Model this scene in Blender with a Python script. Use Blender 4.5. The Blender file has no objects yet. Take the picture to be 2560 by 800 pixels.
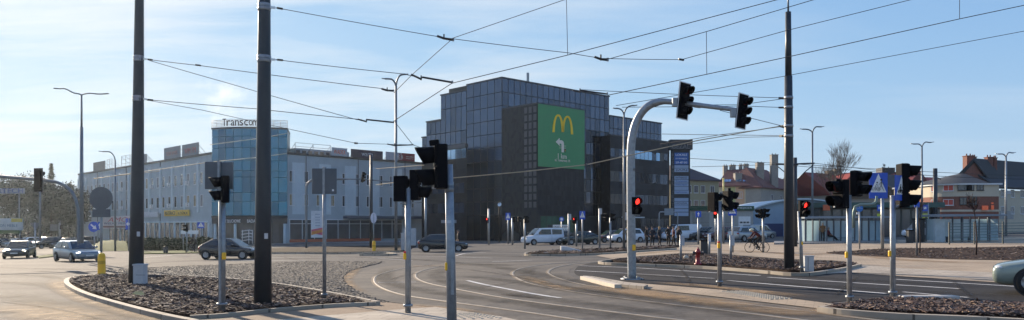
import bpy, bmesh, math, random
from mathutils import Vector, Matrix
from math import sin, cos, pi, radians
random.seed(7)
SC = bpy.context.scene
COL = SC.collection
# ---------------------------------------------------------------- the place: camera constants, sloping ground
F, CX, YH, H = 1900.0, 1280.0, 563.0, 1.85
A, B = 0.0154, -0.0042                      # the ground falls to the left and a little away from the camera
def van(px): return YH - F*B - A*(px-CX)
def gz(x, y): return A*x + B*y
def G(px, py, dz=0.0):                      # the point of the ground (lifted dz) seen at px, py
    Y = F*(H-dz)/(py-van(px)); x = (px-CX)/F*Y
    return Vector((x, Y, gz(x, Y)+dz))
def W(px, py, Y): return Vector(((px-CX)/F*Y, Y, H-(py-YH)/F*Y))
def on_ground(px, Y):
    x = (px-CX)/F*Y; return Vector((x, Y, gz(x, Y)))
ZUP = Vector((0,0,1))

# ---------------------------------------------------------------- materials
MATS = {}
def mat(name, col, rough=.6, metal=0., var=.18, vs=3., bump=0., bs=30., spec=.5, coat=0., emit=0., ecol=None, stretch=None):
    if name in MATS: return MATS[name]
    m = bpy.data.materials.new(name); m.use_nodes = True; N = m.node_tree.nodes; L = m.node_tree.links
    p = N['Principled BSDF']
    p.inputs['Roughness'].default_value = rough; p.inputs['Metallic'].default_value = metal
    p.inputs['Specular IOR Level'].default_value = spec; p.inputs['Coat Weight'].default_value = coat
    c = (*col, 1)
    p.inputs['Base Color'].default_value = c
    tc = N.new('ShaderNodeTexCoord'); src = tc.outputs['Object']
    if stretch:
        mp = N.new('ShaderNodeMapping'); mp.inputs['Scale'].default_value = stretch
        L.new(src, mp.inputs['Vector']); src = mp.outputs['Vector']
    if var:
        n = N.new('ShaderNodeTexNoise'); n.inputs['Scale'].default_value = vs; n.inputs['Detail'].default_value = 6; n.inputs['Roughness'].default_value = .65
        L.new(src, n.inputs['Vector'])
        r = N.new('ShaderNodeMapRange'); r.inputs['From Min'].default_value = .25; r.inputs['From Max'].default_value = .75
        r.inputs['To Min'].default_value = 1-var; r.inputs['To Max'].default_value = 1+var
        L.new(n.outputs['Fac'], r.inputs['Value'])
        mx = N.new('ShaderNodeVectorMath'); mx.operation = 'SCALE'; mx.inputs[0].default_value = col
        L.new(r.outputs['Result'], mx.inputs['Scale']); L.new(mx.outputs['Vector'], p.inputs['Base Color'])
        r2 = N.new('ShaderNodeMapRange'); r2.inputs['To Min'].default_value = max(.02, rough-.12); r2.inputs['To Max'].default_value = min(1, rough+.12)
        L.new(n.outputs['Fac'], r2.inputs['Value']); L.new(r2.outputs['Result'], p.inputs['Roughness'])
    if bump:
        n2 = N.new('ShaderNodeTexNoise'); n2.inputs['Scale'].default_value = bs; n2.inputs['Detail'].default_value = 4
        L.new(src, n2.inputs['Vector'])
        b = N.new('ShaderNodeBump'); b.inputs['Strength'].default_value = bump; b.inputs['Distance'].default_value = .02
        L.new(n2.outputs['Fac'], b.inputs['Height']); L.new(b.outputs['Normal'], p.inputs['Normal'])
    if emit:
        p.inputs['Emission Color'].default_value = (*(ecol or col), 1); p.inputs['Emission Strength'].default_value = emit
    MATS[name] = m; return m

def ground_mat(name, col, patch, ps=.12, fine=9., bump=.5, rough=.85, streak=None, spec=.3, lo=.75, hi=1.2):
    """Asphalt and the like: broad worn patches of a second colour, fine speckle, optional long streaks (tyre tracks)."""
    m = bpy.data.materials.new(name); m.use_nodes = True; N = m.node_tree.nodes; L = m.node_tree.links
    p = N['Principled BSDF']; p.inputs['Roughness'].default_value = rough; p.inputs['Specular IOR Level'].default_value = spec
    g = N.new('ShaderNodeNewGeometry'); src = g.outputs['Position']
    n = N.new('ShaderNodeTexNoise'); n.inputs['Scale'].default_value = ps; n.inputs['Detail'].default_value = 8; n.inputs['Roughness'].default_value = .7
    if streak:
        mp = N.new('ShaderNodeMapping'); mp.inputs['Rotation'].default_value = (0, 0, streak); mp.inputs['Scale'].default_value = (.35, 2.2, 1)
        L.new(src, mp.inputs['Vector']); L.new(mp.outputs['Vector'], n.inputs['Vector'])
    else: L.new(src, n.inputs['Vector'])
    cr = N.new('ShaderNodeValToRGB'); cr.color_ramp.elements[0].position = .35; cr.color_ramp.elements[1].position = .65
    cr.color_ramp.elements[0].color = (*col, 1); cr.color_ramp.elements[1].color = (*patch, 1)
    L.new(n.outputs['Fac'], cr.inputs['Fac'])
    f = N.new('ShaderNodeTexNoise'); f.inputs['Scale'].default_value = fine; f.inputs['Detail'].default_value = 8; f.inputs['Roughness'].default_value = .8
    L.new(src, f.inputs['Vector'])
    r = N.new('ShaderNodeMapRange'); r.inputs['From Min'].default_value = .3; r.inputs['From Max'].default_value = .7; r.inputs['To Min'].default_value = lo; r.inputs['To Max'].default_value = hi
    L.new(f.outputs['Fac'], r.inputs['Value'])
    mx = N.new('ShaderNodeVectorMath'); mx.operation = 'SCALE'; L.new(cr.outputs['Color'], mx.inputs[0]); L.new(r.outputs['Result'], mx.inputs['Scale'])
    L.new(mx.outputs['Vector'], p.inputs['Base Color'])
    b = N.new('ShaderNodeBump'); b.inputs['Strength'].default_value = bump; b.inputs['Distance'].default_value = .02
    L.new(f.outputs['Fac'], b.inputs['Height']); L.new(b.outputs['Normal'], p.inputs['Normal'])
    MATS[name] = m; return m

def brick_mat(name, c1, c2, mortar, w, h, rough=.8, vertical=False, bias=0., msz=.02, spec=.4, rot=0., bump=.4):
    m = bpy.data.materials.new(name); m.use_nodes = True; N = m.node_tree.nodes; L = m.node_tree.links
    p = N['Principled BSDF']; p.inputs['Roughness'].default_value = rough; p.inputs['Specular IOR Level'].default_value = spec
    tc = N.new('ShaderNodeTexCoord' if vertical else 'ShaderNodeNewGeometry'); src = tc.outputs['UV' if vertical else 'Position']
    mp = N.new('ShaderNodeMapping'); mp.inputs['Rotation'].default_value = (0, 0, rot); L.new(src, mp.inputs['Vector'])
    t = N.new('ShaderNodeTexBrick'); t.inputs['Scale'].default_value = 1; t.inputs['Brick Width'].default_value = w; t.inputs['Row Height'].default_value = h
    t.inputs['Mortar Size'].default_value = msz; t.inputs['Bias'].default_value = bias
    t.inputs['Color1'].default_value = (*c1, 1); t.inputs['Color2'].default_value = (*c2, 1); t.inputs['Mortar'].default_value = (*mortar, 1)
    L.new(mp.outputs['Vector'], t.inputs['Vector'])
    n = N.new('ShaderNodeTexNoise'); n.inputs['Scale'].default_value = .6; n.inputs['Detail'].default_value = 6; L.new(src, n.inputs['Vector'])
    r = N.new('ShaderNodeMapRange'); r.inputs['From Min'].default_value = .3; r.inputs['From Max'].default_value = .7; r.inputs['To Min'].default_value = .78; r.inputs['To Max'].default_value = 1.2
    L.new(n.outputs['Fac'], r.inputs['Value'])
    mx = N.new('ShaderNodeVectorMath'); mx.operation = 'SCALE'; L.new(t.outputs['Color'], mx.inputs[0]); L.new(r.outputs['Result'], mx.inputs['Scale'])
    L.new(mx.outputs['Vector'], p.inputs['Base Color'])
    b = N.new('ShaderNodeBump'); b.inputs['Strength'].default_value = bump; b.inputs['Distance'].default_value = .02; b.invert = True
    L.new(t.outputs['Fac'], b.inputs['Height']); L.new(b.outputs['Normal'], p.inputs['Normal'])
    MATS[name] = m; return m

def cobble_mat(name):
    m = bpy.data.materials.new(name); m.use_nodes = True; N = m.node_tree.nodes; L = m.node_tree.links
    p = N['Principled BSDF']; p.inputs['Roughness'].default_value = .75; p.inputs['Specular IOR Level'].default_value = .35
    g = N.new('ShaderNodeNewGeometry'); v = N.new('ShaderNodeTexVoronoi'); v.inputs['Scale'].default_value = 5.5; v.inputs['Randomness'].default_value = .8
    L.new(g.outputs['Position'], v.inputs['Vector'])
    e = N.new('ShaderNodeTexVoronoi'); e.feature = 'DISTANCE_TO_EDGE'; e.inputs['Scale'].default_value = 5.5; e.inputs['Randomness'].default_value = .8
    L.new(g.outputs['Position'], e.inputs['Vector'])
    cr = N.new('ShaderNodeValToRGB'); cr.color_ramp.elements[0].color = (.05,.05,.052,1); cr.color_ramp.elements[1].color = (.30,.28,.26,1)
    s = N.new('ShaderNodeSeparateColor'); L.new(v.outputs['Color'], s.inputs['Color']); L.new(s.outputs['Red'], cr.inputs['Fac'])
    er = N.new('ShaderNodeMapRange'); er.inputs['From Max'].default_value = .09; er.inputs['To Min'].default_value = .25; L.new(e.outputs['Distance'], er.inputs['Value'])
    mx = N.new('ShaderNodeVectorMath'); mx.operation = 'SCALE'; L.new(cr.outputs['Color'], mx.inputs[0]); L.new(er.outputs['Result'], mx.inputs['Scale'])
    L.new(mx.outputs['Vector'], p.inputs['Base Color'])
    b = N.new('ShaderNodeBump'); b.inputs['Strength'].default_value = 1; b.inputs['Distance'].default_value = .04
    L.new(er.outputs['Result'], b.inputs['Height']); L.new(b.outputs['Normal'], p.inputs['Normal'])
    MATS[name] = m; return m

def clear_glass(name, tint=(.75,.87,.92), refl=.14, haze=.0):
    m = bpy.data.materials.new(name); m.use_nodes = True; N = m.node_tree.nodes; L = m.node_tree.links
    N.remove(N['Principled BSDF']); out = N['Material Output']
    t = N.new('ShaderNodeBsdfTransparent'); t.inputs['Color'].default_value = (*tint, 1)
    g = N.new('ShaderNodeBsdfGlossy'); g.inputs['Roughness'].default_value = .06; g.inputs['Color'].default_value = (.9,.95,1,1)
    x = N.new('ShaderNodeMixShader'); x.inputs['Fac'].default_value = refl; L.new(t.outputs[0], x.inputs[1]); L.new(g.outputs[0], x.inputs[2])
    last = x
    if haze:
        d = N.new('ShaderNodeBsdfTranslucent'); d.inputs['Color'].default_value = (.6,.75,.8,1)
        d2 = N.new('ShaderNodeBsdfDiffuse'); d2.inputs['Color'].default_value = (.72,.82,.85,1)
        y0 = N.new('ShaderNodeMixShader'); L.new(d.outputs[0], y0.inputs[1]); L.new(d2.outputs[0], y0.inputs[2])
        y = N.new('ShaderNodeMixShader'); y.inputs['Fac'].default_value = haze; L.new(x.outputs[0], y.inputs[1]); L.new(y0.outputs[0], y.inputs[2]); last = y
    L.new(last.outputs[0], out.inputs['Surface']); MATS[name] = m; return m

galv = mat('galvanised_steel', (.29,.31,.33), .48, .55, .3, 8, .1, 40)
polep = mat('anthracite_paint', (.030,.036,.044), .42, 0, .18, 2.5, .05, 12, .4)
graypaint = mat('grey_lamp_paint', (.16,.18,.20), .45, .3, .15, 3)
black = mat('black_plastic', (.006,.006,.008), .65, 0, .2, 6, spec=.06)
blackm = mat('black_rubber', (.012,.012,.012), .75, 0, .2, 12)
signback = mat('grey_sign_back', (.10,.115,.13), .5, .2, .18, 3)
blue = mat('sign_blue', (.018,.085,.50), .4, 0, .1, 3)
white = mat('sign_white', (.78,.78,.78), .45, 0, .05, 3)
ink = mat('sign_black', (.01,.01,.01), .5, 0, 0)
yellow = mat('signal_yellow', (.90,.50,.02), .45, 0, .12, 5)
redp = mat('hydrant_red', (.30,.018,.022), .4, 0, .2, 8)
lens_off = mat('dark_lens', (.02,.022,.024), .15, 0, .1, 4)
lens_dim = mat('dim_red_lens', (.10,.012,.014), .2, 0, .1, 4)
lens_red = mat('lit_red_lens', (.8,.02,.02), .3, 0, 0, emit=1.6, ecol=(1,.03,.02))
chrome = mat('bare_metal', (.55,.56,.58), .3, .9, .1, 5)
conc = mat('pale_concrete', (.42,.40,.37), .85, 0, .18, 4, .3, 30)
boxgrey = mat('cabinet_grey', (.44,.46,.48), .55, 0, .12, 3)
asphalt = ground_mat('asphalt', (.088,.085,.082), (.150,.139,.125), .16, 5, .7, .88, streak=.12, spec=.10, lo=.62, hi=1.35)
asphalt_dark = ground_mat('fresh_asphalt', (.022,.022,.025), (.036,.034,.034), .3, 6, .5, .85, streak=-.95, spec=.15, lo=.65, hi=1.35)
asphalt_tram = ground_mat('tram_asphalt', (.095,.090,.085), (.180,.158,.130), .26, 5, .6, .86, streak=-.75, spec=.12, lo=.62, hi=1.35)
path_m = ground_mat('path_asphalt', (.20,.145,.10), (.28,.205,.14), .3, 8, .4, .9)
plaza_m = brick_mat('plaza_paving', (.33,.255,.175), (.40,.31,.215), (.24,.19,.14), .4, .2, .85, rot=.4, msz=.012)
slab_m = brick_mat('paving_slabs', (.34,.29,.23), (.41,.355,.28), (.22,.185,.15), .5, .5, .85, rot=.25, msz=.015)
grey_m = brick_mat('grey_paving', (.20,.21,.22), (.26,.26,.26), (.12,.12,.12), .4, .4, .85, rot=.6, msz=.015)
kerb_m = brick_mat('kerb_stone', (.31,.265,.21), (.38,.33,.265), (.10,.085,.07), 1., 50., .85, rot=0., msz=.02)
soil_m = ground_mat('soil', (.028,.020,.015), (.055,.040,.028), .8, 14, 1, .95, spec=.1)
mulch_m = ground_mat('mulch_bed', (.024,.016,.012), (.075,.048,.036), 2, 16, 1, .95, spec=.1)
setts = cobble_mat('stone_setts')
paint_m = ground_mat('road_paint', (.78,.77,.74), (.55,.53,.50), 1.5, 14, .3, .7, lo=.6, hi=1.15)
grass_m = ground_mat('grass_ground', (.032,.062,.010), (.065,.095,.018), .5, 12, 1, .9, spec=.1)
hw = [mat('bark_%s' % n, c, .85, 0, .3, 30) for n, c in (('dark', (.036,.020,.017)), ('brown', (.105,.060,.046)), ('tan', (.27,.185,.13)), ('grey', (.15,.12,.108)))]

# ---------------------------------------------------------------- mesh collecting
class MB:
    def __init__(s, M=None): s.v, s.f, s.mi, s.sm, s.M, s.cm = [], [], [], [], M, 0
    def add(s, vs, fs, smooth=False):
        o = len(s.v)
        s.v += [tuple(s.M @ Vector(v)) if s.M else tuple(v) for v in vs]
        for f in fs: s.f.append([i+o for i in f]); s.mi.append(s.cm); s.sm.append(smooth)
        return s
    def bx(s, x0, x1, y0, y1, z0, z1):
        return s.add([(x0,y0,z0),(x1,y0,z0),(x1,y1,z0),(x0,y1,z0),(x0,y0,z1),(x1,y0,z1),(x1,y1,z1),(x0,y1,z1)],
                     [(0,3,2,1),(4,5,6,7),(0,1,5,4),(1,2,6,5),(2,3,7,6),(3,0,4,7)])
    def box(s, c, d): return s.bx(c[0]-d[0]/2, c[0]+d[0]/2, c[1]-d[1]/2, c[1]+d[1]/2, c[2]-d[2]/2, c[2]+d[2]/2)
    def obox(s, p, q, w, h, up=ZUP):           # a bar of section w x h from p to q
        p, q = Vector(p), Vector(q); d = (q-p).normalized(); r = d.cross(up)
        if r.length < 1e-4: r = d.cross(Vector((1,0,0)))
        r.normalize(); u = r.cross(d).normalized()
        vs = [e + r*a*w/2 + u*b*h/2 for e in (p, q) for a, b in ((-1,-1),(1,-1),(1,1),(-1,1))]
        return s.add(vs, [(0,1,2,3),(7,6,5,4),(0,4,5,1),(1,5,6,2),(2,6,7,3),(3,7,4,0)])
    def tube(s, pts, r, n=8, smooth=True, cap=True):
        pts = [Vector(p) for p in pts]; k = len(pts); rs = r if isinstance(r, (list, tuple)) else [r]*k
        vs, fs = [], []; pr = None
        for i, p in enumerate(pts):
            d = (pts[min(i+1,k-1)]-pts[max(i-1,0)]).normalized()
            if pr is None:
                pr = d.cross(Vector((0,1,0)) if abs(d.y) < .9 else Vector((1,0,0))).normalized()
            else:
                pr = pr - d*pr.dot(d); pr.normalize()
            u = d.cross(pr)
            for j in range(n):
                a = 2*pi*j/n; vs.append(p + (pr*cos(a)+u*sin(a))*rs[i])
        for i in range(k-1):
            for j in range(n): fs.append((i*n+j, i*n+(j+1)%n, (i+1)*n+(j+1)%n, (i+1)*n+j))
        s.add(vs, fs, smooth)
        if cap: s.f += [[len(s.v)-k*n+j for j in reversed(range(n))], [len(s.v)-n+j for j in range(n)]]; s.mi += [s.cm]*2; s.sm += [False]*2
        return s
    def lathe(s, prof, n=16, c=(0,0,0), smooth=True):
        vs = [(c[0]+r*cos(2*pi*j/n), c[1]+r*sin(2*pi*j/n), c[2]+z) for r, z in prof for j in range(n)]
        fs = [(i*n+j, i*n+(j+1)%n, (i+1)*n+(j+1)%n, (i+1)*n+j) for i in range(len(prof)-1) for j in range(n)]
        s.add(vs, fs, smooth); return s
    def ngon(s, pts): return s.add(pts, [tuple(range(len(pts)))])
    def prism(s, pts, vec):
        pts = [Vector(p) for p in pts]; vec = Vector(vec); n = len(pts)
        return s.add(pts+[p+vec for p in pts], [tuple(reversed(range(n))), tuple(range(n, 2*n))]+[(i, (i+1)%n, n+(i+1)%n, n+i) for i in range(n)])
    def disc(s, c, nrm, r, n=20, t=.01):
        nrm = Vector(nrm).normalized(); a = nrm.cross(ZUP)
        if a.length < 1e-3: a = Vector((1,0,0))
        a.normalize(); b = nrm.cross(a); c = Vector(c)
        return s.prism([c+(a*cos(2*pi*i/n)+b*sin(2*pi*i/n))*r for i in range(n)], nrm*t)
    def sphere(s, c, r, n=12, sc=(1,1,1)):
        k = n//2; pr = [(max(1e-4, sin(pi*i/k)), -cos(pi*i/k)) for i in range(k+1)]
        vs = [(c[0]+r*sc[0]*q*cos(2*pi*j/n), c[1]+r*sc[1]*q*sin(2*pi*j/n), c[2]+r*sc[2]*z) for q, z in pr for j in range(n)]
        return s.add(vs, [(i*n+j, i*n+(j+1)%n, (i+1)*n+(j+1)%n, (i+1)*n+j) for i in range(k) for j in range(n)], True)
    def build(s, name, mats, parent=None, world=False, bevel=0., fix=True, weld=False):
        me = bpy.data.meshes.new(name); vs = s.v
        if world and parent is not None:
            r = parent
            while r.parent: r = r.parent
            o = r.location; vs = [(v[0]-o.x, v[1]-o.y, v[2]-o.z) for v in vs]
        me.from_pydata(vs, [], s.f)
        for m in (mats if isinstance(mats, (list, tuple)) else [mats]): me.materials.append(m)
        me.polygons.foreach_set('material_index', s.mi); me.polygons.foreach_set('use_smooth', s.sm)
        if fix or weld:
            bm = bmesh.new(); bm.from_mesh(me)
            if weld: bmesh.ops.remove_doubles(bm, verts=bm.verts, dist=1e-4)
            bmesh.ops.recalc_face_normals(bm, faces=bm.faces); bm.to_mesh(me); bm.free()
        ob = bpy.data.objects.new(name, me); COL.objects.link(ob); ob.parent = parent
        if bevel:
            b = ob.modifiers.new('bevel', 'BEVEL'); b.width = bevel; b.segments = 2; b.limit_method = 'ANGLE'; b.angle_limit = radians(30)
        return ob

def tag(o, label=None, cat=None, group=None, kind=None):
    if label: o['label'] = label
    if cat: o['category'] = cat
    if group: o['group'] = group
    if kind: o['kind'] = kind
    return o
def thing(name, label, cat, loc, rz=0., group=None):
    o = bpy.data.objects.new(name, None); COL.objects.link(o); o.location = loc; o.rotation_euler = (0,0,rz); o.empty_display_size = .3
    return tag(o, label, cat, group)
def root_of(o):
    while o.parent: o = o.parent
    return o

def text(s, parent, m, c, w, h, R=Vector((1,0,0)), U=ZUP, depth=.02, name='lettering', world=True, shear=0.):
    """Raised lettering fitted into w x h round the point c, reading along R."""
    cu = bpy.data.curves.new('lettering', 'FONT'); cu.body = s; cu.extrude = .01; cu.resolution_u = 2; cu.shear = shear
    t = bpy.data.objects.new('lettering_curve', cu); COL.objects.link(t)
    bpy.context.view_layer.update()
    me = bpy.data.meshes.new_from_object(t.evaluated_get(bpy.context.evaluated_depsgraph_get()))
    bpy.data.objects.remove(t); bpy.data.curves.remove(cu)
    xs = [v.co.x for v in me.vertices]; ys = [v.co.y for v in me.vertices]
    x0, x1, y0, y1 = min(xs), max(xs), min(ys), max(ys)
    R = Vector(R).normalized(); U = Vector(U).normalized(); n = R.cross(U); c = Vector(c)
    o = root_of(parent).location if (world and parent) else Vector()
    for v in me.vertices:
        p = c + R*((v.co.x-(x0+x1)/2)/(x1-x0)*w) + U*((v.co.y-(y0+y1)/2)/(y1-y0)*h) + n*(depth/2 + v.co.z/.02*depth)
        v.co = p-o
    me.materials.clear(); me.materials.append(m); me.name = name
    ob = bpy.data.objects.new(name, me); COL.objects.link(ob); ob.parent = parent
    return ob

def smooth_pts(p, n=6, closed=False):
    p = [Vector(q) for q in p]; out = []; k = len(p)
    for i in range(k if closed else k-1):
        a, b, c, d = (p[(i-1) % k], p[i], p[(i+1) % k], p[(i+2) % k]) if closed else (p[max(i-1,0)], p[i], p[i+1], p[min(i+2,k-1)])
        for j in range(n):
            t = j/n; out.append(.5*((2*b)+(c-a)*t+(2*a-5*b+4*c-d)*t*t+(3*b-a-3*c+d)*t**3))
    if not closed: out.append(p[-1])
    return out
def gpts(px, n=5, closed=False, dz=0.):
    """Pixel outline -> smoothed points on the ground."""
    q = [G(a, b, dz) for a, b in px]
    q = smooth_pts(q, n, closed) if n else q
    return [Vector((v.x, v.y, gz(v.x, v.y)+dz)) for v in q]
# ---------------------------------------------------------------- sky, sun, camera
SUN_AZ, SUN_EL = radians(-38), radians(19)      # azimuth from straight ahead (+Y), to the left
w = bpy.data.worlds.new('World'); SC.world = w; w.use_nodes = True
N, L = w.node_tree.nodes, w.node_tree.links
bg = N['Background']; bg.inputs['Strength'].default_value = .13
sky = N.new('ShaderNodeTexSky'); sky.sky_type = 'NISHITA'; sky.sun_disc = False; sky.sun_elevation = SUN_EL; sky.sun_rotation = SUN_AZ
sky.air_density = 1.0; sky.dust_density = .1; sky.ozone_density = 3.0; sky.altitude = 100
tc = N.new('ShaderNodeTexCoord')
sep = N.new('ShaderNodeSeparateXYZ'); L.new(tc.outputs['Generated'], sep.inputs[0])
zc = N.new('ShaderNodeMath'); zc.operation = 'MAXIMUM'; zc.inputs[1].default_value = .03; L.new(sep.outputs['Z'], zc.inputs[0])
zd = N.new('ShaderNodeMath'); zd.operation = 'ADD'; zd.inputs[1].default_value = .10; L.new(zc.outputs[0], zd.inputs[0])
dx = N.new('ShaderNodeMath'); dx.operation = 'DIVIDE'; L.new(sep.outputs['X'], dx.inputs[0]); L.new(zd.outputs[0], dx.inputs[1])
dy = N.new('ShaderNodeMath'); dy.operation = 'DIVIDE'; L.new(sep.outputs['Y'], dy.inputs[0]); L.new(zd.outputs[0], dy.inputs[1])
cb = N.new('ShaderNodeCombineXYZ'); L.new(dx.outputs[0], cb.inputs['X']); L.new(dy.outputs[0], cb.inputs['Y'])
mp = N.new('ShaderNodeMapping'); mp.inputs['Rotation'].default_value = (0,0,radians(-14)); mp.inputs['Scale'].default_value = (.32, .85, 1); mp.inputs['Location'].default_value = (3.1, 1.7, 0)
L.new(cb.outputs[0], mp.inputs['Vector'])
n1 = N.new('ShaderNodeTexNoise'); n1.inputs['Scale'].default_value = 1.5; n1.inputs['Detail'].default_value = 9; n1.inputs['Roughness'].default_value = .58; n1.inputs['Distortion'].default_value = .5
L.new(mp.outputs[0], n1.inputs['Vector'])
cr = N.new('ShaderNodeValToRGB'); cr.color_ramp.elements[0].position = .45; cr.color_ramp.elements[1].position = .70; L.new(n1.outputs['Fac'], cr.inputs['Fac'])
# the thin cloud lies over the west (left) part of the sky
az = N.new('ShaderNodeMapRange'); az.inputs['From Min'].default_value = .42; az.inputs['From Max'].default_value = -.30; az.inputs['To Min'].default_value = .12; az.inputs['To Max'].default_value = .82
L.new(sep.outputs['X'], az.inputs['Value'])
cm = N.new('ShaderNodeMath'); cm.operation = 'MULTIPLY'; L.new(cr.outputs['Color'], cm.inputs[0]); L.new(az.outputs[0], cm.inputs[1])
tint = N.new('ShaderNodeMix'); tint.data_type = 'RGBA'; tint.blend_type = 'MULTIPLY'; tint.inputs['Factor'].default_value = 1; tint.inputs[7].default_value = (1.14, 1.53, 3.50, 1)
# soft shoulder on the brightest part of the sky, towards the sun
sh1 = N.new('ShaderNodeVectorMath'); sh1.operation = 'MULTIPLY_ADD'; sh1.inputs[1].default_value = (.30, .36, .80); sh1.inputs[2].default_value = (1, 1, 1); L.new(sky.outputs[0], sh1.inputs[0])
sh2 = N.new('ShaderNodeVectorMath'); sh2.operation = 'DIVIDE'; L.new(sky.outputs[0], sh2.inputs[0]); L.new(sh1.outputs[0], sh2.inputs[1])
L.new(sh2.outputs[0], tint.inputs[6])
mxc = N.new('ShaderNodeMix'); mxc.data_type = 'RGBA'; mxc.inputs[7].default_value = (3.9, 4.02, 4.1, 1)
L.new(cm.outputs[0], mxc.inputs['Factor']); L.new(tint.outputs[2], mxc.inputs[6])
L.new(mxc.outputs[2], bg.inputs['Color'])

sl = bpy.data.lights.new('sun', 'SUN'); sl.energy = 5.0; sl.angle = radians(.53); sl.color = (1, .83, .63)
so = bpy.data.objects.new('sun', sl); COL.objects.link(so)
sd = Vector((sin(SUN_AZ)*cos(SUN_EL), cos(SUN_AZ)*cos(SUN_EL), sin(SUN_EL)))
so.rotation_euler = sd.to_track_quat('Z', 'Y').to_euler(); so.location = sd*200

cam = bpy.data.cameras.new('camera'); co = bpy.data.objects.new('camera', cam); COL.objects.link(co); SC.camera = co
co.location = (0, 0, H); co.rotation_euler = (radians(90), 0, 0); cam.sensor_width = 36; cam.lens = 36*F/2560; cam.shift_y = (YH-400)/2560; cam.clip_end = 6000; cam.clip_start = .1
SC.view_settings.view_transform = 'Standard'; SC.view_settings.look = 'None'; SC.view_settings.exposure = .86; SC.view_settings.gamma = 1
SC.cycles.use_denoising = True; SC.cycles.max_bounces = 8; SC.cycles.transparent_max_bounces = 24; SC.cycles.volume_bounces = 1
SC.cycles.sample_clamp_indirect = 6

# the air of a low winter sun
HZ = bpy.data.materials.new('winter_haze'); HZ.use_nodes = True; hn = HZ.node_tree.nodes
hn.remove(hn['Principled BSDF']); pv = hn.new('ShaderNodeVolumePrincipled')
pv.inputs['Color'].default_value = (.78,.90,1,1); pv.inputs['Density'].default_value = .00013; pv.inputs['Anisotropy'].default_value = .7
HZ.node_tree.links.new(pv.outputs[0], hn['Material Output'].inputs['Volume'])
tag(MB().bx(-190, 190, -12, 262, -6.5, 36).build('haze', HZ), kind='stuff')

# white plume of steam far behind the glass tower
SM = bpy.data.materials.new('steam_plume'); SM.use_nodes = True; N, L = SM.node_tree.nodes, SM.node_tree.links
N.remove(N['Principled BSDF']); pv = N.new('ShaderNodeVolumePrincipled'); pv.inputs['Color'].default_value = (.99,.97,.96,1); pv.inputs['Anisotropy'].default_value = .35
tc2 = N.new('ShaderNodeTexCoord'); ln = N.new('ShaderNodeVectorMath'); ln.operation = 'LENGTH'; L.new(tc2.outputs['Object'], ln.inputs[0])
nz = N.new('ShaderNodeTexNoise'); nz.inputs['Scale'].default_value = 2.4; nz.inputs['Detail'].default_value = 5; nz.inputs['Roughness'].default_value = .6; L.new(tc2.outputs['Object'], nz.inputs['Vector'])
sb = N.new('ShaderNodeMath'); sb.operation = 'MULTIPLY_ADD'; sb.inputs[1].default_value = -.70; L.new(ln.outputs['Value'], sb.inputs[0]); rg = N.new('ShaderNodeMath'); rg.operation = 'MULTIPLY_ADD'; rg.inputs[1].default_value = 2.6; rg.inputs[2].default_value = -.85; L.new(nz.outputs['Fac'], rg.inputs[0]); L.new(rg.outputs[0], sb.inputs[2])
mu = N.new('ShaderNodeMath'); mu.operation = 'MULTIPLY'; mu.inputs[1].default_value = .05; mu.use_clamp = True; L.new(sb.outputs[0], mu.inputs[0]); L.new(mu.outputs[0], pv.inputs['Density']); L.new(pv.outputs[0], N['Material Output'].inputs['Volume'])
sm = MB().sphere((0,0,0), 1, 20).build('steam', SM); sm.location = W(556, 246, 300); sm.scale = (13, 9, 12.5); tag(sm, kind='stuff')
# ---------------------------------------------------------------- ground, roads, pavements
def sheet(name, pts, m, lift=0., skirt=0., parent=None):
    q = [Vector((p.x, p.y, p.z+lift)) for p in pts]; b = MB()
    if skirt: b.prism([p-Vector((0,0,skirt)) for p in q], (0,0,skirt))
    else: b.ngon(q)
    o = b.build(name, m, parent)
    if not skirt and o.data.polygons[0].normal.z < 0: o.data.flip_normals()
    return tag(o, kind='structure')
def ribbon(name, pts, width, m, lift, h=0., parent=None, uv=False):
    b = MB(); k = len(pts); l, r = [], []
    for i, p in enumerate(pts):
        d = pts[min(i+1,k-1)]-pts[max(i-1,0)]; d.z = 0; d.normalize(); nrm = Vector((-d.y, d.x, 0))*width/2
        l.append(p+nrm+Vector((0,0,lift))); r.append(p-nrm+Vector((0,0,lift)))
    for i in range(k-1):
        b.add([l[i], r[i], r[i+1], l[i+1]], [(0,1,2,3)])
        if h:
            dn = Vector((0,0,-h))
            b.add([l[i], l[i+1], l[i+1]+dn, l[i]+dn], [(0,1,2,3)]); b.add([r[i], r[i+1], r[i+1]+dn, r[i]+dn], [(0,3,2,1)])
    if h:
        for i in (0, k-1): b.add([l[i], r[i], r[i]+Vector((0,0,-h)), l[i]+Vector((0,0,-h))], [(0,1,2,3)])
    o = b.build(name, m, parent, weld=True)
    return tag(o, kind='structure')

b = MB()
for i in range(-6, 7):
    pass
X = [-1600, -400, -200, 200, 400, 1600]; Yv = [-300, -40, 300, 700, 4000]
def gfar(x, y): return gz(max(-200, min(200, x)), max(-40, min(300, y)))
for i in range(len(X)-1):
    for j in range(len(Yv)-1):
        b.add([(X[i], Yv[j], gfar(X[i], Yv[j])), (X[i+1], Yv[j], gfar(X[i+1], Yv[j])), (X[i+1], Yv[j+1], gfar(X[i+1], Yv[j+1])), (X[i], Yv[j+1], gfar(X[i], Yv[j+1]))], [(0,1,2,3)])
ground = tag(b.build('ground', asphalt, weld=True), kind='structure')

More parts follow.
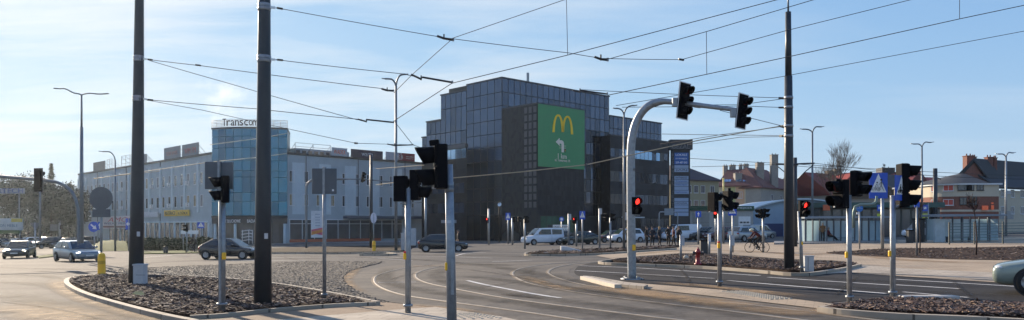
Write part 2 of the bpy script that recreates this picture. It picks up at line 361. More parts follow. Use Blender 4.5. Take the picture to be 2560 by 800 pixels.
# tram track bed and rails
r1 = [(1075,662),(1010,671),(950,686),(936,702),(955,720),(1010,738),(1100,752),(1280,776),(1450,801),(1700,842)]
r2 = [(1165,659),(1100,667),(1050,679),(1040,692),(1063,706),(1120,719),(1280,748),(1600,789),(1700,801),(2000,842)]
r3 = [(1450,655),(1370,661),(1305,671),(1282,683),(1297,698),(1333,711),(1411,726),(1490,738),(1600,752),(1800,776),(2000,800),(2300,838)]
r4 = [(1520,654),(1440,660),(1390,669),(1371,680),(1382,690),(1410,700),(1464,713),(1600,733),(1760,751),(1920,768),(2200,802),(2500,836)]
outer = gpts(r1); inner = gpts(r4)
bedl = gpts([(1030,660),(960,667),(890,684),(866,700),(885,724),(950,750),(1080,768),(1240,792),(1400,826)])
bedr = gpts([(1560,652),(1470,660),(1430,672),(1425,686),(1455,700),(1560,714),(1700,730),(2000,764),(2330,800),(2640,834)])
bed = bedl+list(reversed(bedr))
sheet('tram_road', bed, asphalt_tram, .006)
rail_m = mat('polished_rail', (.40,.33,.25), .42, .55, .3, 4)
groove_m = mat('rail_groove', (.02,.018,.016), .8, 0, .2, 8)
joint_m = ground_mat('track_joint', (.17,.135,.095), (.27,.21,.145), .7, 8, .4, .8)
for k, r in enumerate((r1, r2, r3, r4)):
    p = gpts(r, 8)
    mb = MB(); prof = ((-.036,.012),(-.022,.020),(0,.024),(.022,.020),(.036,.012)); vs = []
    for i, v in enumerate(p):
        d = p[min(i+1,len(p)-1)]-p[max(i-1,0)]; d.z = 0; d.normalize(); n_ = Vector((-d.y, d.x, 0)); vs += [v+n_*a+Vector((0,0,z)) for a, z in prof]
    mb.add(vs, [(i*5+j, i*5+j+1, i*5+j+6, i*5+j+5) for i in range(len(p)-1) for j in range(4)], True)
    rl = tag(mb.build('tram_rail', rail_m), kind='structure')
    ribbon('rail_joint', p, .24, joint_m, .011, parent=rl)
    q = []
    for i, v in enumerate(p):
        d = p[min(i+1,len(p)-1)]-p[max(i-1,0)]; d.normalize(); q.append(v+Vector((-d.y, d.x, 0))*.075)
    ribbon('rail_groove', q, .055, groove_m, .015, parent=rl)

# fresh dark road on the right
dk_top = [(1610,650),(1500,655),(1452,664),(1437,676),(1440,687),(1470,697)]
dark = gpts(dk_top) + gpts([(1560,704),(1610,709),(1800,724),(2060,757),(2240,744),(2560,757),(2800,768)], 0) + gpts([(2800,728),(2560,712),(2300,695),(2140,684),(2000,681),(1900,674),(1760,664)], 0)
sheet('dark_road', dark, asphalt_dark, .010)
def line(pts, wd, m=paint_m, lift=.016, n=4, name='road_marking'): return ribbon(name, gpts(pts, n), wd, m, lift)
line([(1450,665),(1600,671),(1900,690)], .16)
line([(1440,677),(1600,686),(1785,697)], .16)
line([(1920,694),(2072,704),(2230,714)], .16); line([(1820,702),(1920,711),(2214,735)], .17)
line([(2236,699),(2487,714),(2700,727)], .16); line([(2238,713),(2400,723)], .16); line([(2258,731),(2420,745)], .12)
line([(1168,702),(1215,713),(1330,735),(1400,746)], .16); line([(560,651),(760,653),(960,657)], .16); line([(930,645),(1030,652)], .16); line([(1140,640),(1165,634),(1215,632)], .18)
line([(600,645),(780,643),(1000,645)], .14); line([(430,639),(340,645)], .16); line([(945,707),(1040,706)], .14)
line([(1000,640),(1120,642),(1230,646)], .14); line([(1230,655),(1330,651)], .14)

# wear: soft edged tyre tracks, sandy dirt swept to the edges, darker patches of repair
def wear_mat(name, col, amount, sc=.9):
    m = bpy.data.materials.new(name); m.use_nodes = True; N = m.node_tree.nodes; L = m.node_tree.links
    p = N['Principled BSDF']; p.inputs['Base Color'].default_value = (*col, 1); p.inputs['Roughness'].default_value = .85; p.inputs['Specular IOR Level'].default_value = .2
    a = N.new('ShaderNodeAttribute'); a.attribute_name = 'fade'; g = N.new('ShaderNodeNewGeometry'); n = N.new('ShaderNodeTexNoise'); n.inputs['Scale'].default_value = sc; n.inputs['Detail'].default_value = 9; n.inputs['Roughness'].default_value = .75; L.new(g.outputs['Position'], n.inputs['Vector'])
    r = N.new('ShaderNodeMapRange'); r.inputs['From Min'].default_value = .32; r.inputs['From Max'].default_value = .68; L.new(n.outputs['Fac'], r.inputs['Value'])
    k = N.new('ShaderNodeMath'); k.operation = 'MULTIPLY'; L.new(a.outputs['Fac'], k.inputs[0]); L.new(r.outputs['Result'], k.inputs[1])
    k2 = N.new('ShaderNodeMath'); k2.operation = 'MULTIPLY'; k2.inputs[1].default_value = amount; L.new(k.outputs[0], k2.inputs[0]); L.new(k2.outputs[0], p.inputs['Alpha'])
    return m
dark_wear = wear_mat('tyre_wear', (.040,.037,.035), .6); sand_wear = wear_mat('sandy_dirt', (.36,.245,.14), .95, .7); oil_wear = wear_mat('oil_stain', (.022,.02,.02), .9, 1.6)
WL = [.0185]
def wear(pts, wd, m, name='tyre_track', n=5):
    WL[0] += .0004; p = gpts(pts, n); k = len(p); vs, fd = [], []
    for i, v in enumerate(p):
        d = p[min(i+1,k-1)]-p[max(i-1,0)]; d.z = 0; d.normalize(); nn = Vector((-d.y, d.x, 0)); e = min(1, i/3, (k-1-i)/3)
        for o_, f in ((-.5,0),(-.22,1),(.22,1),(.5,0)): vs.append(v+nn*o_*wd+Vector((0,0,WL[0]))); fd.append(f*e)
    mb = MB(); mb.add(vs, [(i*4+j, i*4+j+1, i*4+j+5, i*4+j+4) for i in range(k-1) for j in range(3)]); o = mb.build(name, m, fix=False)
    at = o.data.attributes.new('fade', 'FLOAT', 'POINT'); at.data.foreach_set('value', fd); return tag(o, kind='structure')
for q, wd in (([(-40,705),(120,712),(230,745),(360,785),(470,820)], 1.3), ([(-40,735),(60,745),(170,775),(260,812)], 1.5), ([(-40,668),(120,672),(260,672),(420,655),(640,648)], 1.1), ([(0,685),(110,690),(150,700)], .8), ([(400,650),(700,641),(1000,647),(1240,668),(1420,700),(1600,730)], 1.2),
              ([(980,668),(960,690),(1000,715),(1150,740),(1400,772),(1700,815)], .9), ([(1120,667),(1090,690),(1160,716),(1400,752),(1800,800)], .9), ([(1340,668),(1310,684),(1380,712),(1560,735),(1900,778),(2200,818)], .9), ([(660,640),(900,637),(1200,639),(1400,645)], 1.3), ([(1150,690),(1250,700),(1420,725),(1700,765),(2000,815)], 1.0),
              ([(1500,664),(1800,678),(2100,698),(2500,722)], .9), ([(1480,680),(1800,700),(2200,724),(2560,745)], .9)):
    wear(q, wd, dark_wear)
for q, wd in (([(150,697),(160,717),(215,745),(330,778),(470,815)], 1.1), ([(1430,716),(1560,726),(1720,748),(1900,772),(2060,790)], 1.6), ([(1500,722),(1650,741),(1800,757)], 1.2), ([(2000,770),(2080,782),(2240,796),(2420,810)], .9), ([(960,762),(1100,772),(1240,794)], .8), ([(1300,690),(1380,715),(1450,728)], .7), ([(560,632),(800,634),(1000,632)], .8), ([(1000,668),(1060,666),(1180,662)], .8), ([(1640,706),(1820,722),(2040,748)], 1.0), ([(2000,640),(2120,634),(2260,650),(2500,660)], 2.0), ([(1560,640),(1700,628),(1900,630),(2050,645)], 1.6), ([(20,760),(150,790),(260,830)], 2.2), ([(900,664),(860,700),(900,738)], .8)):
    wear(q, wd, sand_wear, 'sandy_dirt')
for q in ([(640,662),(760,668),(900,663)], [(980,700),(1010,690),(1120,672)], [(1240,680),(1330,702),(1470,727),(1640,752)], [(1020,660),(1180,676),(1300,695)], [(60,690),(180,684),(330,668)], [(-20,752),(120,770),(300,812)], [(1700,672),(1716,692),(1730,716)], [(2150,690),(2120,715),(2080,748)], [(2380,700),(2400,722),(2440,752)], [(1120,730),(1300,706),(1420,690)], [(700,641),(740,650),(800,656)]):
    wear(q, .16, oil_wear, 'tar_seam'); 
for q, wd in (([(80,678),(110,678),(140,679)], .7), ([(1520,690),(1560,692),(1600,694)], .6), ([(1180,660),(1230,662),(1290,665)], .9), ([(700,648),(760,647),(820,647)], .9), ([(1250,735),(1300,742),(1370,748)], .35), ([(2020,722),(2060,726),(2120,731)], .5)):
    wear(q, wd, oil_wear, 'oil_stain')
# setts between the island and the tracks
set_pts = gpts([(250,678),(330,672),(430,664),(600,657),(780,654),(955,655)], 3) + gpts([(945,660),(890,674),(860,692),(862,706),(885,726),(930,745),(985,760)], 5) + gpts([(930,757),(760,726),(640,706),(480,693),(330,686)], 3)
sheet('setts_bed', set_pts, mat('setts_joint', (.035,.030,.026), .95, 0, .3, 6), .012)
poly_ = [(v.x, v.y) for v in set_pts]
def in_poly(x, y, poly):
    c = False; j = len(poly)-1
    for i in range(len(poly)):
        a, b_ = poly[i], poly[j]
        if (a[1] > y) != (b_[1] > y) and x < (b_[0]-a[0])*(y-a[1])/(b_[1]-a[1])+a[0]: c = not c
        j = i
    return c
mb = MB(); rs = random.Random(4); xs_ = [v[0] for v in poly_]; ys_ = [v[1] for v in poly_]; y = min(ys_)
c0 = Vector((8.0, 10.0))                                   # the rows bend round the track curve
rr = 5.0
while rr < 42:
    dep = rs.uniform(.13,.165); n_ = int(rr*pi/.155); 
    for k in range(n_):
        a = pi*.42+pi*.75*k/n_; x, y = c0.x+rr*cos(a), c0.y+rr*sin(a)
        if not in_poly(x, y, poly_): continue
        wd, dp, hh_ = .75*pi*rr/n_*.43, dep*.42, rs.uniform(.02,.042); mb.cm = rs.choice((0,0,1,2))
        mb.M = Matrix.Translation((x, y, gz(x, y)+.012)) @ Matrix.Rotation(a+pi/2+rs.gauss(0,.08), 4, 'Z') @ Matrix.Rotation(rs.gauss(0,.06), 4, 'X') @ Matrix.Rotation(rs.gauss(0,.06), 4, 'Y')
        vs = [(-wd,-dp,-.02),(wd,-dp,-.02),(wd,dp,-.02),(-wd,dp,-.02)]+[(sx*wd*.72, sy*dp*.72, hh_) for sx, sy in ((-1,-1),(1,-1),(1,1),(-1,1))]
        mb.add(vs, [(4,5,6,7),(0,1,5,4),(1,2,6,5),(2,3,7,6),(3,0,4,7)], False)
    rr += dep
mb.M = None
tag(mb.build('stone_setts', [mat('sett_grey', (.125,.108,.092), .8, 0, .25, 5), mat('sett_tan', (.19,.155,.115), .8, 0, .25, 5), mat('sett_dark', (.075,.07,.066), .75, 0, .25, 5)], fix=False), kind='structure')
ribbon('setts_edge', gpts([(962,655),(905,668),(868,686),(860,700),(872,718),(905,737),(985,760)], 5), .12, asphalt_dark, .018)

def kerb(px, wd=.17, h=.13, n=5, closed=False, m=kerb_m, name='kerb'):
    p = gpts(px, n, closed, h)
    if closed: p.append(p[0])
    return ribbon(name, p, wd, m, 0, h+.03)
def mulch(pxs, label, count, size=(.10,.035), h=.09, tilt=.20, name='bark_mulch', n=4):
    p = gpts(pxs, n, True, h)
    bd = sheet(name+'_bed', p, mulch_m, 0, .12); bd.name = 'planting_bed'
    poly = [(v.x, v.y) for v in p]; xs = [v[0] for v in poly]; ys = [v[1] for v in poly]
    def inside(x, y):
        c = False; j = len(poly)-1
        for i in range(len(poly)):
            a, b_ = poly[i], poly[j]
            if (a[1] > y) != (b_[1] > y) and x < (b_[0]-a[0])*(y-a[1])/(b_[1]-a[1])+a[0]: c = not c
            j = i
        return c
    mb = MB(); k = 0; g = 0
    while k < count and g < count*12:
        g += 1
        x, y = random.uniform(min(xs), max(xs)), random.uniform(min(ys), max(ys))
        if not inside(x, y): continue
        k += 1
        l, wd = size[0]*min(3.2, random.lognormvariate(-.1, .55)), size[1]*min(3, random.lognormvariate(0, .45)); t = .012
        mb.M = Matrix.Translation((x, y, gz(x, y)+h+random.uniform(.005, .05))) @ Matrix.Rotation(random.uniform(0, 2*pi), 4, 'Z') @ Matrix.Rotation(random.gauss(0, tilt), 4, 'X') @ Matrix.Rotation(random.gauss(0, tilt), 4, 'Y')
        mb.cm = random.choices((0,1,2,3), (4,4,1.6,2))[0]
        mb.bx(-l/2, l/2, -wd/2, wd/2, -t/2, t/2)
    mb.M = None
    tag(mb.build(name, hw, fix=False), kind='stuff')
# the near left island
mulch([(172,700),(200,692),(300,687),(420,690),(560,698),(680,712),(800,732),(905,752),(820,757),(680,768),(560,780),(490,786),(400,774),(300,750),(215,722)], '', 12000, (.11,.032))
kerb([(490,800),(400,782),(300,757),(215,732),(175,713),(166,701),(178,693),(215,688),(300,684)])
kerb([(300,684),(420,687),(560,694),(680,706),(800,725),(945,753)], .12)
kerb([(475,788),(560,783),(680,771),(820,760),(945,754)], .10, .11)
# pavements of the near side
sheet('pavement', gpts([(470,792),(560,785),(680,773),(830,762),(960,757),(1010,764),(1130,780),(1240,797),(1300,812),(1330,850),(300,900),(380,830)], 0), path_m, .030)
sheet('paving_strip', gpts([(700,803),(820,792),(985,778),(1090,771),(1250,795),(1330,812),(1400,850),(500,850)], 0), slab_m, .036)
def tactile(pts): 
    mb = MB(); a, b_, c, d = [G(*q) for q in pts]
    nu = max(2, int((b_-a).length/.11)); nv = max(2, int((d-a).length/.11))
    for i in range(nu):
        for j in range(nv):
            u, v = (i+.5)/nu, (j+.5)/nv; p = (a*(1-u)+b_*u)*(1-v)+(d*(1-u)+c*u)*v
            p.z = gz(p.x, p.y); mb.lathe([(.045,.0),(.04,.048),(.0,.05)], 6, (p.x, p.y, p.z))
    tag(mb.build('tactile_paving', mat('tactile_stone', (.40,.36,.29), .85, 0, .15, 3), fix=False), kind='structure')
tactile([(1125,789),(1190,786),(1265,800),(1150,803)])
tactile([(1800,731),(1855,730),(1985,750),(1925,752)])
# pavement between the dark road and the tracks
sheet('tram_pavement', gpts([(1552,706),(1600,710),(1800,726),(2060,759),(2110,767),(2330,800),(2200,793),(2000,768),(1760,740),(1600,722)], 0), plaza_m, .024)
sheet('pavement_nose', gpts([(1458,689),(1480,690),(1560,704),(1620,711),(1610,716),(1540,709)], 0, dz=.10), slab_m, 0, .14)
ribbon('kerb', gpts([(1458,690),(1495,699),(1545,711)], 3, dz=.13), .22, mat('new_kerb', (.58,.50,.40), .8, 0, .12, 3), 0, .16)
# bottom right bed
mulch([(2075,768),(2150,757),(2240,747),(2380,752),(2560,762),(2700,768),(2700,800),(2560,791),(2400,785),(2250,779),(2130,772)], '', 7500, (.10,.030))
kerb([(2050,766),(2110,773),(2250,783),(2400,789),(2560,797),(2720,806)], .17)
kerb([(2050,766),(2150,754),(2240,744),(2380,748),(2560,757),(2720,766)], .10, .10)
st = thing('stone_slab', 'flat pale concrete slab lying in the bark bed by the road at the lower right', 'slab', G(2320,756))
MB().box((0,0,.09), (1.3,.34,.14)).build('slab', conc, st, bevel=.02); 
# middle island with the hydrant
mulch([(1530,650),(1600,644),(1700,637),(1790,637),(1870,644),(1960,651),(2080,655),(2140,658),(2080,668),(2000,676),(1900,670),(1760,660),(1600,654)], '', 6500, (.13,.045))
kerb([(1545,646),(1500,652),(1520,656),(1600,659),(1760,665),(1900,675),(2000,682),(2090,672),(2150,660)], .15)
# pavement and plaza behind
sheet('plaza', gpts([(1560,625),(1600,621),(1760,612),(1960,606),(2200,602),(2560,592),(2700,590),(2700,728),(2560,712),(2300,695),(2140,684),(2000,680),(2090,668),(2140,658),(2080,652),(1960,648),(1870,641),(1790,634),(1700,634),(1600,641),(1530,648),(1490,640)], 0), plaza_m, .022)
sheet('plaza_path', gpts([(1990,690),(2150,682),(2300,690),(2560,707),(2700,720),(2700,700),(2500,684),(2250,672),(2160,664),(2060,676)], 0), slab_m, .028)
mulch([(2065,631),(2140,626),(2220,621),(2400,619),(2560,616),(2700,614),(2700,652),(2560,650),(2400,648),(2260,643),(2140,638)], '', 1500, (.09,.05), .04)
# grey road-side pavement at the dark building, central island, far pavements
sheet('building_pavement', gpts([(1100,601),(1260,600),(1500,597),(1700,589),(1700,583),(1300,588),(1090,592)], 0), grey_m, .02)
sheet('far_pavement', gpts([(640,612),(800,608),(1060,605),(1060,598),(640,598)], 0), grey_m, .02)
mulch([(1320,632),(1400,625),(1500,621),(1600,617),(1690,613),(1690,617),(1600,623),(1500,629),(1400,633)], '', 1200, (.2,.08), .09)
kerb([(1690,612),(1600,616),(1500,620),(1400,624),(1330,629),(1312,633),(1330,635),(1400,635),(1500,632),(1600,626),(1690,620)], .15)
# far left verge
sheet('far_kerb_bed', gpts([(640,621),(760,617),(1000,613),(1040,614),(1010,626),(860,630),(640,630)], 0, dz=.10), soil_m, 0, .14)
kerb([(640,631),(760,631),(860,631),(1000,627)], .15)
kerb([(905,632),(960,630),(990,633),(960,635),(900,635)], .15)
for nm, q in (('grass', [(262,612),(340,604),(345,619),(262,622)]), ('grass', [(90,640),(150,632),(152,638),(98,644)]), ('grass', [(330,628),(460,626),(520,631),(330,634)])):
    tag(sheet('grass', gpts(q, 0, dz=.08), grass_m, 0, .12), kind='stuff')
sheet('tan_path', gpts([(330,624),(520,620),(640,618),(640,626),(520,629),(330,628)], 0), path_m, .02)
MB_ = MB()
wb = thing('concrete_block', 'white sloping concrete end block on the mulched island in front of the parked cars', 'concrete block', G(1430,630))
MB().prism([(-.85,-.3,0),(.75,-.3,0),(.75,-.3,.1),(-.45,-.3,.42),(-.85,-.3,.45)], (0,.6,0)).build('block', mat('white_concrete', (.6,.6,.6), .8, 0, .12, 3), wb, bevel=.03)
# ---------------------------------------------------------------- street furniture placed by its foot
class At:
    def __init__(s, name, label, cat, px, py, group=None, Y=None, dz=0.):
        s.loc = on_ground(px, Y) if Y else G(px, py, dz); s.Y = s.loc.y; s.ppm = F/s.Y; s.px = px; s.py = py
        s.t = thing(name, label, cat, s.loc, 0, group)
    def p(s, px, py, dy=0.): return W(px, py, s.Y+dy) - s.loc
    def m(s, n): return n/s.ppm
    def tube(s, name, pts, w, m, n=12, parent=None):
        """pts: px, py[, dy]; w: width(s) in pixels."""
        q = [s.p(*a) for a in pts]; ws = w if isinstance(w, (list, tuple)) else [w]*len(q)
        return MB().tube(q, [s.m(a)/2 for a in ws], n).build(name, m, parent or s.t)
    def plate(s, name, x0, x1, y0, y1, m, dy=0., t=.03, parent=None, bevel=.0):
        a, b = s.p(x0, y1, dy), s.p(x1, y0, dy)
        return MB().bx(a.x, b.x, a.y-t/2, a.y+t/2, a.z, b.z).build(name, m, parent or s.t, bevel=bevel)

def signal_head(par, c, yaw, n, d, lit=(), dim=(), board=False, tilt=0., extra=None):
    M = Matrix.Translation(c) @ Matrix.Rotation(tilt, 4, 'Y') @ Matrix.Rotation(radians(yaw), 4, 'Z')
    s = d*1.28; hw_, hd = d*.66, d*.62; hh = n*s/2
    b = MB(M).bx(-hw_, hw_, 0, hd, -hh, hh)
    for i in range(n): b.bx(-hw_*.96, hw_*.96, -.03, 0, hh-s*i-s*.97, hh-s*i-s*.03)
    hd_ = b.build('signal_head', black, par, bevel=.02)
    if board:
        w2, h2 = d*1.02, hh+d*.42
        MB(M).bx(-w2, w2, hd*.3, hd*.3+.02, -h2, h2).build('backboard', black, hd_, bevel=.01)
        f = MB(M); y = hd*.3-.012; e = d*.11
        for x0, x1, z0, z1 in ((-w2, w2, h2-e, h2), (-w2, w2, -h2, -h2+e), (-w2, -w2+e, -h2+e, h2-e), (w2-e, w2, -h2+e, h2-e)): f.bx(x0, x1, y, y+.008, z0, z1)
        f.build('white_border', white, hd_)
    for i in range(n):
        z = hh-s*(i+.5)
        m = lens_red if i in lit else lens_dim if i in dim else lens_off
        l = MB(M).lathe([(.0001,0),(d*.3,.01),(d*.46,.035)], 16)
        l.v = []; l.f = []; l.mi = []; l.sm = []
        k = 16
        vs = [(d*.46*cos(2*pi*j/k), -.034, z+d*.46*sin(2*pi*j/k)) for j in range(k)] + [(0, -.06, z)]
        l.add(vs, [(j, (j+1) % k, k) for j in range(k)], True)
        o = l.build('lens', m, hd_)
        if i in lit: o['label'] = 'lit red lens'
        v = MB(M); k = 14; A0, A1 = radians(-48), radians(228); L1 = d*1.12
        vs, fs = [], []
        for j in range(k+1):
            a = A0+(A1-A0)*j/k; up = (sin(a)+.75)/1.75; ln = L1*(.52+.48*up)
            for y, r in ((-.03, d*.52), (-.03-ln, d*.545), (-.03-ln, d*.515), (-.03, d*.49)):
                vs.append((r*cos(a), y - (0), z+r*sin(a)-(.07*d if y < -.05 else 0)*(-y/L1)))
        for j in range(k):
            for q in range(4): fs.append((j*4+q, j*4+(q+1) % 4, (j+1)*4+(q+1) % 4, (j+1)*4+q))
        v.add(vs, fs, True).build('visor', black, hd_)
    return hd_
def button(par, c, d=.12, red=False, face=-1):
    o = MB().box(c, (d, d*.9, d*1.9)).build('push_button', yellow, par, bevel=.02)
    if red: MB().box((c[0], c[1], c[2]+d*1.25), (d*.8, d*.8, d*.55)).build('signal_lamp', mat('button_red', (.65,.03,.02), .4), o, bevel=.01)
    return o
def clamp(s, px, py, w, m=galv, name='clamp'):
    c = s.p(px, py); r = s.m(w)/2
    return MB().lathe([(r*.97,-.05),(r*1.04,-.05),(r*1.04,.05),(r*.97,.05)], 16, c).build(name, m, s.t)
def flange(s, w, m=galv):
    r = s.m(w)/2; b = MB().lathe([(r*1.0,0),(r*2.2,0),(r*2.2,.04),(r*1.1,.05)], 14)
    for i in range(4): b.lathe([(.03,.04),(.03,.10),(0.0,.10)], 6, (r*1.7*cos(i*pi/2+.78), r*1.7*sin(i*pi/2+.78), 0))
    return b.build('base_flange', m, s.t)
def post(name, label, cat, px, py, top, w, m=galv, group=None, topx=None, ring=True, **k):
    s = At(name, label, cat, px, py, group, **k)
    s.tube('pole', [(px, py+2), (topx or px, top)], w, m)
    if ring:
        r = s.m(w)/2; MB().lathe([(r*1.02,.14),(r*1.6,.14),(r*1.6,.19),(r*1.02,.19)], 12, (0,0,0)).build('base_ring', m, s.t)
        MB().lathe([(r*1.06,0),(r*1.06,.02),(0.0,.025)], 12, s.p(topx or px, top)).build('pole_cap', m, s.t)
    return s

# --- tram line poles
s = At('tram_pole', 'thick dark tapered tram pole with a grey cabinet at its foot', 'tram pole', 340, 710, 'tram line poles', dz=.09)
s.tube('pole', [(340,714),(343,500),(346,250),(349,-60),(350,-190)], [36,31,26,20,18], polep, 20)
s.plate('sticker', 342, 350, 579, 591, mat('pale_sticker', (.5,.52,.54), .5), dy=-.27, t=.01)
for y, w in ((143,24),(150,24),(243,26),(250,26)): clamp(s, 346.5+(150-y)*.012, y, w)
for y in (147, 247): MB().obox(s.p(357, y), s.p(368, y+1), .05, .05).build('wire_anchor', chrome, s.t)
s = At('tram_pole', 'thick dark tapered tram pole, nearest one, in front of the glass tower', 'tram pole', 657, 760, 'tram line poles', dz=.09)
s.tube('pole', [(657,764),(658,500),(660,250),(661.5,-60),(663,-330)], [43,38,33.5,28,24], polep, 20)
s.plate('sticker', 661, 670, 583, 597, mat('pale_sticker', (.5,.52,.54)), dy=-.22, t=.01)
for y, w in ((14,30.5),(22,30.5),(144,32.5),(151,32.5)): clamp(s, 660.5, y, w)
for y in (18, 148): MB().obox(s.p(674, y), s.p(688, y+1), .05, .05).build('wire_anchor', chrome, s.t)
s = At('tram_pole', 'slender dark tram pole with a thin tip on the hydrant island', 'tram pole', 1973, 672, 'tram line poles', dz=.09)
s.tube('pole', [(1973,675),(1972,400),(1971,190)], [25,22,19], polep, 18); 
s.tube('pole_tip', [(1971,191),(1970.5,30)], [16,14], polep, 16); s.tube('rod', [(1970.5,31),(1970.5,-30)], [5,4], graypaint, 8)
for y, w in ((244,21),(268,21),(315,22),(340,22)): clamp(s, 1971.5, y, w)
s = At('tram_pole', 'dark far tram pole carrying a two sided bracket arm, just right of the slender pole', 'tram pole', 1988, 617, 'tram line poles')
s.tube('pole', [(1988,617),(1988,394)], [11,9], polep, 12); s.tube('bracket_arm', [(1938,411),(1988,410),(2036,408)], 4, polep, 8)
s.tube('brace', [(1944,416),(1964,432),(1984,445)], 2.5, polep, 6); s.tube('brace', [(2034,412),(2012,430),(1992,450)], 2.5, polep, 6); clamp(s, 1988, 412, 14, polep)
s = At('tram_pole', 'dark far tram pole behind the shelter roofs, left of the brick corner house', 'tram pole', 2338, 590, 'tram line poles')
s.tube('pole', [(2338,590),(2338,421)], [12,10], polep, 12); MB().obox(s.p(2340,443), s.p(2352,448), .1, .1).build('insulator', black, s.t)

# --- street lamps
def lamp(label, px, py, top, arms, w0, w1, m=graypaint, base=None, group='street lamps', Y=None):
    s = At('street_lamp', label, 'street lamp', px, py, group, Y=Y)
    if base: s.tube('pole_base', [(px, py+2), (px, base)], [w0*1.9, w0*1.5], m)
    s.tube('pole', [(px, base or py+2), (px, top)], [w0, w1], m)
    for (ax, ay, bow) in arms:
        q = [(px, top), (px+(ax-px)*.12, top-bow*.55), (px+(ax-px)*.38, top-bow*.98), (px+(ax-px)*.75, ay-0), (ax, ay)]
        q = [(a.x, a.z) for a in smooth_pts([Vector((a, 0, b)) for a, b in q], 4)]
        s.tube('lamp_arm', q, w1*.8, m, 8)
        c, e = s.p(ax, ay), s.p(ax+(ax-px)*.28, ay-1.2)
        b = MB(); b.obox(c, e, .16, .07); b.build('lamp_head', m, s.t, bevel=.02)
    return s
lamp('double armed street lamp with a thick lower half, beside the arched signal mast', 204, 606, 238, ((150,222,6),(257,235,5)), 5, 4, base=318, Y=52)
lamp('single armed street lamp curving to the left, in front of the grey office wing', 288, 628, 400, ((256,379,20),), 5, 3.6)
lamp('thin street lamp behind the arched signal mast, among the hazy trees', 100, 600, 470, ((78,438,20),), 5, 4, Y=75)
lamp('tall double armed street lamp between the low blue office and the dark tower', 990, 629, 215, ((962,197,17),(1014,186,26)), 8, 5.5)
lamp('double armed street lamp in front of the dark glass building, behind the big curved mast', 1560, 626, 287, ((1538,271,14),(1586,264,20)), 7, 4.5)
lamp('double armed street lamp behind the bus shelter, over the bracket armed tram pole', 2031, 600, 332, ((2006,323,8),(2054,317,15)), 6, 4)
lamp('double armed street lamp above the blue crossing signs, in front of the slate roofs', 2305, 596, 368, ((2283,360,8),(2328,356,13)), 6, 3.6)
lamp('double armed street lamp in front of the brick corner house roof', 2515, 590, 393, ((2494,385,8),(2534,382,12)), 6, 4, m=galv)

# --- left part of the junction
s = At('traffic_light', 'arched traffic signal mast reaching in from the left edge, its head seen from behind', 'traffic light', 196, 606, None, Y=50)
s.tube('mast', [(a.x, a.z) for a in smooth_pts([Vector((q[0], 0, q[1])) for q in ((197,608),(196,545),(191,505),(175,475),(150,459),(120,452),(0,441),(-80,434))], 5)], 8, graypaint)
hd = signal_head(s.t, s.p(98, 450, -.1), 170, 3, .33, board=True)
s = At('traffic_sign', 'big round road sign and small plate seen from behind, behind the yellow bollard', 'road sign', 253, 676, None)
s.tube('pole', [(253,676),(253,470)], 6, galv); c = s.p(253, 496, -.1); MB().disc(c, (0,-1,0), s.m(29), 28, .03).build('sign_panel', signback, s.t)
s.plate('plate', 231, 276, 523, 543, signback, dy=-.1); MB().obox(s.p(253,471,-.02), s.p(253,522,-.02), .07, .06).build('rail', galv, s.t)
s = At('traffic_bollard', 'yellow plastic bollard on the tip of the near left island', 'bollard', 254, 687, 'yellow bollards', dz=.1)
def bollard(s, px, y0, y1, w):
    r = s.m(w)/2
    MB().lathe([(r*1.0,0),(r*1.0,s.m(y1-y0)*.84),(r*.88,s.m(y1-y0)*.93),(r*.5,s.m(y1-y0)),(0.001,s.m(y1-y0))], 18).build('body', yellow, s.t)
    MB().lathe([(r*1.12,0),(r*1.12,.06),(r,.09)], 18).build('foot', mat('yellow_worn', (.5,.27,.03), .6), s.t)
    MB().lathe([(r*1.01,s.m(y1-y0)*.5),(r*1.02,s.m(y1-y0)*.52),(r*1.02,s.m(y1-y0)*.62),(r*1.01,s.m(y1-y0)*.64)], 18).build('band', mat('yellow_band', (.62,.34,.02), .35), s.t)
bollard(s, 254, 632, 687, 18)
s = At('cable_cabinet', 'pale grey cable cabinet at the foot of the leftmost tram pole', 'cabinet', 351, 712, None, dz=.09)
s.plate('body', 338, 364, 664, 713, boxgrey, dy=.1, t=.32, bevel=.015); s.plate('lid', 336.5, 365.5, 659.5, 664, boxgrey, dy=.1, t=.36, bevel=.012); s.plate('door_seam', 339.5, 362.5, 687, 688, mat('seam_dark', (.08,.08,.09)), dy=-.062, t=.006)

def arrow_shape(c, R, sz, ang, n=None):
    """Flat arrow outline round c in the plane R/Z, pointing at ang (0 = up, clockwise)."""
    o = [(-.16,-.75),(.16,-.75),(.16,.05),(.48,.05),(0,.78),(-.48,.05),(-.16,.05)]
    a = radians(ang); q = []
    for x, y in o:
        xx, yy = x*cos(a)+y*sin(a), -x*sin(a)+y*cos(a); q.append(c+R*xx*sz+ZUP*yy*sz)
    return q
XR = Vector((1,0,0))
s = At('keep_right_sign', 'round blue sign with a white arrow pointing down right, in front of the grey office', 'road sign', 236, 640, None)
s.tube('pole', [(236,640),(236,555)], 4, galv, 8); MB().disc(s.p(234,567,-.05), (0,-1,0), s.m(13), 24, .02).build('sign_panel', blue, s.t)
MB().prism(arrow_shape(s.p(234,567,-.08), XR, s.m(12.5), 130), (0,.006,0)).build('arrow', white, s.t)
s = At('direction_sign', 'square blue sign with a white arrow up, half hidden by the round arrow sign', 'road sign', 244, 622, None)
s.tube('pole', [(244,622),(244,555)], 4, galv, 8); s.plate('sign_panel', 236, 255, 555, 575, blue, dy=-.05)
MB().prism(arrow_shape(s.p(249,565,-.08), XR, s.m(9), 0), (0,.006,0)).build('arrow', white, s.t)
s = At('yield_sign', 'triangular road sign seen from behind, point down, at the far left median', 'road sign', 88, 634, None)
s.tube('pole', [(88,634),(88,556)], 4, galv, 8); MB().prism([s.p(75,557,-.05), s.p(101,557,-.05), s.p(88,577,-.05)], (0,.02,0)).build('sign_panel', signback, s.t)
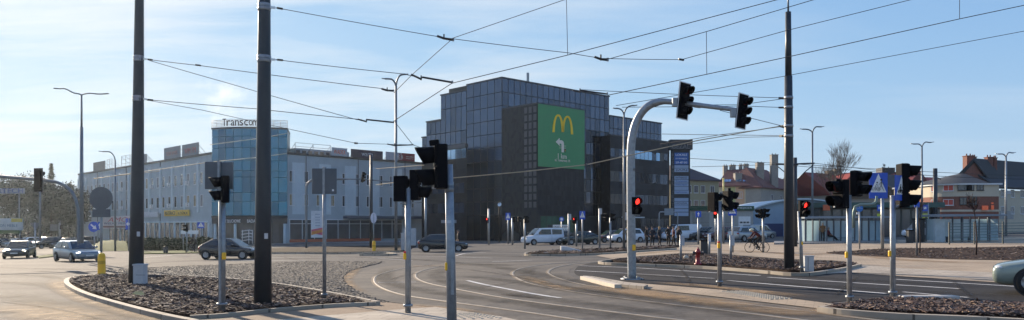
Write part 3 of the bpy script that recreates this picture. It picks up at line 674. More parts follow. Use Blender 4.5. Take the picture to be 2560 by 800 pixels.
s = At('traffic_light', 'low traffic signal with a dark plate beside it, among the parked cars at far left', 'traffic light', 150, 612, None)
s.tube('pole', [(150,612),(149,552)], 5, galv, 8); s.plate('plate', 125, 144, 561, 577, signback, dy=-.05)
signal_head(s.t, s.p(153,568,-.1), 70, 2, .30); signal_head(s.t, s.p(147,555,-.1), 200, 1, .25)
s = At('road_sign', 'blue rectangular direction sign at the office corner, beside the red lettered banner', 'road sign', 322, 628, None)
s.tube('pole', [(322,628),(322,545)], 4, galv, 8); s.plate('sign_panel', 314, 328, 546, 574, blue, dy=-.05); MB().disc(s.p(320,560,-.07), (0,-1,0), s.m(4), 16, .01).build('symbol', white, s.t)

def walker(par, c, h, R=XR, m=ink, flip=1):
    """A walking pictogram of height h standing on c, flat in the plane R/Z."""
    n = R.cross(ZUP); b = MB(); P = lambda x, z: c+R*(x*h*flip)+ZUP*(z*h)
    b.disc(P(0,.91), n, h*.085, 12, .006)
    for p, q, w_ in (((0,.80),(-.02,.42),.17),((-.02,.45),(-.16,.22),.09),((-.16,.22),(-.20,.0),.08),((0,.45),(.12,.22),.09),((.12,.22),(.22,.02),.08),((0,.76),(-.2,.5),.06),((0,.76),(.2,.52),.06)):
        p, q = P(*p), P(*q); b.obox(p+n*.003, q+n*.003, .006, w_*h, n)
    return b.build('pictogram', m, par)
def bike_pict(par, c, h, R=XR, m=ink):
    n = R.cross(ZUP); b = MB(); P = lambda x, z: c+R*(x*h)+ZUP*(z*h)
    for x in (-.25, .25):
        q = [P(x+.19*cos(2*pi*i/14), .19+.19*sin(2*pi*i/14)) for i in range(15)]
        for i in range(14): b.obox(q[i]+n*.003, q[i+1]+n*.003, .006, .05*h, n)
    for p, q, w_ in (((-.25,.19),(-.05,.45),.05),((-.05,.45),(.2,.42),.05),((.25,.19),(.18,.5),.05),((-.12,.5),(.06,.78),.13),((.06,.76),(.2,.52),.06),((-.1,.5),(.06,.22),.08)):
        b.obox(P(*p)+n*.003, P(*q)+n*.003, .006, w_*h, n)
    b.disc(P(.1,.91), n, h*.08, 12, .006)
    return b.build('pictogram', m, par)
def crossing_panel(s, px, py, w, h, dy=-.08, yaw=0., bike=False, par=None):
    """Blue square panel with the white triangle; yaw turns it about its own centre."""
    R = Vector((cos(radians(yaw)), sin(radians(yaw)), 0)); n = R.cross(ZUP); c = s.p(px, py, dy); a, b = s.m(w)/2, s.m(h)/2; a /= max(.25, cos(radians(yaw)))
    q = [c-R*a-ZUP*b, c+R*a-ZUP*b, c+R*a+ZUP*b, c-R*a+ZUP*b]
    o = MB().prism(q, -n*.02).build('sign_panel', blue, par or s.t)
    MB().prism([c+n*.006-R*a*.86-ZUP*b*.52, c+n*.006+R*a*.86-ZUP*b*.52, c+n*.006+ZUP*b*.94], -n*.005).build('white_triangle', white, o)
    c2 = c+n*.010-ZUP*b*.42
    if bike:
        bike_pict(o, c2-R*a*.24, b*.72, R); walker(o, c2+R*a*.30-ZUP*b*.02, b*.98, R)
        MB().obox(c2-R*a*.70+n*.004+ZUP*b*.14, c2+R*a*.25+n*.004+ZUP*b*.14, .006, b*.06, n).build('pictogram_line', ink, o)
    else:
        walker(o, c2, b*.95, R)
    return o

s = post('traffic_light', 'galvanised post with two signal visors in front of a square sign back', 'traffic light', 555, 778, 478, 17, dz=.08)
MB().bx(-.02,.02,-.13,-.09,.2,2.9).build('cable_duct', galv, s.t)
s.plate('sign_back', 512, 546.5, 404, 473, signback, dy=.12, bevel=.02); s.plate('sign_back', 548, 583, 405, 473, signback, dy=.12, bevel=.02)
MB().obox(s.p(548,403,.07), s.p(548,480,.07), .09, .05).build('rail', galv, s.t)
signal_head(s.t, s.p(556,473,-.12), -72, 2, .235); button(s.t, s.p(560,640,-.11), .085)
s = post('sign_post', 'grey post with two upright sign plates seen from behind, on the near left bed', 'road sign', 811, 752, 420, 9.5, dz=.05)
s.plate('sign_back', 780, 808, 421, 485, signback, dy=-.09, bevel=.02); s.plate('sign_back', 810.5, 842, 421, 485, signback, dy=-.09, bevel=.02); s.plate('sticker', 830, 835, 473, 478, white, dy=-.115, t=.004)
MB().obox(s.p(809.5,419,-.1), s.p(809.5,487,-.1), .05, .06).build('rail', galv, s.t)
s = post('traffic_light', 'galvanised post with two black signal heads seen from behind, left of the nearest post', 'traffic light', 1020, 782, 474, 15, dz=.03)
signal_head(s.t, s.p(1005,472,.05), 160, 2, .22); signal_head(s.t, s.p(1046,463,.12), 82, 2, .26)
MB().obox(s.p(1000,509), s.p(1055,506,.1), .04, .03).build('bracket', galv, s.t); button(s.t, s.p(1012.5,641,-.03), .075, True)
s = post('traffic_light', 'nearest galvanised post, cut by the bottom edge, two visors pointing left and a camera', 'traffic light', 1131, 868, 411, [26,20], topx=1122, dz=.0, ring=False)
hd = signal_head(s.t, s.p(1090,417,-.05), -80, 2, .27); MB().obox(s.p(1080,470), s.p(1122,468), .06, .03).build('bracket', galv, s.t)
cb_ = MB(Matrix.Translation(s.p(1086,357,-.05)) @ Matrix.Rotation(-.12, 4, 'Y')).box((0,0,0), (.155,.10,.09)).build('camera_housing', black, s.t, bevel=.015); MB().obox(s.p(1090,362), s.p(1090,370), .03, .03).build('camera_mount', chrome, s.t)
clamp(s, 1123, 463, 21.5); clamp(s, 1123, 472, 21.5); button(s.t, s.p(1118,666,-.02), .070)
MB().box(s.p(1131,693,-.085), (.05,.02,.55)).build('access_cover', galv, s.t); s.plate('sticker', 1118,1128, 551, 558, mat('pale_sticker', (.5,.52,.54)), dy=-.075, t=.004)
# far side of the left junction
s = At('traffic_light', 'far curved mast whose thin arm carries one tilted signal head across the low office', 'traffic light', 766, 622, None)
s.tube('mast', [(a.x, a.z) for a in smooth_pts([Vector((q[0], 0, q[1])) for q in ((766,622),(766,480),(768,462),(778,452),(800,449),(900,448),(985,456))], 4)], [6]*19+[3]*6, graypaint)
signal_head(s.t, s.p(908,443,-.1), 60, 3, .26, board=True, tilt=radians(10))
s = At('tram_pole', 'dark slim pole in front of the purple roof billboard, left of the tall double lamp', 'tram pole', 928, 622, None)
s.tube('pole', [(928,622),(928,388)], [9,7], polep, 12); clamp(s, 928, 450, 10, polep); MB().lathe([(.2,0),(.2,.05),(.1,.06)], 10).build('base_flange', polep, s.t)
s = At('road_sign', 'pale oval road sign seen edge on, on a thin post above a yellow bollard', 'road sign', 934, 622, None)
s.tube('pole', [(934,622),(934,535)], 3, galv, 8); MB().prism([s.p(934,545,-.05)+Vector((s.m(6.5)*cos(2*pi*i/24), .3*cos(2*pi*i/24), s.m(13.5)*sin(2*pi*i/24))) for i in range(24)], (0,.02,0)).build('sign_panel', mat('pale_sign', (.7,.68,.74), .4), s.t)
s = At('traffic_bollard', 'yellow plastic bollard on the far median under the oval sign', 'bollard', 935, 630, 'yellow bollards'); bollard(s, 935, 602, 630, 9)
s = At('cable_cabinet', 'narrow grey cable cabinet at the foot of the tall double lamp', 'cabinet', 1010, 628, None); s.plate('body', 1003, 1015, 584, 628, boxgrey, t=.3, bevel=.02); s.plate('lid', 1002, 1016, 582, 584, boxgrey, t=.34)
s = At('cable_cabinet', 'wide pale cabinet behind the black hatchback, right of the narrow cabinet', 'cabinet', 1024, 616, None); s.plate('body', 1009, 1040, 571, 612, boxgrey, t=.4, bevel=.02); s.plate('plinth', 1010, 1039, 612, 617, conc, t=.38)
s = At('traffic_light', 'slim far signal post between the black hatchback and the dark building', 'traffic light', 1064, 612, None); s.tube('pole', [(1064,612),(1064,488)], 6, galv, 8); signal_head(s.t, s.p(1068,476,-.05), 80, 2, .26)
s = At('traffic_light', 'small far signal by the hedge, seen edge on over the white direction board', 'traffic light', 467, 632, None); s.tube('pole', [(467,632),(467,563)], 4, galv, 8); signal_head(s.t, s.p(465,570,-.05), -75, 2, .27)
s = At('direction_board', 'long white direction board on two thin posts by the hedge, under the small signal', 'road sign', 478, 628, None); s.plate('sign_panel', 452, 496, 576, 585, white, dy=-.05); s.tube('pole', [(458,629),(458,576)], 2.5, galv, 6); s.tube('pole', [(490,629),(490,576)], 2.5, galv, 6)
s = At('crossing_sign', 'blue square pedestrian crossing sign at far left, beside the hedge and the glass tower', 'road sign', 502, 626, None); s.tube('pole', [(502,626),(502,556)], 3, galv, 6); crossing_panel(s, 502, 563, 17, 15, dy=-.12)

# --- main mast arm
s = At('traffic_light', 'big curved galvanised mast with two three lamp signals over the road', 'traffic light', 1580, 699, None)
pts = smooth_pts([Vector((q[0], q[2], q[1])) for q in ((1580,700,0),(1578,560,0),(1577,400,0),(1581,340,0),(1595,296,0),(1618,267,-.1),(1648,255,-.2),(1690,256,-.5),(1850,276,-1.9))], 6)
q = [(a.x, a.z, a.y) for a in pts]; k = len(q)
s.tube('mast', q, [22-(22-18)*i/k if i < k*.72 else 17-8*(i-k*.72)/(k*.28) for i in range(k)], galv, 16)
flange(s, 26); MB().box((0,0,.03), (.62,.62,.06)).build('base_plate', signback, s.t)
clamp(s, 1577.5, 421, 20); clamp(s, 1577.5, 424, 20)
for x, y, dy, d, tl in ((1712,252,-.75,.27,.10), (1858,278,-1.95,.245,.11)):
    signal_head(s.t, s.p(x, y, dy), 34, 3, d, dim=(0,), board=True, tilt=tl)
    MB().box(s.p(x-24, y+4, dy), (.2,.16,.3)).build('clamp', galv, s.t, bevel=.02)
MB().obox(s.p(1735,262,-.72), s.p(1752,264,-.8), .2, .16).build('clamp', galv, s.t)
signal_head(s.t, s.p(1591,514,-.15), 14, 2, .235, lit=(0,)); MB().obox(s.p(1580,537), s.p(1600,538,-.1), .04, .03).build('bracket', galv, s.t)
button(s.t, s.p(1585,619,-.19), .11)
# --- hydrant island posts
s = post('traffic_light', 'thin galvanised post with two black heads back to back, in front of the hydrant island', 'traffic light', 1799, 718, 505, 11)
signal_head(s.t, s.p(1786,505,.05), 120, 2, .225); signal_head(s.t, s.p(1824,502,.05), 108, 2, .235); MB().obox(s.p(1773,529), s.p(1836,529), .035, .03).build('bracket', galv, s.t)
MB().lathe([(.05,0),(.05,.08),(0.0,.08)], 8, s.p(1823,477)).build('detector', black, s.t); button(s.t, s.p(1797,614,-.07), .085, True)
s = At('litter', 'yellowish scrap of paper lying on the bark near the leftmost tram pole', 'litter', 349, 740, None, dz=.09); MB(Matrix.Translation((0,0,.06)) @ Matrix.Rotation(.4,4,'X') @ Matrix.Rotation(.3,4,'Y')).prism([(-.17,-.08,0),(.05,-.11,.02),(.16,.02,0),(.02,.10,.03),(-.14,.07,0)], (0,0,.01)).build('sheet', mat('scrap_yellow', (.6,.45,.18), .8, 0, .2, 6), s.t)
s = At('fire_hydrant', 'dark red fire hydrant on the mulched island', 'fire hydrant', 1745, 661, None, dz=.07)
MB().lathe([(.17,0),(.17,.05),(.11,.07),(.095,.5),(.13,.52),(.13,.58),(.11,.62),(.06,.72),(.03,.74),(.03,.80),(0.001,.80)], 16).build('barrel', redp, s.t)
for d in (-1, 1): MB(Matrix.Translation((.12*d,0,.52)) @ Matrix.Rotation(pi/2*d, 4, 'Y')).lathe([(.075,0),(.075,.10),(.09,.10),(.09,.14),(0.001,.15)], 12).build('outlet', mat('hydrant_cap', (.10,.085,.08), .5, .3), s.t)
s = At('stone', 'small pale stone lying in the bark beside the hydrant', 'stone', 1715, 648, None, dz=.09); MB().sphere((0,0,.1), .13, 10, (1.1,.8,.9)).build('body', mat('pale_stone', (.55,.48,.38), .9, 0, .2, 8), s.t)
s = At('litter_bin', 'dark slender litter bin behind the hydrant island', 'bin', 1760, 634, None); r = s.m(10)
MB().bx(-r, r, -.22, .22, 0, s.m(31)).build('body', mat('dark_bin', (.025,.028,.033), .5), s.t, bevel=.02); MB().bx(-r*1.06, r*1.06, -.24, .24, s.m(31), s.m(34)).build('lid', black, s.t, bevel=.02)
for px, py, top, lb in ((1702,657,588,'short post with a small grey box, left of the hydrant'), (1773,638,586,'short post with a pale tag, right of the litter bin'), (1827,656,588,'short post with a small grey box, on the island under the cyclist side crossing sign')):
    s = post('button_post', lb, 'post', px, py, top, 6, group='short posts by the hydrant island', ring=False)
    s.plate('control_box', px+1 if px != 1773 else px-3, px+9 if px != 1773 else px+4, top+1, top+(26 if px != 1773 else 18), boxgrey if px != 1773 else white, dy=-.06, t=.08, bevel=.01)
# --- right signals
s = post('traffic_light', 'galvanised post with a camera topped signal facing left and a curved bracket', 'traffic light', 2124, 760, 490, 12.5, topx=2122, dz=.06)
signal_head(s.t, s.p(2096,485,-.05), -66, 2, .25, dim=(0,)); MB().obox(s.p(2085,517), s.p(2122,519), .04, .03).build('bracket', galv, s.t)
cm_ = MB(Matrix.Translation(s.p(2095,452,-.05))).box((0,0,0), (.11,.09,.08)).build('camera_housing', black, s.t, bevel=.02)
MB().tube([s.p(*a) for a in ((2134,570,.1),(2134,530,.1),(2138,517,.1),(2150,512,.1),(2180,511,.1),(2190,505,.1),(2192,490,.1))], s.m(7)/2, 8).build('bracket', mat('green_grey_steel', (.22,.29,.27), .5, .4), s.t)
signal_head(s.t, s.p(2147,459,.0), 42, 2, .222); button(s.t, s.p(2117,637,0), .075)
s = post('crossing_sign', 'large blue crossing sign with a cyclist and a walker, on its own slim post', 'road sign', 2206, 622, 480, 8, ring=False, dz=0.)
crossing_panel(s, 2196, 464, 46, 64, dy=-.15, bike=True)
s = post('traffic_light', 'galvanised post with a three lamp signal pointing right, blue crossing sign edge fixed to it', 'traffic light', 2232, 748, 491, 13, dz=.06)
signal_head(s.t, s.p(2265,464,-.02), 84, 3, .265); MB().tube([s.p(*a) for a in ((2232,517),(2242,517),(2250,513),(2253,503))], s.m(7)/2, 8).build('bracket', galv, s.t)
crossing_panel(s, 2253, 470, 46, 62, dy=-.2, yaw=38, bike=True); button(s.t, s.p(2225,634,0), .075)
s = post('traffic_light', 'leaning galvanised post with a small lit red signal, beside the slender tram pole', 'traffic light', 2005, 679, 530, 9, topx=1998, dz=.06)
signal_head(s.t, s.p(2010,522,-.08), 12, 2, .24, lit=(0,)); button(s.t, s.p(2005,608,-.05), .07)
s = At('cable_cabinet', 'low pale cabinet behind the leaning signal post, at the tram pole foot', 'cabinet', 2019, 678, None, dz=.06); s.plate('body', 2009, 2032, 641, 679, boxgrey, dy=.15, t=.25, bevel=.015); s.plate('door_seam', 2020, 2021, 643, 676, mat('seam_dark', (.08,.08,.09)), dy=.02, t=.006); s.plate('lid', 2008, 2033, 639, 641, boxgrey, dy=.15, t=.28)
# --- the far crossing in front of the parked cars
def far_signal(label, px, py, top, heads, w=5, extra=None):
    s = At('traffic_light', label, 'traffic light', px, py, 'signals of the far crossing'); s.tube('pole', [(px,py),(px,top)], w, galv, 8)
    for hx, hy, yaw, lit in heads: signal_head(s.t, s.p(hx, hy, -.1), yaw, 2, .25, lit=lit)
    return s
far_signal('far signal post with a red light, right of the black hatchback', 1222, 612, 522, ((1218,551,-25,(0,)),))
far_signal('far signal post with one dark head, in front of the white delivery van nose', 1312, 622, 548, ((1316,549,140,()),))
far_signal('far signal post whose two dark heads face away, between the pedestrian sign and the van', 1281, 612, 545, ((1287,549,150,()),(1298,549,110,())))
far_signal('far signal post with a red light in front of the dark green sedan', 1441, 616, 552, ((1436,551,-40,(0,)),))
far_signal('far signal post with two dark heads, right of the dark green sedan', 1526, 623, 544, ((1513,543,-75,()),(1531,543,80,())))
for px, py, top, lb in ((1422,613,535,'far grey post with a small box on top, in front of the dark sedan nose'), (1499,620,521,'far grey post with a small box on top and a tag, behind the central island')):
    s = At('sign_post', lb, 'post', px, py, 'far grey posts'); s.tube('pole', [(px,py),(px,top)], 5, galv, 8); s.plate('small_box', px-1, px+6, top, top+15, boxgrey, dy=-.08)
s = At('sign_post', 'plain grey post beside the double lamp, behind the big curved mast', 'post', 1560, 624, 'far grey posts'); s.tube('pole', [(1560,624),(1560,540)], 6, galv, 8); s.plate('small_box', 1563, 1570, 531, 550, boxgrey, dy=-.08)
for px, py, y, w_, h_, lb in ((1270,610,541,12,18,'small blue pedestrian crossing sign in front of the dark tower'), (1456,622,538,14,21,'blue pedestrian crossing sign above the dark green sedan')):
    s = At('crossing_sign', lb, 'road sign', px, py, 'small pedestrian crossing signs'); s.tube('pole', [(px,py),(px,y-8)], 3.6, galv, 8); crossing_panel(s, px, y, w_, h_, dy=-.13)
s = At('road_sign', 'tiny round blue sign above the phone number board', 'road sign', 1404, 608, None); s.tube('pole', [(1404,608),(1404,545)], 3, galv, 6); MB().disc(s.p(1404,548,-.05), (0,-1,0), s.m(6), 18, .02).build('sign_panel', blue, s.t); MB().disc(s.p(1404,548,-.08), (0,-1,0), s.m(3.5), 14, .01).build('symbol', white, s.t)
s = At('road_sign', 'oval mirror like sign high on a thin post in front of the dark tower edge', 'road sign', 1248, 606, None); s.tube('pole', [(1248,606),(1248,505)], 2.5, black, 6); MB().disc(s.p(1249,511,-.05), (-.5,-1,.2), s.m(5), 16, .03).build('sign_panel', mat('pale_mirror', (.5,.6,.7), .2, .5), s.t)
s = At('one_way_sign', 'square blue sign with a white arrow up, in front of the white delivery van', 'road sign', 1746, 611, None); s.tube('pole', [(1746,611),(1746,545)], 5, galv, 8); s.plate('sign_panel', 1739, 1753, 528, 543, blue, dy=-.06)
MB().prism(arrow_shape(s.p(1746,535.5,-.09), XR, s.m(7), 0), (0,.006,0)).build('arrow', white, s.t)
s = At('crossing_sign', 'blue and white crossing sign set at an angle, behind the two back to back heads', 'road sign', 1832, 632, None); s.tube('pole', [(1832,632),(1832,530)], 5, galv, 8); crossing_panel(s, 1831, 528, 19, 22, dy=-.14, yaw=-20)
far_signal('far signal post with two heads, behind the road cyclist', 1908, 631, 530, ((1899,534,-80,()),(1914,533,70,())), 6)
s = At('sign_post', 'tall thin post with a yellow top section, in front of the pastel flats', 'post', 1809, 609, None); s.tube('pole', [(1809,609),(1809,500)], 4.5, galv, 8); s.tube('upper_pole', [(1809,500),(1809,445)], 4.5, mat('pale_yellow_paint', (.6,.5,.15), .5), 8)
far_signal('far signal with a red light behind the post of the two back to back heads', 1789, 612, 530, ((1788,537,-20,(0,)),), 4)
s = At('cycle_path_sign', 'round blue foot and cycle path sign in front of the long tram shelter', 'road sign', 2149, 623, None); s.tube('pole', [(2149,623),(2149,522)], 4, galv, 8); MB().disc(s.p(2149,521,-.05), (0,-1,0), s.m(8.5), 24, .02).build('sign_panel', mat('path_sign_blue', (.02,.16,.5), .4), s.t)
MB().obox(s.p(2142,521,-.09), s.p(2156,521,-.09), .008, .03, Vector((0,1,0))).build('dividing_line', white, s.t); walker(s.t, s.p(2149,520,-.09), s.m(6), XR, white); s.plate('plate', 2141, 2149, 531, 536, white, dy=-.06)
for px, py, x0, x1, lb in ((2198,604,2193,2205,'blue and yellow tram stop sign behind the big crossing sign'), (2312,600,2306,2319,'blue and yellow tram stop sign right of the three lamp signal')):
    s = At('tram_stop_sign', lb, 'stop sign', px, py, 'tram stop signs'); s.tube('pole', [(x1+2,py),(x1+2,508)], 3, galv, 6); s.plate('blue_panel', x0, x1, 512, 528, blue, dy=-.05); s.plate('yellow_panel', x0, x1, 534, 545, mat('stop_yellow', (.5,.55,.05), .5), dy=-.05); s.plate('pictogram', x0+3, x1-3, 517, 523, white, dy=-.075, t=.01)
s = At('sign_post', 'thin pale post with a small blue sign, in front of the ticket cabinet', 'post', 2292, 642, None); s.tube('pole', [(2292,642),(2292,515)], 4.5, galv, 8); s.plate('sign_panel', 2286, 2299, 504, 518, blue, dy=.05)
for x0, x1, y0, py, lb in ((2268,2280,574,608,'low dark litter bin at the tram stop'), (2284,2309,546,606,'tall dark ticket cabinet at the tram stop')):
    s = At('stop_cabinet', lb, 'cabinet' if x0 > 2270 else 'bin', (x0+x1)/2, py, None); s.plate('body', x0, x1, y0+3, py, mat('dark_bin', (.025,.028,.033)), t=.5, bevel=.03); s.plate('lid', x0-1, x1+1, y0, y0+3, black, t=.55)

# --- overhead wires
wire_m = mat('wire_dark', (.045,.045,.05), .85, 0, .1, 3, spec=.1); lit_m = mat('sunlit_cable_tone', (.40,.33,.22), .7, .1, .15, 2); ins_m = mat('insulator_dark', (.02,.016,.016), .4, 0, .1)  # second wire colour is paler and warm, with the sunlight put into it
def wire(label, pts, wpx=2.0, sag=0., m=wire_m, name='overhead_wire', group='overhead wires', ins=()):
    """pts: px, py, Y (None: a contact wire 6 m up)."""
    q = []
    for px, py, Y in pts:
        Y = Y or F*4.15/(YH-py); q.append(W(px, py, Y))
    if pts[-1][1] < 0 and pts[0][1] >= 0 or pts[-1][0] > 2560: q.append(q[-1]+(q[-1]-q[-2]).normalized()*30)      # the wire runs on outside the frame
    if pts[0][1] < 0 and pts[-1][1] > 0 and len(pts) > 2: q.insert(0, q[0]+(q[0]-q[1]).normalized()*30)
    out = []
    for a, b in zip(q[:-1], q[1:]):
        for j in range(8):
            t = j/8; v = a.lerp(b, t); v.z -= sag*4*t*(1-t)*(b-a).length/20; out.append(v)
    out.append(q[-1])
    loc = q[0].copy(); o = thing(name, label, 'cable', loc, 0, group)
    MB().tube([v-loc for v in out], [max(.005, wpx*.41*v.y/F) for v in out], 5, cap=False).build('strand', m, o, fix=False)
    for (px, py, Y) in ins:
        c = W(px, py, Y)-loc; d = (q[1]-q[0]).normalized()*(7*Y/F); MB().obox(c-d, c+d, 5*Y/F, 4*Y/F).build('insulator', ins_m, o)
    return o
YA, YB, YC = 28.2, 19.6, 31.5
wire('wire from the upper clamp of the nearest tram pole to the upper middle sky', [(688,19,YB),(1110,94,20),(1420,132,18.6),(1505,146,18),(1704,149,20)], 2, .05, ins=[(700,21,YB),(1703,149,20)])
wire('wire from the lower clamp of the nearest tram pole to the lamp top', [(688,149,YB),(1010,185,22),(1040,192,23)], 2, .05, ins=[(700,150,YB)])
wire('upper wire of the upper clamp of the leftmost tram pole', [(366,148,YA),(500,164,27),(960,222,30)], 2, .05, ins=[(375,149,YA),(495,163,27)])
wire('lower wire of the upper clamp of the leftmost tram pole, falling to the right', [(366,149,YA),(560,205,30),(895,300,34)], 1.8, .05)
wire('upper wire of the lower clamp of the leftmost tram pole', [(366,249,YA),(640,272,30),(905,299,33)], 2, .05, ins=[(375,250,YA)])
wire('lower wire of the lower clamp of the leftmost tram pole, fading behind the glass tower', [(366,250,YA),(500,274,32),(720,322,38),(890,358,44),(1035,362,48)], 1.6, .02, ins=[(890,358,44)])
wire('wire running from the top edge down to the left past the lamp', [(1418,-3,16),(1133,95,20),(1030,187,24),(985,232,27)], 2)
wire('contact wire sweeping from the tall double lamp up to the top right', [(985,302,None),(1130,208,None),(1418,138,None),(1955,-4,None)], 2.4)
wire('wire continuing from the contact wire down to the left office', [(985,302,30.2),(1032,362,38),(1060,372,42)], 1.8)
wire('contact wire crossing behind the signal mast to the top right corner', [(1520,238,None),(1770,185,None),(1980,140,None),(2400,47,None),(2575,10,None)], 2.4)
wire('thin wire running from the middle of the sky to the top right', [(1520,148,19),(1766,79,17),(2045,-4,15)], 2.2)
wire('thin wire rising from the small insulator to the top edge at the right', [(1704,149,20),(1960,78,18),(2290,-4,16)], 2)
wire('wire crossing behind the slender tram pole towards the right edge', [(1540,264,30),(1790,222,28),(1985,186,26),(2575,75,22)], 1.8)
wire('dropper hanging from the top edge to the contact wire, left one', [(1416,-4,18.6),(1419,137,18.6)], 1.8, group='droppers'); wire('dropper in the middle, hanging between two wires over the signal mast', [(1766,79,20.9),(1767,185,20.9)], 1.8, group='droppers'); wire('dropper at the far right of the sky', [(2399,-4,15.3),(2399,47,15.3)], 1.8, group='droppers')
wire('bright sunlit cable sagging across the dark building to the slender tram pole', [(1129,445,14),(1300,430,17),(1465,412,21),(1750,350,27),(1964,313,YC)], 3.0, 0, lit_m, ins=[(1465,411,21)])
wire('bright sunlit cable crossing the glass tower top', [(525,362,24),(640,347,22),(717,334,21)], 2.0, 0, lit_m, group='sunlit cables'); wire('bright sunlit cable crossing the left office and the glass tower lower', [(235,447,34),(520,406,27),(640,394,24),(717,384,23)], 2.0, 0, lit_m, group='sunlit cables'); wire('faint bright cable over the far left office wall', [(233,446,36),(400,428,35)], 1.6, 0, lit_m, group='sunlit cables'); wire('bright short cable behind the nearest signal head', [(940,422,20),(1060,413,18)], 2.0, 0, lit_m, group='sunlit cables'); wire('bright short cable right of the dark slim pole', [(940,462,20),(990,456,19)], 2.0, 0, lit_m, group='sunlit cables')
for i, (lb, p) in enumerate((('topmost wire into the slender tram pole, from the tall tower roof', [(1450,224,40),(1700,236,36),(1964,245,YC)]), ('second wire into the slender tram pole, passing the right signal', [(1690,262,33),(1850,262,32),(1964,246,YC)]), ('wire into the second clamp of the slender tram pole', [(1555,268,36),(1860,265,33),(1964,269,YC)]), ('wire into the third clamp of the slender tram pole, rising from the totem', [(1650,360,45),(1800,337,38),(1964,315,YC)]), ('wire into the third clamp crossing over the right signal', [(1800,276,33),(1880,296,32),(1964,317,YC)]), ('wire into the lowest clamp of the slender tram pole, from the granite roof', [(1655,335,45),(1880,338,36),(1964,339,YC)]), ('lowest wire into the slender tram pole, from the totem side', [(1720,361,45),(1850,343,36),(1964,341,YC)]))):
    wire(lb, p, 1.8, .02, group='span wires of the slender tram pole', ins=[(1964+(-10), p[-1][1], YC)])
wire('thin far wire over the roofs of the pastel flats, upper', [(1725,396,70),(2000,411,60),(2560,440,90)], 1.5, .03, group='far thin wires'); wire('thin far wire over the roofs of the pastel flats, lower', [(1730,417,70),(1940,411,58),(2340,440,60)], 1.5, .03, group='far thin wires'); wire('thin far wire over the slate roofs', [(2036,408,57),(2338,440,66),(2560,448,70)], 1.5, .05, group='far thin wires')
def arm(label, pts, Y, wpx=5):
    loc = W(*pts[0], Y); o = thing('section_insulator', label, 'insulator arm', loc, 0, 'insulator arms on the wires')
    MB().tube([W(*p, Y)-loc for p in pts], wpx/2*Y/F, 8).build('rod', ins_m, o); c = W(*pts[-1], Y)-loc; MB().obox(c-Vector((0,0,.03)), c+Vector((0,0,.05)), .05, .05).build('fitting', galv, o)
    c = W(*pts[1], Y)-loc; MB().obox(c-Vector((0,0,.03)), c+Vector((0,0,.11)), .035, .035).build('fitting', ins_m, o)
arm('insulator arm right of the lamp top, largest one', [(1028,186),(1053,198),(1056,193),(1131,206)], 22.5); arm('small insulator on the wire high above the lamp', [(1093,90),(1110,96),(1133,100)], 20, 6); arm('insulator arm left of the lamp pole, at middle height', [(895,298),(916,304),(918,299),(984,306)], 31, 4)
arm('thin insulator arm in front of the dark building edge', [(968,360),(986,364),(1032,362)], 38, 3); arm('small insulator in the middle of the sky', [(1486,142),(1502,148),(1519,150)], 18.3, 6); arm('insulator arm above the roof of the dark tower', [(1432,226),(1450,230),(1452,226),(1518,235)], 24, 4); arm('small insulator left of the lamp fork', [(954,222),(968,226),(984,227)], 28, 5)
# ---------------------------------------------------------------- buildings
class Fac:
    """A vertical facade plane through O (world, z = 0) running along R; out = distance in front of it."""
    def __init__(s, O, R): s.O = Vector((O[0], O[1], 0)); s.R = Vector((R[0], R[1], 0)).normalized(); s.n = s.R.cross(ZUP)
    def pt(s, u, z, out=0.): return s.O + s.R*u + ZUP*z + s.n*out
    def uz(s, px, py, out=0.):
        d = Vector(((px-CX)/F, 1, -(py-YH)/F)); o = Vector((0,0,H)); P0 = s.O+s.n*out
        t = (P0-o).dot(s.n)/d.dot(s.n); p = o+d*t
        return (p-s.O).dot(s.R), p.z
    def u(s, px, out=0.): return s.uz(px, YH, out)[0]
    def z(s, px, py, out=0.): return s.uz(px, py, out)[1]
    def box(s, mb, u0, u1, z0, z1, o0, o1):
        return mb.prism([s.pt(u0,z0,o0), s.pt(u1,z0,o0), s.pt(u1,z1,o0), s.pt(u0,z1,o0)], s.n*(o1-o0))
    def sub(s, u, out=0.): return Fac(s.pt(u, 0, out), s.R)
def panels(fc, mb, u0, u1, z0, z1, nu, nz, out, gap=.05, tilt=.004, ks=(0,), rng=random, weights=None):
    """A grid of separate cladding or glass panels, each leaning by a hair so that reflections break from one to the next."""
    du, dz = (u1-u0)/nu, (z1-z0)/nz
    for i in range(nu):
        for j in range(nz):
            a, b = rng.gauss(0, tilt)*du, rng.gauss(0, tilt)*dz; mb.cm = rng.choices(ks, weights)[0]
            U0, U1, Z0, Z1 = u0+du*i+gap/2, u0+du*(i+1)-gap/2, z0+dz*j+gap/2, z0+dz*(j+1)-gap/2
            mb.add([fc.pt(U0,Z0,out-a-b), fc.pt(U1,Z0,out+a-b), fc.pt(U1,Z1,out+a+b), fc.pt(U0,Z1,out-a+b)], [(0,1,2,3)])
    mb.cm = 0
def refl(name, col, rough=.07, metal=.85, var=.25, vs=.25): return mat(name, col, rough, metal, var, vs)
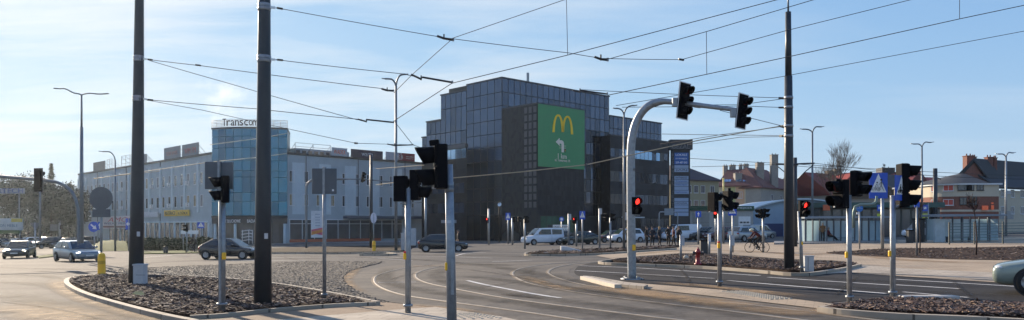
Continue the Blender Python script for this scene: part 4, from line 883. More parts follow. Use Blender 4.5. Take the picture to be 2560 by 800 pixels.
def window(fc, par, u, z, w, h, fm, gm, box=False, group=None, mull=True):
    """Recess-like window: frame proud of the wall, pane inside."""
    f = MB(); t = .07
    for a in ((u-w/2, u+w/2, z, z+t), (u-w/2, u+w/2, z+h-t, z+h), (u-w/2, u-w/2+t, z+t, z+h-t), (u+w/2-t, u+w/2, z+t, z+h-t)): fc.box(f, *a, -.02, .05)
    if mull: fc.box(f, u-.025, u+.025, z+t, z+h-t, -.02, .045)
    fc.box(f, u-w/2-.06, u+w/2+.06, z-.06, z-.002, -.02, .12)
    o = f.build('window', fm, par, world=True)
    p = MB(); fc.box(p, u-w/2+t, u+w/2-t, z+t, z+h-t, -.01, .02); p.build('pane', gm, o, world=True)
    if box:
        b = MB()
        for k in (.08, .34, .6): fc.box(b, u-w/2-.15, u+w/2+.15, z+k, z+k+.09, .26, .30)
        for q in (-w/2-.12, w/2+.06): fc.box(b, u+q, u+q+.05, z+.06, z+.7, .06, .258)
        b.build('balcony_rail', white, o, world=True)
    return o
wall_g = mat('render_grey_blue', (.36,.42,.455), .85, 0, .12, .6, .1, 12); wall_l = mat('render_pale_blue', (.51,.59,.63), .85, 0, .10, .6, .1, 12); wall_d = mat('render_dark', (.095,.11,.14), .85, 0, .12, .6)
pane_d = mat('office_pane', (.035,.045,.06), .08, 0, .35, .5, spec=.8); pane_w = mat('curtained_pane', (.30,.24,.15), .25, 0, .5, 1.2); pane_b = mat('blind_pane', (.13,.145,.16), .3, 0, .5, 1.5); rng0 = random.Random(12); frame_w = mat('white_frame', (.62,.64,.66), .5, 0, .08, 2); trim_d = mat('dark_trim', (.03,.034,.04), .5, .2, .15, 2)
roof_m = mat('bitumen_roof', (.05,.05,.055), .9, 0, .2, 1)

# --- low blue office (left wing, glass drum, right wing) is one building
T0 = W(529, 563, 120.6); T1 = W(196, 563, 171); lw = Fac((T1.x, T1.y), (T0-T1)); LL = (Vector((T0.x-T1.x, T0.y-T1.y))).length
R0 = W(715, 563, 120.6); R1 = W(1075, 563, 141.5); rw = Fac((R0.x, R0.y), (R1-R0)); RL = (Vector((R1.x-R0.x, R1.y-R0.y))).length
base = on_ground(620, 125); office = thing('office_building', 'long three storey grey blue office with a round turquoise glass tower at its corner', 'building', base)
zt = 13.1; zb = -2.4
m_ = MB(); lw.box(m_, 0, LL, zb, zt, -14, 0); m_.build('wall', wall_g, office, world=True).name = 'wall'
m_ = MB(); rw.box(m_, 0, RL, zb, zt, -14, 0); m_.build('wall', wall_g, office, world=True)
for fc, ln in ((lw, LL), (rw, RL)):
    m_ = MB(); fc.box(m_, -.1, ln+.1, zt+.002, zt+.35, -14.1, .12); m_.build('parapet', trim_d, office, world=True)
nb = 13
for i in range(nb):
    u0 = LL*i/nb; m_ = MB(); lw.box(m_, u0+.15, u0+.75, 3.95, zt-.9, -.05, .22); m_.build('pilaster', wall_l, office, world=True)
m_ = MB()
for i in range(0, 12, 2):
    rw.box(m_, RL*(i+.45)/12, RL*(i+1.35)/12, 3.62, zt-1.2, -.05, .03)
m_.build('facade_panel', wall_l, office, world=True)
NW = 26
for r, zw in ((0, 8.55), (1, 4.9)):
    for i in range(NW):
        u = LL*(i+.62)/NW
        if u > LL-1.2: continue
        window(lw, office, u, zw, 1.05, 1.95, frame_w, rng0.choices((pane_d, pane_b, pane_w), (6,3,1))[0], box=(i % 3 == 1), mull=False)
for r, zw in ((0, 8.75), (1, 5.0)):
    for i in range(12):
        u = RL*(i+.42)/12; window(rw, office, u, zw, .98, 1.85, frame_w, pane_w if (r == 1 and i < 4) else rng0.choices((pane_d, pane_b), (2,1))[0])
for f_ in (.12, .46, .80): m_ = MB(); rw.box(m_, RL*f_-.05, RL*f_+.05, 3.5, zt, .04, .14); m_.build('downpipe', wall_d, office, world=True)
for f_ in (.2, .45, .7): m_ = MB(); lw.box(m_, LL*f_-.35, LL*f_-.23, 2.6, zt, .01, .13); m_.build('downpipe', wall_d, office, world=True)
# ground floors
shop = mat('shop_glass', (.05,.06,.075), .08, 0, .5, .4, spec=.8)
m_ = MB(); lw.box(m_, LL*.30, LL-.8, -1.6, 2.3, -.05, .05); m_.build('shop_window', shop, office, world=True)
f = MB()
for i in range(22):
    u = LL*.30+(LL*.70-.9)*i/21; lw.box(f, u-.28 if i % 3 == 0 else u-.06, u+.28 if i % 3 == 0 else u+.06, -1.6, 2.3, .052, .16)
lw.box(f, LL*.3, LL-.8, 2.302, 2.5, -.02, .2); f.build('shop_frame', wall_l, office, world=True)
m_ = MB(); rw.box(m_, .6, RL-6.5, -.5, 2.7, -.05, .05); sw = m_.build('shop_window', shop, office, world=True)
f = MB(); 
for i in range(11):
    u = .6+(RL-7.1)*i/10; rw.box(f, u-.05, u+.05, -.45, 2.7, .052, .12)
rw.box(f, .5, RL-6.4, 2.702, 2.85, 0, .14); rw.box(f, .5, RL-6.4, 2.05, 2.13, .052, .11); f.build('shop_frame', frame_w, sw, world=True)
m_ = MB(); rw.box(m_, .6, RL*.62, -.9, -.42, -.02, .13); m_.build('orange_sill', mat('orange_sill', (.42,.10,.05), .6), sw, world=True)
m_ = MB(); rw.box(m_, 10.5, RL-1.5, 3.0, 3.45, .05, 1.6); m_.build('canopy', wall_d, office, world=True)
def fsign(fc, par, px0, px1, py0, py1, m, s=None, tm=None, out=.25, name='sign_board', ts=(.8,.6), lb=None):
    u0, z1 = fc.uz(px0, py0, out); u1, z0 = fc.uz(px1, py1, out)
    if z1 < z0: z0, z1 = z1, z0
    mb = MB(); fc.box(mb, u0, u1, z0, z1, out-.12, out); o = mb.build(name, m, par, world=True)
    if lb: o['label'] = lb
    if s: text(s, o, tm, fc.pt((u0+u1)/2, (z0+z1)/2, out), (u1-u0)*ts[0], (z1-z0)*ts[1], fc.R, depth=.04)
    return o, (u0, u1, z0, z1)
yel = mat('shop_yellow', (.72,.45,.05), .5)
fsign(lw, office, 410, 441, 526, 540, yel, 'MATERACE', ink, .35); fsign(lw, office, 443, 472, 525, 539, yel, 'ŁÓŻKA', ink, .35); fsign(lw, office, 359, 394, 530, 543, mat('pale_board', (.5,.52,.56), .6), None, None, .35); fsign(lw, office, 208, 225, 536, 548, white, None, None, .3)
o, q = fsign(lw, office, 257, 327, 541, 572, mat('banner_white', (.62,.58,.60), .6), None, None, .5, 'banner')
text('AMO', o, mat('banner_red', (.42,.05,.09), .6), lw.pt(q[0]+(q[1]-q[0])*.55, q[2]+(q[3]-q[2])*.72, .5), (q[1]-q[0])*.72, (q[3]-q[2])*.36, lw.R, depth=.04, shear=.3); text('WIELKIE MEBLE', o, mat('banner_navy', (.05,.07,.2), .6), lw.pt((q[0]+q[1])/2, q[2]+(q[3]-q[2])*.42, .5), (q[1]-q[0])*.9, (q[3]-q[2])*.16, lw.R, depth=.04)
m_ = MB(); lw.box(m_, q[0]+.3, q[1]-.3, q[2]+.2, q[2]+.55, .5, .53); m_.build('photo_strip', mat('photo_strip', (.20,.09,.10), .6, 0, .6, 1.5), o, world=True)
# drum
DR = 12.9; DC = Vector((W(622,563,120).x, 118.9+DR, 0)); a0, a1 = radians(-90-27.6), radians(-90+27.6); dz0, dz1 = 3.35, 17.0
drum = MB(); dg = refl('turquoise_glass', (.028,.145,.24), .07, .75, .35, .12); dg2 = refl('turquoise_glass_deep', (.020,.095,.165), .06, .75, .3, .12); dg3 = refl('turquoise_glass_pale', (.06,.21,.31), .1, .7, .3, .12)
zs = [dz0, 5.6, 7.0, 9.4, 10.4, 12.0, 14.0, 15.8, dz1]
na = 9; P = lambda a, z, r: DC+Vector((cos(a)*r, sin(a)*r, z)); arcp = lambda r, n_=24: [a0+(a1-a0)*i/n_ for i in range(n_+1)]
for i in range(na):
    for j in range(len(zs)-1):
        A_, B_ = a0+(a1-a0)*(i+.025)/na, a0+(a1-a0)*(i+.975)/na; drum.cm = random.choices((0,1,2), (5,4,2 if i < 2 else .7))[0]
        t = random.gauss(0, .008)
        drum.add([P(A_,zs[j]+.04,DR-t), P(B_,zs[j]+.04,DR+t), P(B_,zs[j+1]-.04,DR+t), P(A_,zs[j+1]-.04,DR-t)], [(0,1,2,3)])
gl = drum.build('glass_front', [dg, dg2, dg3], office, world=True)
def bow(r, z0, z1, m, name, par=office, inset=1.6, back=7.0):
    q = [P(a, z0, r) for a in arcp(r)]; q += [Vector((q[-1].x-inset, q[-1].y+back, z0)), Vector((q[0].x+.2, q[0].y+back, z0))]
    return MB().prism(q, (0,0,z1-z0)).build(name, m, par, world=True)
bow(DR-.12, dz0-.01, dz1, mat('mullion_teal', (.015,.05,.065), .4), 'tower_core', gl); bow(DR+.14, dz1+.005, dz1+.24, trim_d, 'parapet_band'); bow(DR+.12, dz0-.32, dz0-.02, trim_d, 'soffit_band'); bow(DR-.9, zb, dz0-.33, trim_d, 'shop_core')
m_ = MB()
for i in range(5):
    z = dz1+.42+i*.24; m_.tube([P(a, z, DR) for a in arcp(DR)], .045, 5)
for i in range(13):
    a = a0+(a1-a0)*i/12; p = P(a, dz1+.22, DR); m_.tube([p, p+Vector((0,0,1.2))], .04, 5)
ra = m_.build('roof_rail', mat('pale_rail', (.5,.5,.5), .4, .5), office, world=True)
nm = 'Transcom'
for i, ch in enumerate(nm):
    a = a0+(a1-a0)*(.185+.46*(i+.5)/len(nm)); R = Vector((-sin(a), cos(a), 0)); p = P(a, dz1+.86+(.12 if ch == 'T' else 0), DR+.14)
    text(ch, office, mat('sign_letters', (.05,.045,.05), .5), p, .62 if ch != 'm' else .84, 1.15 if ch == 'T' else .86, R, depth=.08, name='roof_letter')
for s_, px, wd in (('TY SŁUCHOWE', 581, 2.9), ('BADA', 630, 1.25)):
    a = -pi/2+math.asin(max(-.45, min(.45, ((px-CX)/F*119.2-DC.x)/DR))); R = Vector((-sin(a), cos(a), 0)); text(s_, office, white, P(a, dz0-.85, DR+.06), wd, .52, R, depth=.03)
m_ = MB()
for i in range(13):
    A_, B_ = a0+(a1-a0)*i/13, a0+(a1-a0)*(i+1)/13; m_.add([P(A_,dz0-1.25,DR), P(B_,dz0-1.25,DR), P(B_,dz0-.34,DR), P(A_,dz0-.34,DR)], [(0,1,2,3)])
m_.build('shop_band', mat('band_dark', (.025,.03,.04), .6), office, world=True)
m_ = MB()
for i in range(11):
    A_, B_ = a0+(a1-a0)*(i+.06)/11, a0+(a1-a0)*(i+.94)/11; m_.add([P(A_,-1.2,DR-.86), P(B_,-1.2,DR-.86), P(B_,2.05,DR-.86), P(A_,2.05,DR-.86)], [(0,1,2,3)])
m_.build('shop_window', shop, office, world=True)
for f in (.03, .34, .66, .97): c = P(a0+(a1-a0)*f, zb, DR-.35); MB().tube([c, c+Vector((0,0,dz0-zb-.36))], .22, 12).build('column', wall_l, office, world=True)
# roof structures of the office
m_ = MB(); u0, u1 = rw.u(782), rw.u(925); rw.box(m_, 4.5, 15, zt+.36, zt+1.7, -11, -5); m_.build('roof_house', mat('roof_house', (.30,.34,.38), .7), office, world=True)
m_ = MB(); f = MB()
for i in range(9): rw.box(f, 4.6+i*1.15, 5.3+i*1.15, zt+.5, zt+1.4, -4.99, -4.93)
f.build('roof_house_window', pane_d, office, world=True)
def billboard(label, fc, px0, px1, py0, py1, m, out, s=None, tm=None, ts=(.6,.45), back=True, group=None):
    c0 = fc.pt(*fc.uz(px0, py1, out), out); o = thing('roof_billboard', label, 'billboard', Vector((c0.x, c0.y, zt+.35)), 0, group)
    bo, q = fsign(fc, o, px0, px1, py0, py1, m, s, tm, out, 'board', ts)
    for k in range(4):
        mb = MB(); u = q[0]+(q[1]-q[0])*(k+.5)/4; mb.obox(fc.pt(u, zt+.30, out-.18), fc.pt(u, q[3], out-.18), .08, .08); mb.obox(fc.pt(u, zt+.30, out-2.2), fc.pt(u, q[3]-.2, out-.25), .06, .06)
        mb.build('frame', mat('steel_frame', (.30,.31,.33), .5, .4), o, world=True)
    return o, q
bg_ = mat('billboard_grey', (.15,.17,.21), .6, 0, .15, 1)
billboard('dark blank roof billboard at the far left end of the grey office', lw, 233, 262, 407, 428, mat('billboard_dark', (.10,.10,.11), .6), -1.2)
o, q = billboard('grey roof billboard, left one of the pair beside the glass tower', lw, 410, 450, 371, 396, bg_, -1.0, 'SERWIS', mat('faded_red', (.25,.12,.14), .6), (.7,.3))
o, q = billboard('grey and reddish roof billboard next to the glass tower', lw, 455, 496, 363, 390, bg_, -1.0, 'WM FM', mat('faded_red2', (.30,.08,.10), .6), (.7,.4))
billboard('small grey roof billboard half hidden by the leftmost tram pole', lw, 352, 366, 387, 409, bg_, -1.0)
o, q = billboard('white roof billboard with an orange red word, left of the purple one', rw, 830, 868, 368, 392, mat('billboard_white', (.45,.46,.50), .6), -1.0, 'WADEX', mat('orange_red', (.62,.10,.04), .6), (.78,.5))
o, q = billboard('wide dark purple roof billboard with a white word', rw, 878, 957, 372, 400, mat('billboard_purple', (.026,.017,.048), .5), -1.0, 'warta', mat('billboard_letters', (.6,.6,.62), .5), (.36,.42))
o, q = billboard('roof billboard half white half wine red with a white spiral', rw, 965, 1037, 379, 405, mat('billboard_wine', (.22,.022,.035), .5), -1.0)
mb = MB(); rw.box(mb, q[0], q[0]+(q[1]-q[0])*.42, q[2], q[3], -1.0, -.97); mb.build('white_half', mat('billboard_white', (.45,.46,.50)), o, world=True)
mb = MB(); cu, cz = q[0]+(q[1]-q[0])*.48, (q[2]+q[3])/2; hh = (q[3]-q[2])*.44
sp = [rw.pt(cu+hh*(1-.75*t)*cos(4.2*pi*t+1), cz+hh*(1-.75*t)*sin(4.2*pi*t+1), -.93) for t in [i/40 for i in range(41)]]
for a, b_ in zip(sp[:-1], sp[1:]): mb.obox(a, b_, .03, .2, rw.n)
mb.build('spiral', white, o, world=True)
for y_ in (.35, .6): text('studio' if y_ > .5 else 'lingerie', o, mat('billboard_letters', (.6,.6,.62)), rw.pt(q[0]+(q[1]-q[0])*.82, q[2]+(q[3]-q[2])*y_, -1.0), (q[1]-q[0])*.26, (q[3]-q[2])*.13, rw.R, depth=.04)
def frame_rack(label, fc, px0, px1, out, h, nx, nz):
    u0, u1 = fc.u(px0, out), fc.u(px1, out); c = fc.pt(u0, zt+.35, out); o = thing('roof_frame', label, 'frame', c); mb = MB()
    for i in range(nx): mb.obox(fc.pt(u0+(u1-u0)*i/(nx-1), zt+.30, out), fc.pt(u0+(u1-u0)*i/(nx-1), zt+.35+h, out), .07, .07); mb.obox(fc.pt(u0+(u1-u0)*i/(nx-1), zt+.30, out-2.5), fc.pt(u0+(u1-u0)*i/(nx-1), zt+.2+h, out-.04), .05, .05)
    for j in range(nz): mb.obox(fc.pt(u0, zt+.35+h*(j+1)/nz, out+.05), fc.pt(u1, zt+.35+h*(j+1)/nz, out+.05), .06, .06)
    mb.build('rails', mat('steel_frame', (.3,.31,.33)), o, world=True)
frame_rack('empty steel billboard frame on the roof right of the glass tower', rw, 738, 826, -1.0, 1.75, 3, 3); frame_rack('empty steel billboard frame on the roof left of the leftmost tram pole', lw, 304, 336, -1.0, 2.3, 4, 3); frame_rack('small antenna frame on the office roof beside the dark blank billboard', lw, 268, 280, -1.0, 2.2, 3, 2)

# --- dark glass building
P0 = W(1255, 563, 115); s2 = Vector((.735,.68,0)).normalized(); l2 = Vector((-s2.y, s2.x, 0))
rf = Fac((P0.x, P0.y), s2); Lend = P0+l2*19.5; lf = Fac((Lend.x, Lend.y), -l2); LFL = 19.5
gz_ = on_ground(1330, 112); zg = -1.6
gaz = thing('office_tower', 'dark glass and granite office building with stepped roof and a green billboard', 'building', gz_)
gran = [mat('granite_dark', (.014,.015,.021), .5, 0, .08, 1.5, spec=.3), mat('granite_mid', (.020,.021,.028), .5, 0, .08, 1.5, spec=.3), mat('granite_deep', (.010,.010,.014), .5, 0, .08, 1.5, spec=.3)]
grey_st = mat('grey_stone', (.13,.125,.13), .6, 0, .2, 1.2)
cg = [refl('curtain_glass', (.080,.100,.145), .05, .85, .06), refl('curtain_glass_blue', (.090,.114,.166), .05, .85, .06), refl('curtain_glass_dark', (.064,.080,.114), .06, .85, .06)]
cgd = [refl('dark_reflection_glass', (.030,.036,.050), .07, .85, .15), refl('dark_reflection_glass_deep', (.020,.025,.035), .07, .85, .15), refl('dark_reflection_glass_warm', (.046,.048,.055), .09, .85, .15)]  # darker glass for lower panes, dark reflections put into its colour
core = mat('mullion_black', (.008,.009,.011), .5)
def block(fc, u0, u1, z1, depth, name='core', z0=zg, m=core):
    mb = MB(); fc.box(mb, u0, u1, z0, z1, -depth, -.03); return mb.build(name, m, gaz, world=True)
zT = rf.z(1255, 195)
up = lambda fc, px, py: fc.z(px, py)
tl0 = LFL-(lf.u(1255)-lf.u(1167)); 
# cores: tower, right glass wing, left steps
block(rf, 0, rf.u(1523), zT, 13); zw2 = rf.z(1590, 300); block(rf, rf.u(1523)+.002, rf.u(1654), zw2, 14)
uB2 = lf.u(1102); uB3 = lf.u(1066); uB4 = lf.u(1055)
zB2 = lf.z(1102, 239.5); zB3 = lf.z(1066, 306.5); zB4 = lf.z(1055, 345)
uT = lf.u(1167)
block(lf, uB2, uT-.002, zB2, 9); block(lf, uB3, uB2-.002, zB3, 9); block(lf, uB4, uB3-.002, zB4, 9)
nz_t = 10
def gridmb(fc, u0, u1, z0, z1, nu, nz, ks, name='glass_panels', out=.02, mats=None, **k):
    mb = MB(); panels(fc, mb, u0, u1, z0, z1, nu, nz, out, gap=.12, tilt=.0016, ks=ks, **k); return mb.build(name, mats or cg+cgd, gaz, world=True, fix=False)
rng = random.Random(3)
zc1 = 3.4; fh = (zT-zc1)/10
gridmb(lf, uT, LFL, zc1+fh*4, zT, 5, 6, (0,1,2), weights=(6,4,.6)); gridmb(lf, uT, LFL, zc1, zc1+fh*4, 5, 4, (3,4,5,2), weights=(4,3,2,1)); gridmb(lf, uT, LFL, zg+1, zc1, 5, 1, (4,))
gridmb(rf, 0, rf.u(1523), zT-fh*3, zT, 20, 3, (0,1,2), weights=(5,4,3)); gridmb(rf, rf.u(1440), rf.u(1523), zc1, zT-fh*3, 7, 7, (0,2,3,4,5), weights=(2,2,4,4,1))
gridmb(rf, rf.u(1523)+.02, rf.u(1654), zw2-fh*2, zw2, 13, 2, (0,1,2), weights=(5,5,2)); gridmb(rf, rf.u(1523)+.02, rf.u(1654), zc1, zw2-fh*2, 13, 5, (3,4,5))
gridmb(lf, uB2, uT-.05, zB2-fh*2.3, zB2, 5, 2, (0,1,2)); gridmb(lf, uB3, uT-.05, zB3-fh*2.1, zB3-.1, 8, 2, (0,1,2), out=.05)
m_ = MB(); zs1 = zB3-fh*2.1; z370 = lf.z(1140, 372); z398 = lf.z(1140, 398)
lf.box(m_, uB3+.02, uT-.02, z370, zs1-.05, -.05, .35); m_.build('stone_band', grey_st, gaz, world=True)
gridmb(lf, uB3+.1, uT-.1, z398, z370-.02, 8, 1, (1,), mats=[cg[0], refl('sky_reflection_glass', (.42,.55,.68), .05), cg[2]]+cgd)  # pale blue glass colour carries the reflected sky
mb = MB(); panels(lf, mb, uB4, uT-.02, zg, z398-.05, 9, 9, .06, .03, .002, (0,1,2)); mb.build('granite_panels', gran, gaz, world=True, fix=False); gridmb(lf, uB4, uB3-.02, z398, zB4, 1, 3, (0,2))
for k, zr in enumerate((7.0, 3.8)):
    mb = MB(); panels(lf, mb, uB3+.4, uT-.5, zr, zr+1.7, 7, 1, .085, .1, .003, (0,1)); mb.build('window_strip', [cgd[0], cg[2]], gaz, world=True, fix=False)
for fc, a, b_, z in ((lf, uT-.05, LFL+.12, zT), (rf, -.12, rf.u(1523)+.1, zT), (rf, rf.u(1523)+.12, rf.u(1654)+.1, zw2), (lf, uB2-.1, uT-.08, zB2), (lf, uB3-.1, uB2-.12, zB3), (lf, uB4-.1, uB3-.12, zB4)):
    m_ = MB(); fc.box(m_, a, b_, z+.005, z+.2, -.6, .10); m_.build('roof_edge', mat('roof_edge', (.06,.065,.075), .45, .4), gaz, world=True)
# protruding granite block with the billboard
Cb = P0 - l2*7.64; bl = Fac((P0.x, P0.y), -l2); br = Fac((Cb.x, Cb.y), s2); BL = br.u(1460); zbk = br.z(1349, 259.5)
m_ = MB(); br.box(m_, 0, BL, zg, zbk, -7.6, -.03); m_.build('block_core', core, gaz, world=True)
mb = MB(); panels(br, mb, 0, BL, 3.3, zbk, 24, 22, .0, .025, .003, (0,1,2), weights=(4,3,3)); mb.build('granite_panels', gran, gaz, world=True, fix=False)
mb = MB(); panels(bl, mb, 0.03, 7.62, 3.3, zbk, 12, 14, .0, .025, .003, (0,1,2), weights=(4,3,3))
mb.build('granite_panels', gran, gaz, world=True, fix=False)
mb = MB()
for i in range(3):
    for j in range(13):
        u, z = 4.9+i*.95, 4.4+j*1.15; bl.box(mb, u, u+.62, z, z+.85, .004, .035)
mb.build('relief_blocks', mat('granite_relief', (.075,.073,.08), .4, 0, .3, 2), gaz, world=True)
m_ = MB(); br.box(m_, -.05, BL+.03, zbk+.003, zbk+.18, -7.6, .06); m_.build('roof_edge', mat('roof_edge', (.06,.065,.075)), gaz, world=True)
mb = MB(); panels(br, mb, .6, BL-2.2, -1.2, 3.2, 6, 1, .0, .1, .003, (0,)); mb.build('shop_window', refl('green_shop_glass', (.10,.20,.14), .1, .5, .5, .3), gaz, world=True, fix=False); m_ = MB(); br.box(m_, .7, 5.2, -1.0, .6, .01, .04); m_.build('green_film', mat('green_film', (.03,.16,.05), .5, 0, .3, 1), gaz, world=True)
mb = MB(); panels(bl, mb, .03, 7.62, zg, 3.25, 6, 1, 0, .05, .003, (0,1)); mb.build('glass_panels', cgd, gaz, world=True, fix=False)
bo = thing('wall_billboard', 'large green billboard with a yellow M, an arrow and a distance, on the granite wall', 'billboard', br.pt(BL/2, 10.4, .05))
zb0 = br.z(1349, 416); m_ = MB(); br.box(m_, .02, BL-.02, zb0, zbk-.03, .05, .14); m_.build('panel', mat('billboard_green', (.052,.27,.10), .55, 0, .06, 1.2, .12, 3), bo, world=True, bevel=.01)
def bp(px, py): u, z = br.uz(px, py, .14); return br.pt(u, z, .145)
yl = mat('arch_yellow', (.95,.60,.004), .5, 0, .03, 2); cream = mat('arrow_cream', (.80,.70,.58), .5, 0, .03, 2)
def arch(x0, x1, base0, base1, top):
    """One tall arch: outer and inner outlines between its two feet."""
    mb = MB(); n = 24; xm = (x0+x1)/2
    def curve(w, tp, b0, b1):
        q = []
        for i in range(n+1):
            t = -1+2*i/n; yb = b0+(b1-b0)*(t+1)/2
            q.append((xm+w*t, yb-(yb-tp)*(1-abs(t)**2.3)**.62 if abs(t) < 1 else yb))
        return q
    wo, wi = (x1-x0)/2, (x1-x0)/2-5.6
    o_, i_ = curve(wo, top, base0, base1), curve(wi, top+4.6, base0, base1)
    for k in range(n):
        a = [bp(*o_[k]), bp(*o_[k+1]), bp(*i_[k+1]), bp(*i_[k])]; mb.prism(a, br.n*.05)
    return mb
arch(1380.5, 1409.5, 330.5, 330.5, 286).build('arch', yl, bo, world=True); arch(1404, 1432.5, 330.5, 336, 289.5).build('arch', yl, bo, world=True)
mb = MB(); q = [(1389,353.5),(1398.5,345.5),(1398.5,350.5)]
top_ = [(1398.5,350.5)]+[(1402+7.5*sin(a), 357.8-7.5*cos(a)) for a in [i*pi/2/8 for i in range(9)]]+[(1409.5,380.5),(1403,380.5),(1403,364)]+[(1402-1.5+2.6*cos(a), 361.5-2.6*sin(a)+1.2) for a in [i*pi/2/4 for i in range(5)]]+[(1398.5,358.5)]
top_ = [(1398.5,350.5),(1403,350.6),(1406,352),(1408.3,354.6),(1409.2,358),(1409.2,380.8),(1403.6,380.8),(1403.6,361.5),(1402.2,359.4),(1400,358.8),(1398.5,358.8)]
mb.prism([bp(*p) for p in top_], br.n*.05); mb.prism([bp(*p) for p in ((1398.5,345.3),(1398.5,364),(1389,354.6))], br.n*.05); mb.build('arrow', cream, bo, world=True)
mb = MB()
for y in (364.8, 369.8): mb.obox(bp(1398, y), bp(1414.5, y+.4), .05, .07, br.n)
mb.build('cross_street', cream, bo, world=True)
mb = MB(); mb.prism([bp(*p) for p in ((1410.5,372.5),(1414.2,372.7),(1414.2,381.2),(1410.5,381))], br.n*.04); mb.build('signal_symbol', mat('symbol_dark', (.03,.04,.03)), bo, world=True)
for k, c in enumerate(((.6,.03,.02), (.7,.5,.03), (.05,.4,.06))): MB().disc(bp(1412.3, 374.4+k*2.5)+br.n*.04, br.n, .075, 10, .01).build('signal_symbol_dot', mat('dot_%s' % ('red','amber','green')[k], c), bo, world=True)
c = bp(1405.5, 390.5); text('1 km', bo, cream, c, 1.85, .72, br.R, depth=.04); c = bp(1406, 401); text('ul. Towarowa 14', bo, cream, c, 3.25, .42, br.R, depth=.04)
# granite wing on the right with strip windows
C2 = rf.pt(rf.u(1503), 0, 0) - l2*2.0; gw = Fac((C2.x, C2.y), s2); GL = gw.u(1674); zgw = gw.z(1526, 338)
m_ = MB(); gw.box(m_, 0, GL, zg, zgw, -9, -.03); m_.build('wing_core', gran[2], gaz, world=True)
bands = [(15.05,13.5),(11.15,9.3),(7.25,5.5)]; edges = [zgw]
for a, b_ in bands: edges += [a, b_]
edges.append(3.3); mb = MB(); gfront = Fac((rf.pt(rf.u(1503),0,0).x, rf.pt(rf.u(1503),0,0).y), -l2)
for k in range(0, 8, 2): panels(gw, mb, 0, GL, edges[k+1], edges[k], 15, 2, 0, .02, .002, (0,1,2))
panels(gfront, mb, .02, 1.98, 3.3, zgw, 3, 14, 0, .02, .002, (0,1,2)); mb.build('granite_panels', gran, gaz, world=True, fix=False)
for k, (a, b_) in enumerate(bands):
    mb = MB(); panels(gw, mb, .1, GL-.6, b_, a, 14, 1, -.02, .1, .004, (0,1,2) if k else (0,1,2,3), rng, (2,3,3) if k else (1,1,2,5)); mb.build('window_strip', [cgd[0], cgd[2], cg[2], refl('sky_reflection_glass2', (.24,.38,.55), .06)], gaz, world=True, fix=False)  # bluer panes carry a sky reflection in their colour
mb = MB(); panels(gw, mb, .3, GL-.3, zg+.8, 3.1, 12, 1, -.0, .12, .003, (0,1)); mb.build('shop_window', cgd, gaz, world=True, fix=False)
m_ = MB(); gw.box(m_, 3.0, 8.2, 3.12, 3.32, 0, 1.0); m_.build('canopy', frame_w, gaz, world=True); m_ = MB(); gw.box(m_, -.05, GL+.05, zgw+.003, zgw+.2, -.6, .08); m_.build('roof_edge', mat('roof_edge', (.06,.065,.075)), gaz, world=True)
m_ = MB(); rf.box(m_, 9, 9.3, zT+.2, zT+2.6, -4, -3.7); m_.build('antenna', galv, gaz, world=True)
m_ = MB(); lf.box(m_, uT-6.5, uT-2.5, 2.2, 2.7, .1, .16); m_.build('name_plate', mat('plate_bluegrey', (.25,.3,.36), .5), gaz, world=True)

# --- totem of firm names
s = At('sign_totem', 'tall dark totem with a stack of white and blue firm name boards', 'sign totem', 1700, 0, None, Y=100)
s.plate('body', 1678, 1723, 355, 580, mat('totem_dark', (.022,.023,.028), .5, 0, .2, 1), t=1.0); s.plate('head_board', 1673, 1729, 350, 375, mat('totem_head', (.035,.036,.042), .5), dy=-.1, t=1.3, bevel=.03)
text('GEZAL', s.t, mat('totem_letters', (.13,.13,.14), .4), s.loc+s.p(1702,366,-.75), 2.3, .6, XR, depth=.03)
for i, ch in enumerate('BUSINESS CENTER'):
    if ch != ' ': text(ch, s.t, mat('totem_letters', (.13,.13,.14)), s.loc+s.p(1681.5, 386+i*10.5, -.5), .26, .38, XR, depth=.02)
lb_ = mat('name_board', (.27,.35,.48), .5, 0, .06, 2); lbb = mat('name_board_blue', (.022,.10,.34), .5, 0, .06, 2)
rows = [(382,392,'LOKALE',lbb,white),(392.5,401,'DO WYNAJĘCIA',lbb,white),(401.5,411,'509-487-543',lbb,white),(413,420,None,lb_,ink),(421,430,'JARJ',lb_,ink),(440,448,'NOTARIUSZ',lb_,ink),(449,457,'Transcom',lb_,lbb),(458,466,'Polskie Figurki',lb_,lbb),(467,475,None,lb_,ink),(476,485,'ImplConcept',lb_,lbb),(495,503,None,lb_,lbb),(504,512,'HOLDA',lb_,ink),(513,521,None,lb_,ink),(522.5,529.5,None,lb_,ink),(531,540,None,lb_,ink)]
for a, b_, t_, m1, m2 in rows:
    o = s.plate('name_board', 1686, 1721 if t_ != 'ImplConcept' else 1722, a, b_, m1, dy=-.56, t=.08)
    if t_: text(t_, o, m2, s.loc+s.p(1703.5, (a+b_)/2, -.6), s.m(33*.86), s.m((b_-a)*.55), XR, depth=.02)
s = At('billboard_frame', 'empty pale board on a portal frame in front of the totem foot', 'sign frame', 1672, 602, None, Y=92); s.tube('frame', [(1648,603),(1648,534),(1650,530),(1686,530),(1694,533),(1694,603)], 3, galv, 8); s.plate('board', 1661, 1684, 521, 538, mat('pale_blank', (.2,.24,.28), .5), dy=-.05)
s = At('phone_board', 'low white board with a phone number behind the parked cars', 'notice board', 1396, 606, None, Y=100); s.plate('board', 1382, 1421, 562, 588, white, dy=0, t=.08); s.plate('dark_side', 1369, 1381.5, 562, 588, trim_d, dy=0, t=.08)
text('LOKALE DLA FIRMY', s.t, ink, s.loc+s.p(1401.5,567,-.06), s.m(36), s.m(5), XR); text('427 344', s.t, ink, s.loc+s.p(1404,577,-.06), s.m(30), s.m(8), XR); s.tube('post', [(1384,606),(1384,588)], 1.5, galv, 6); s.tube('post', [(1419,606),(1419,588)], 1.5, galv, 6)
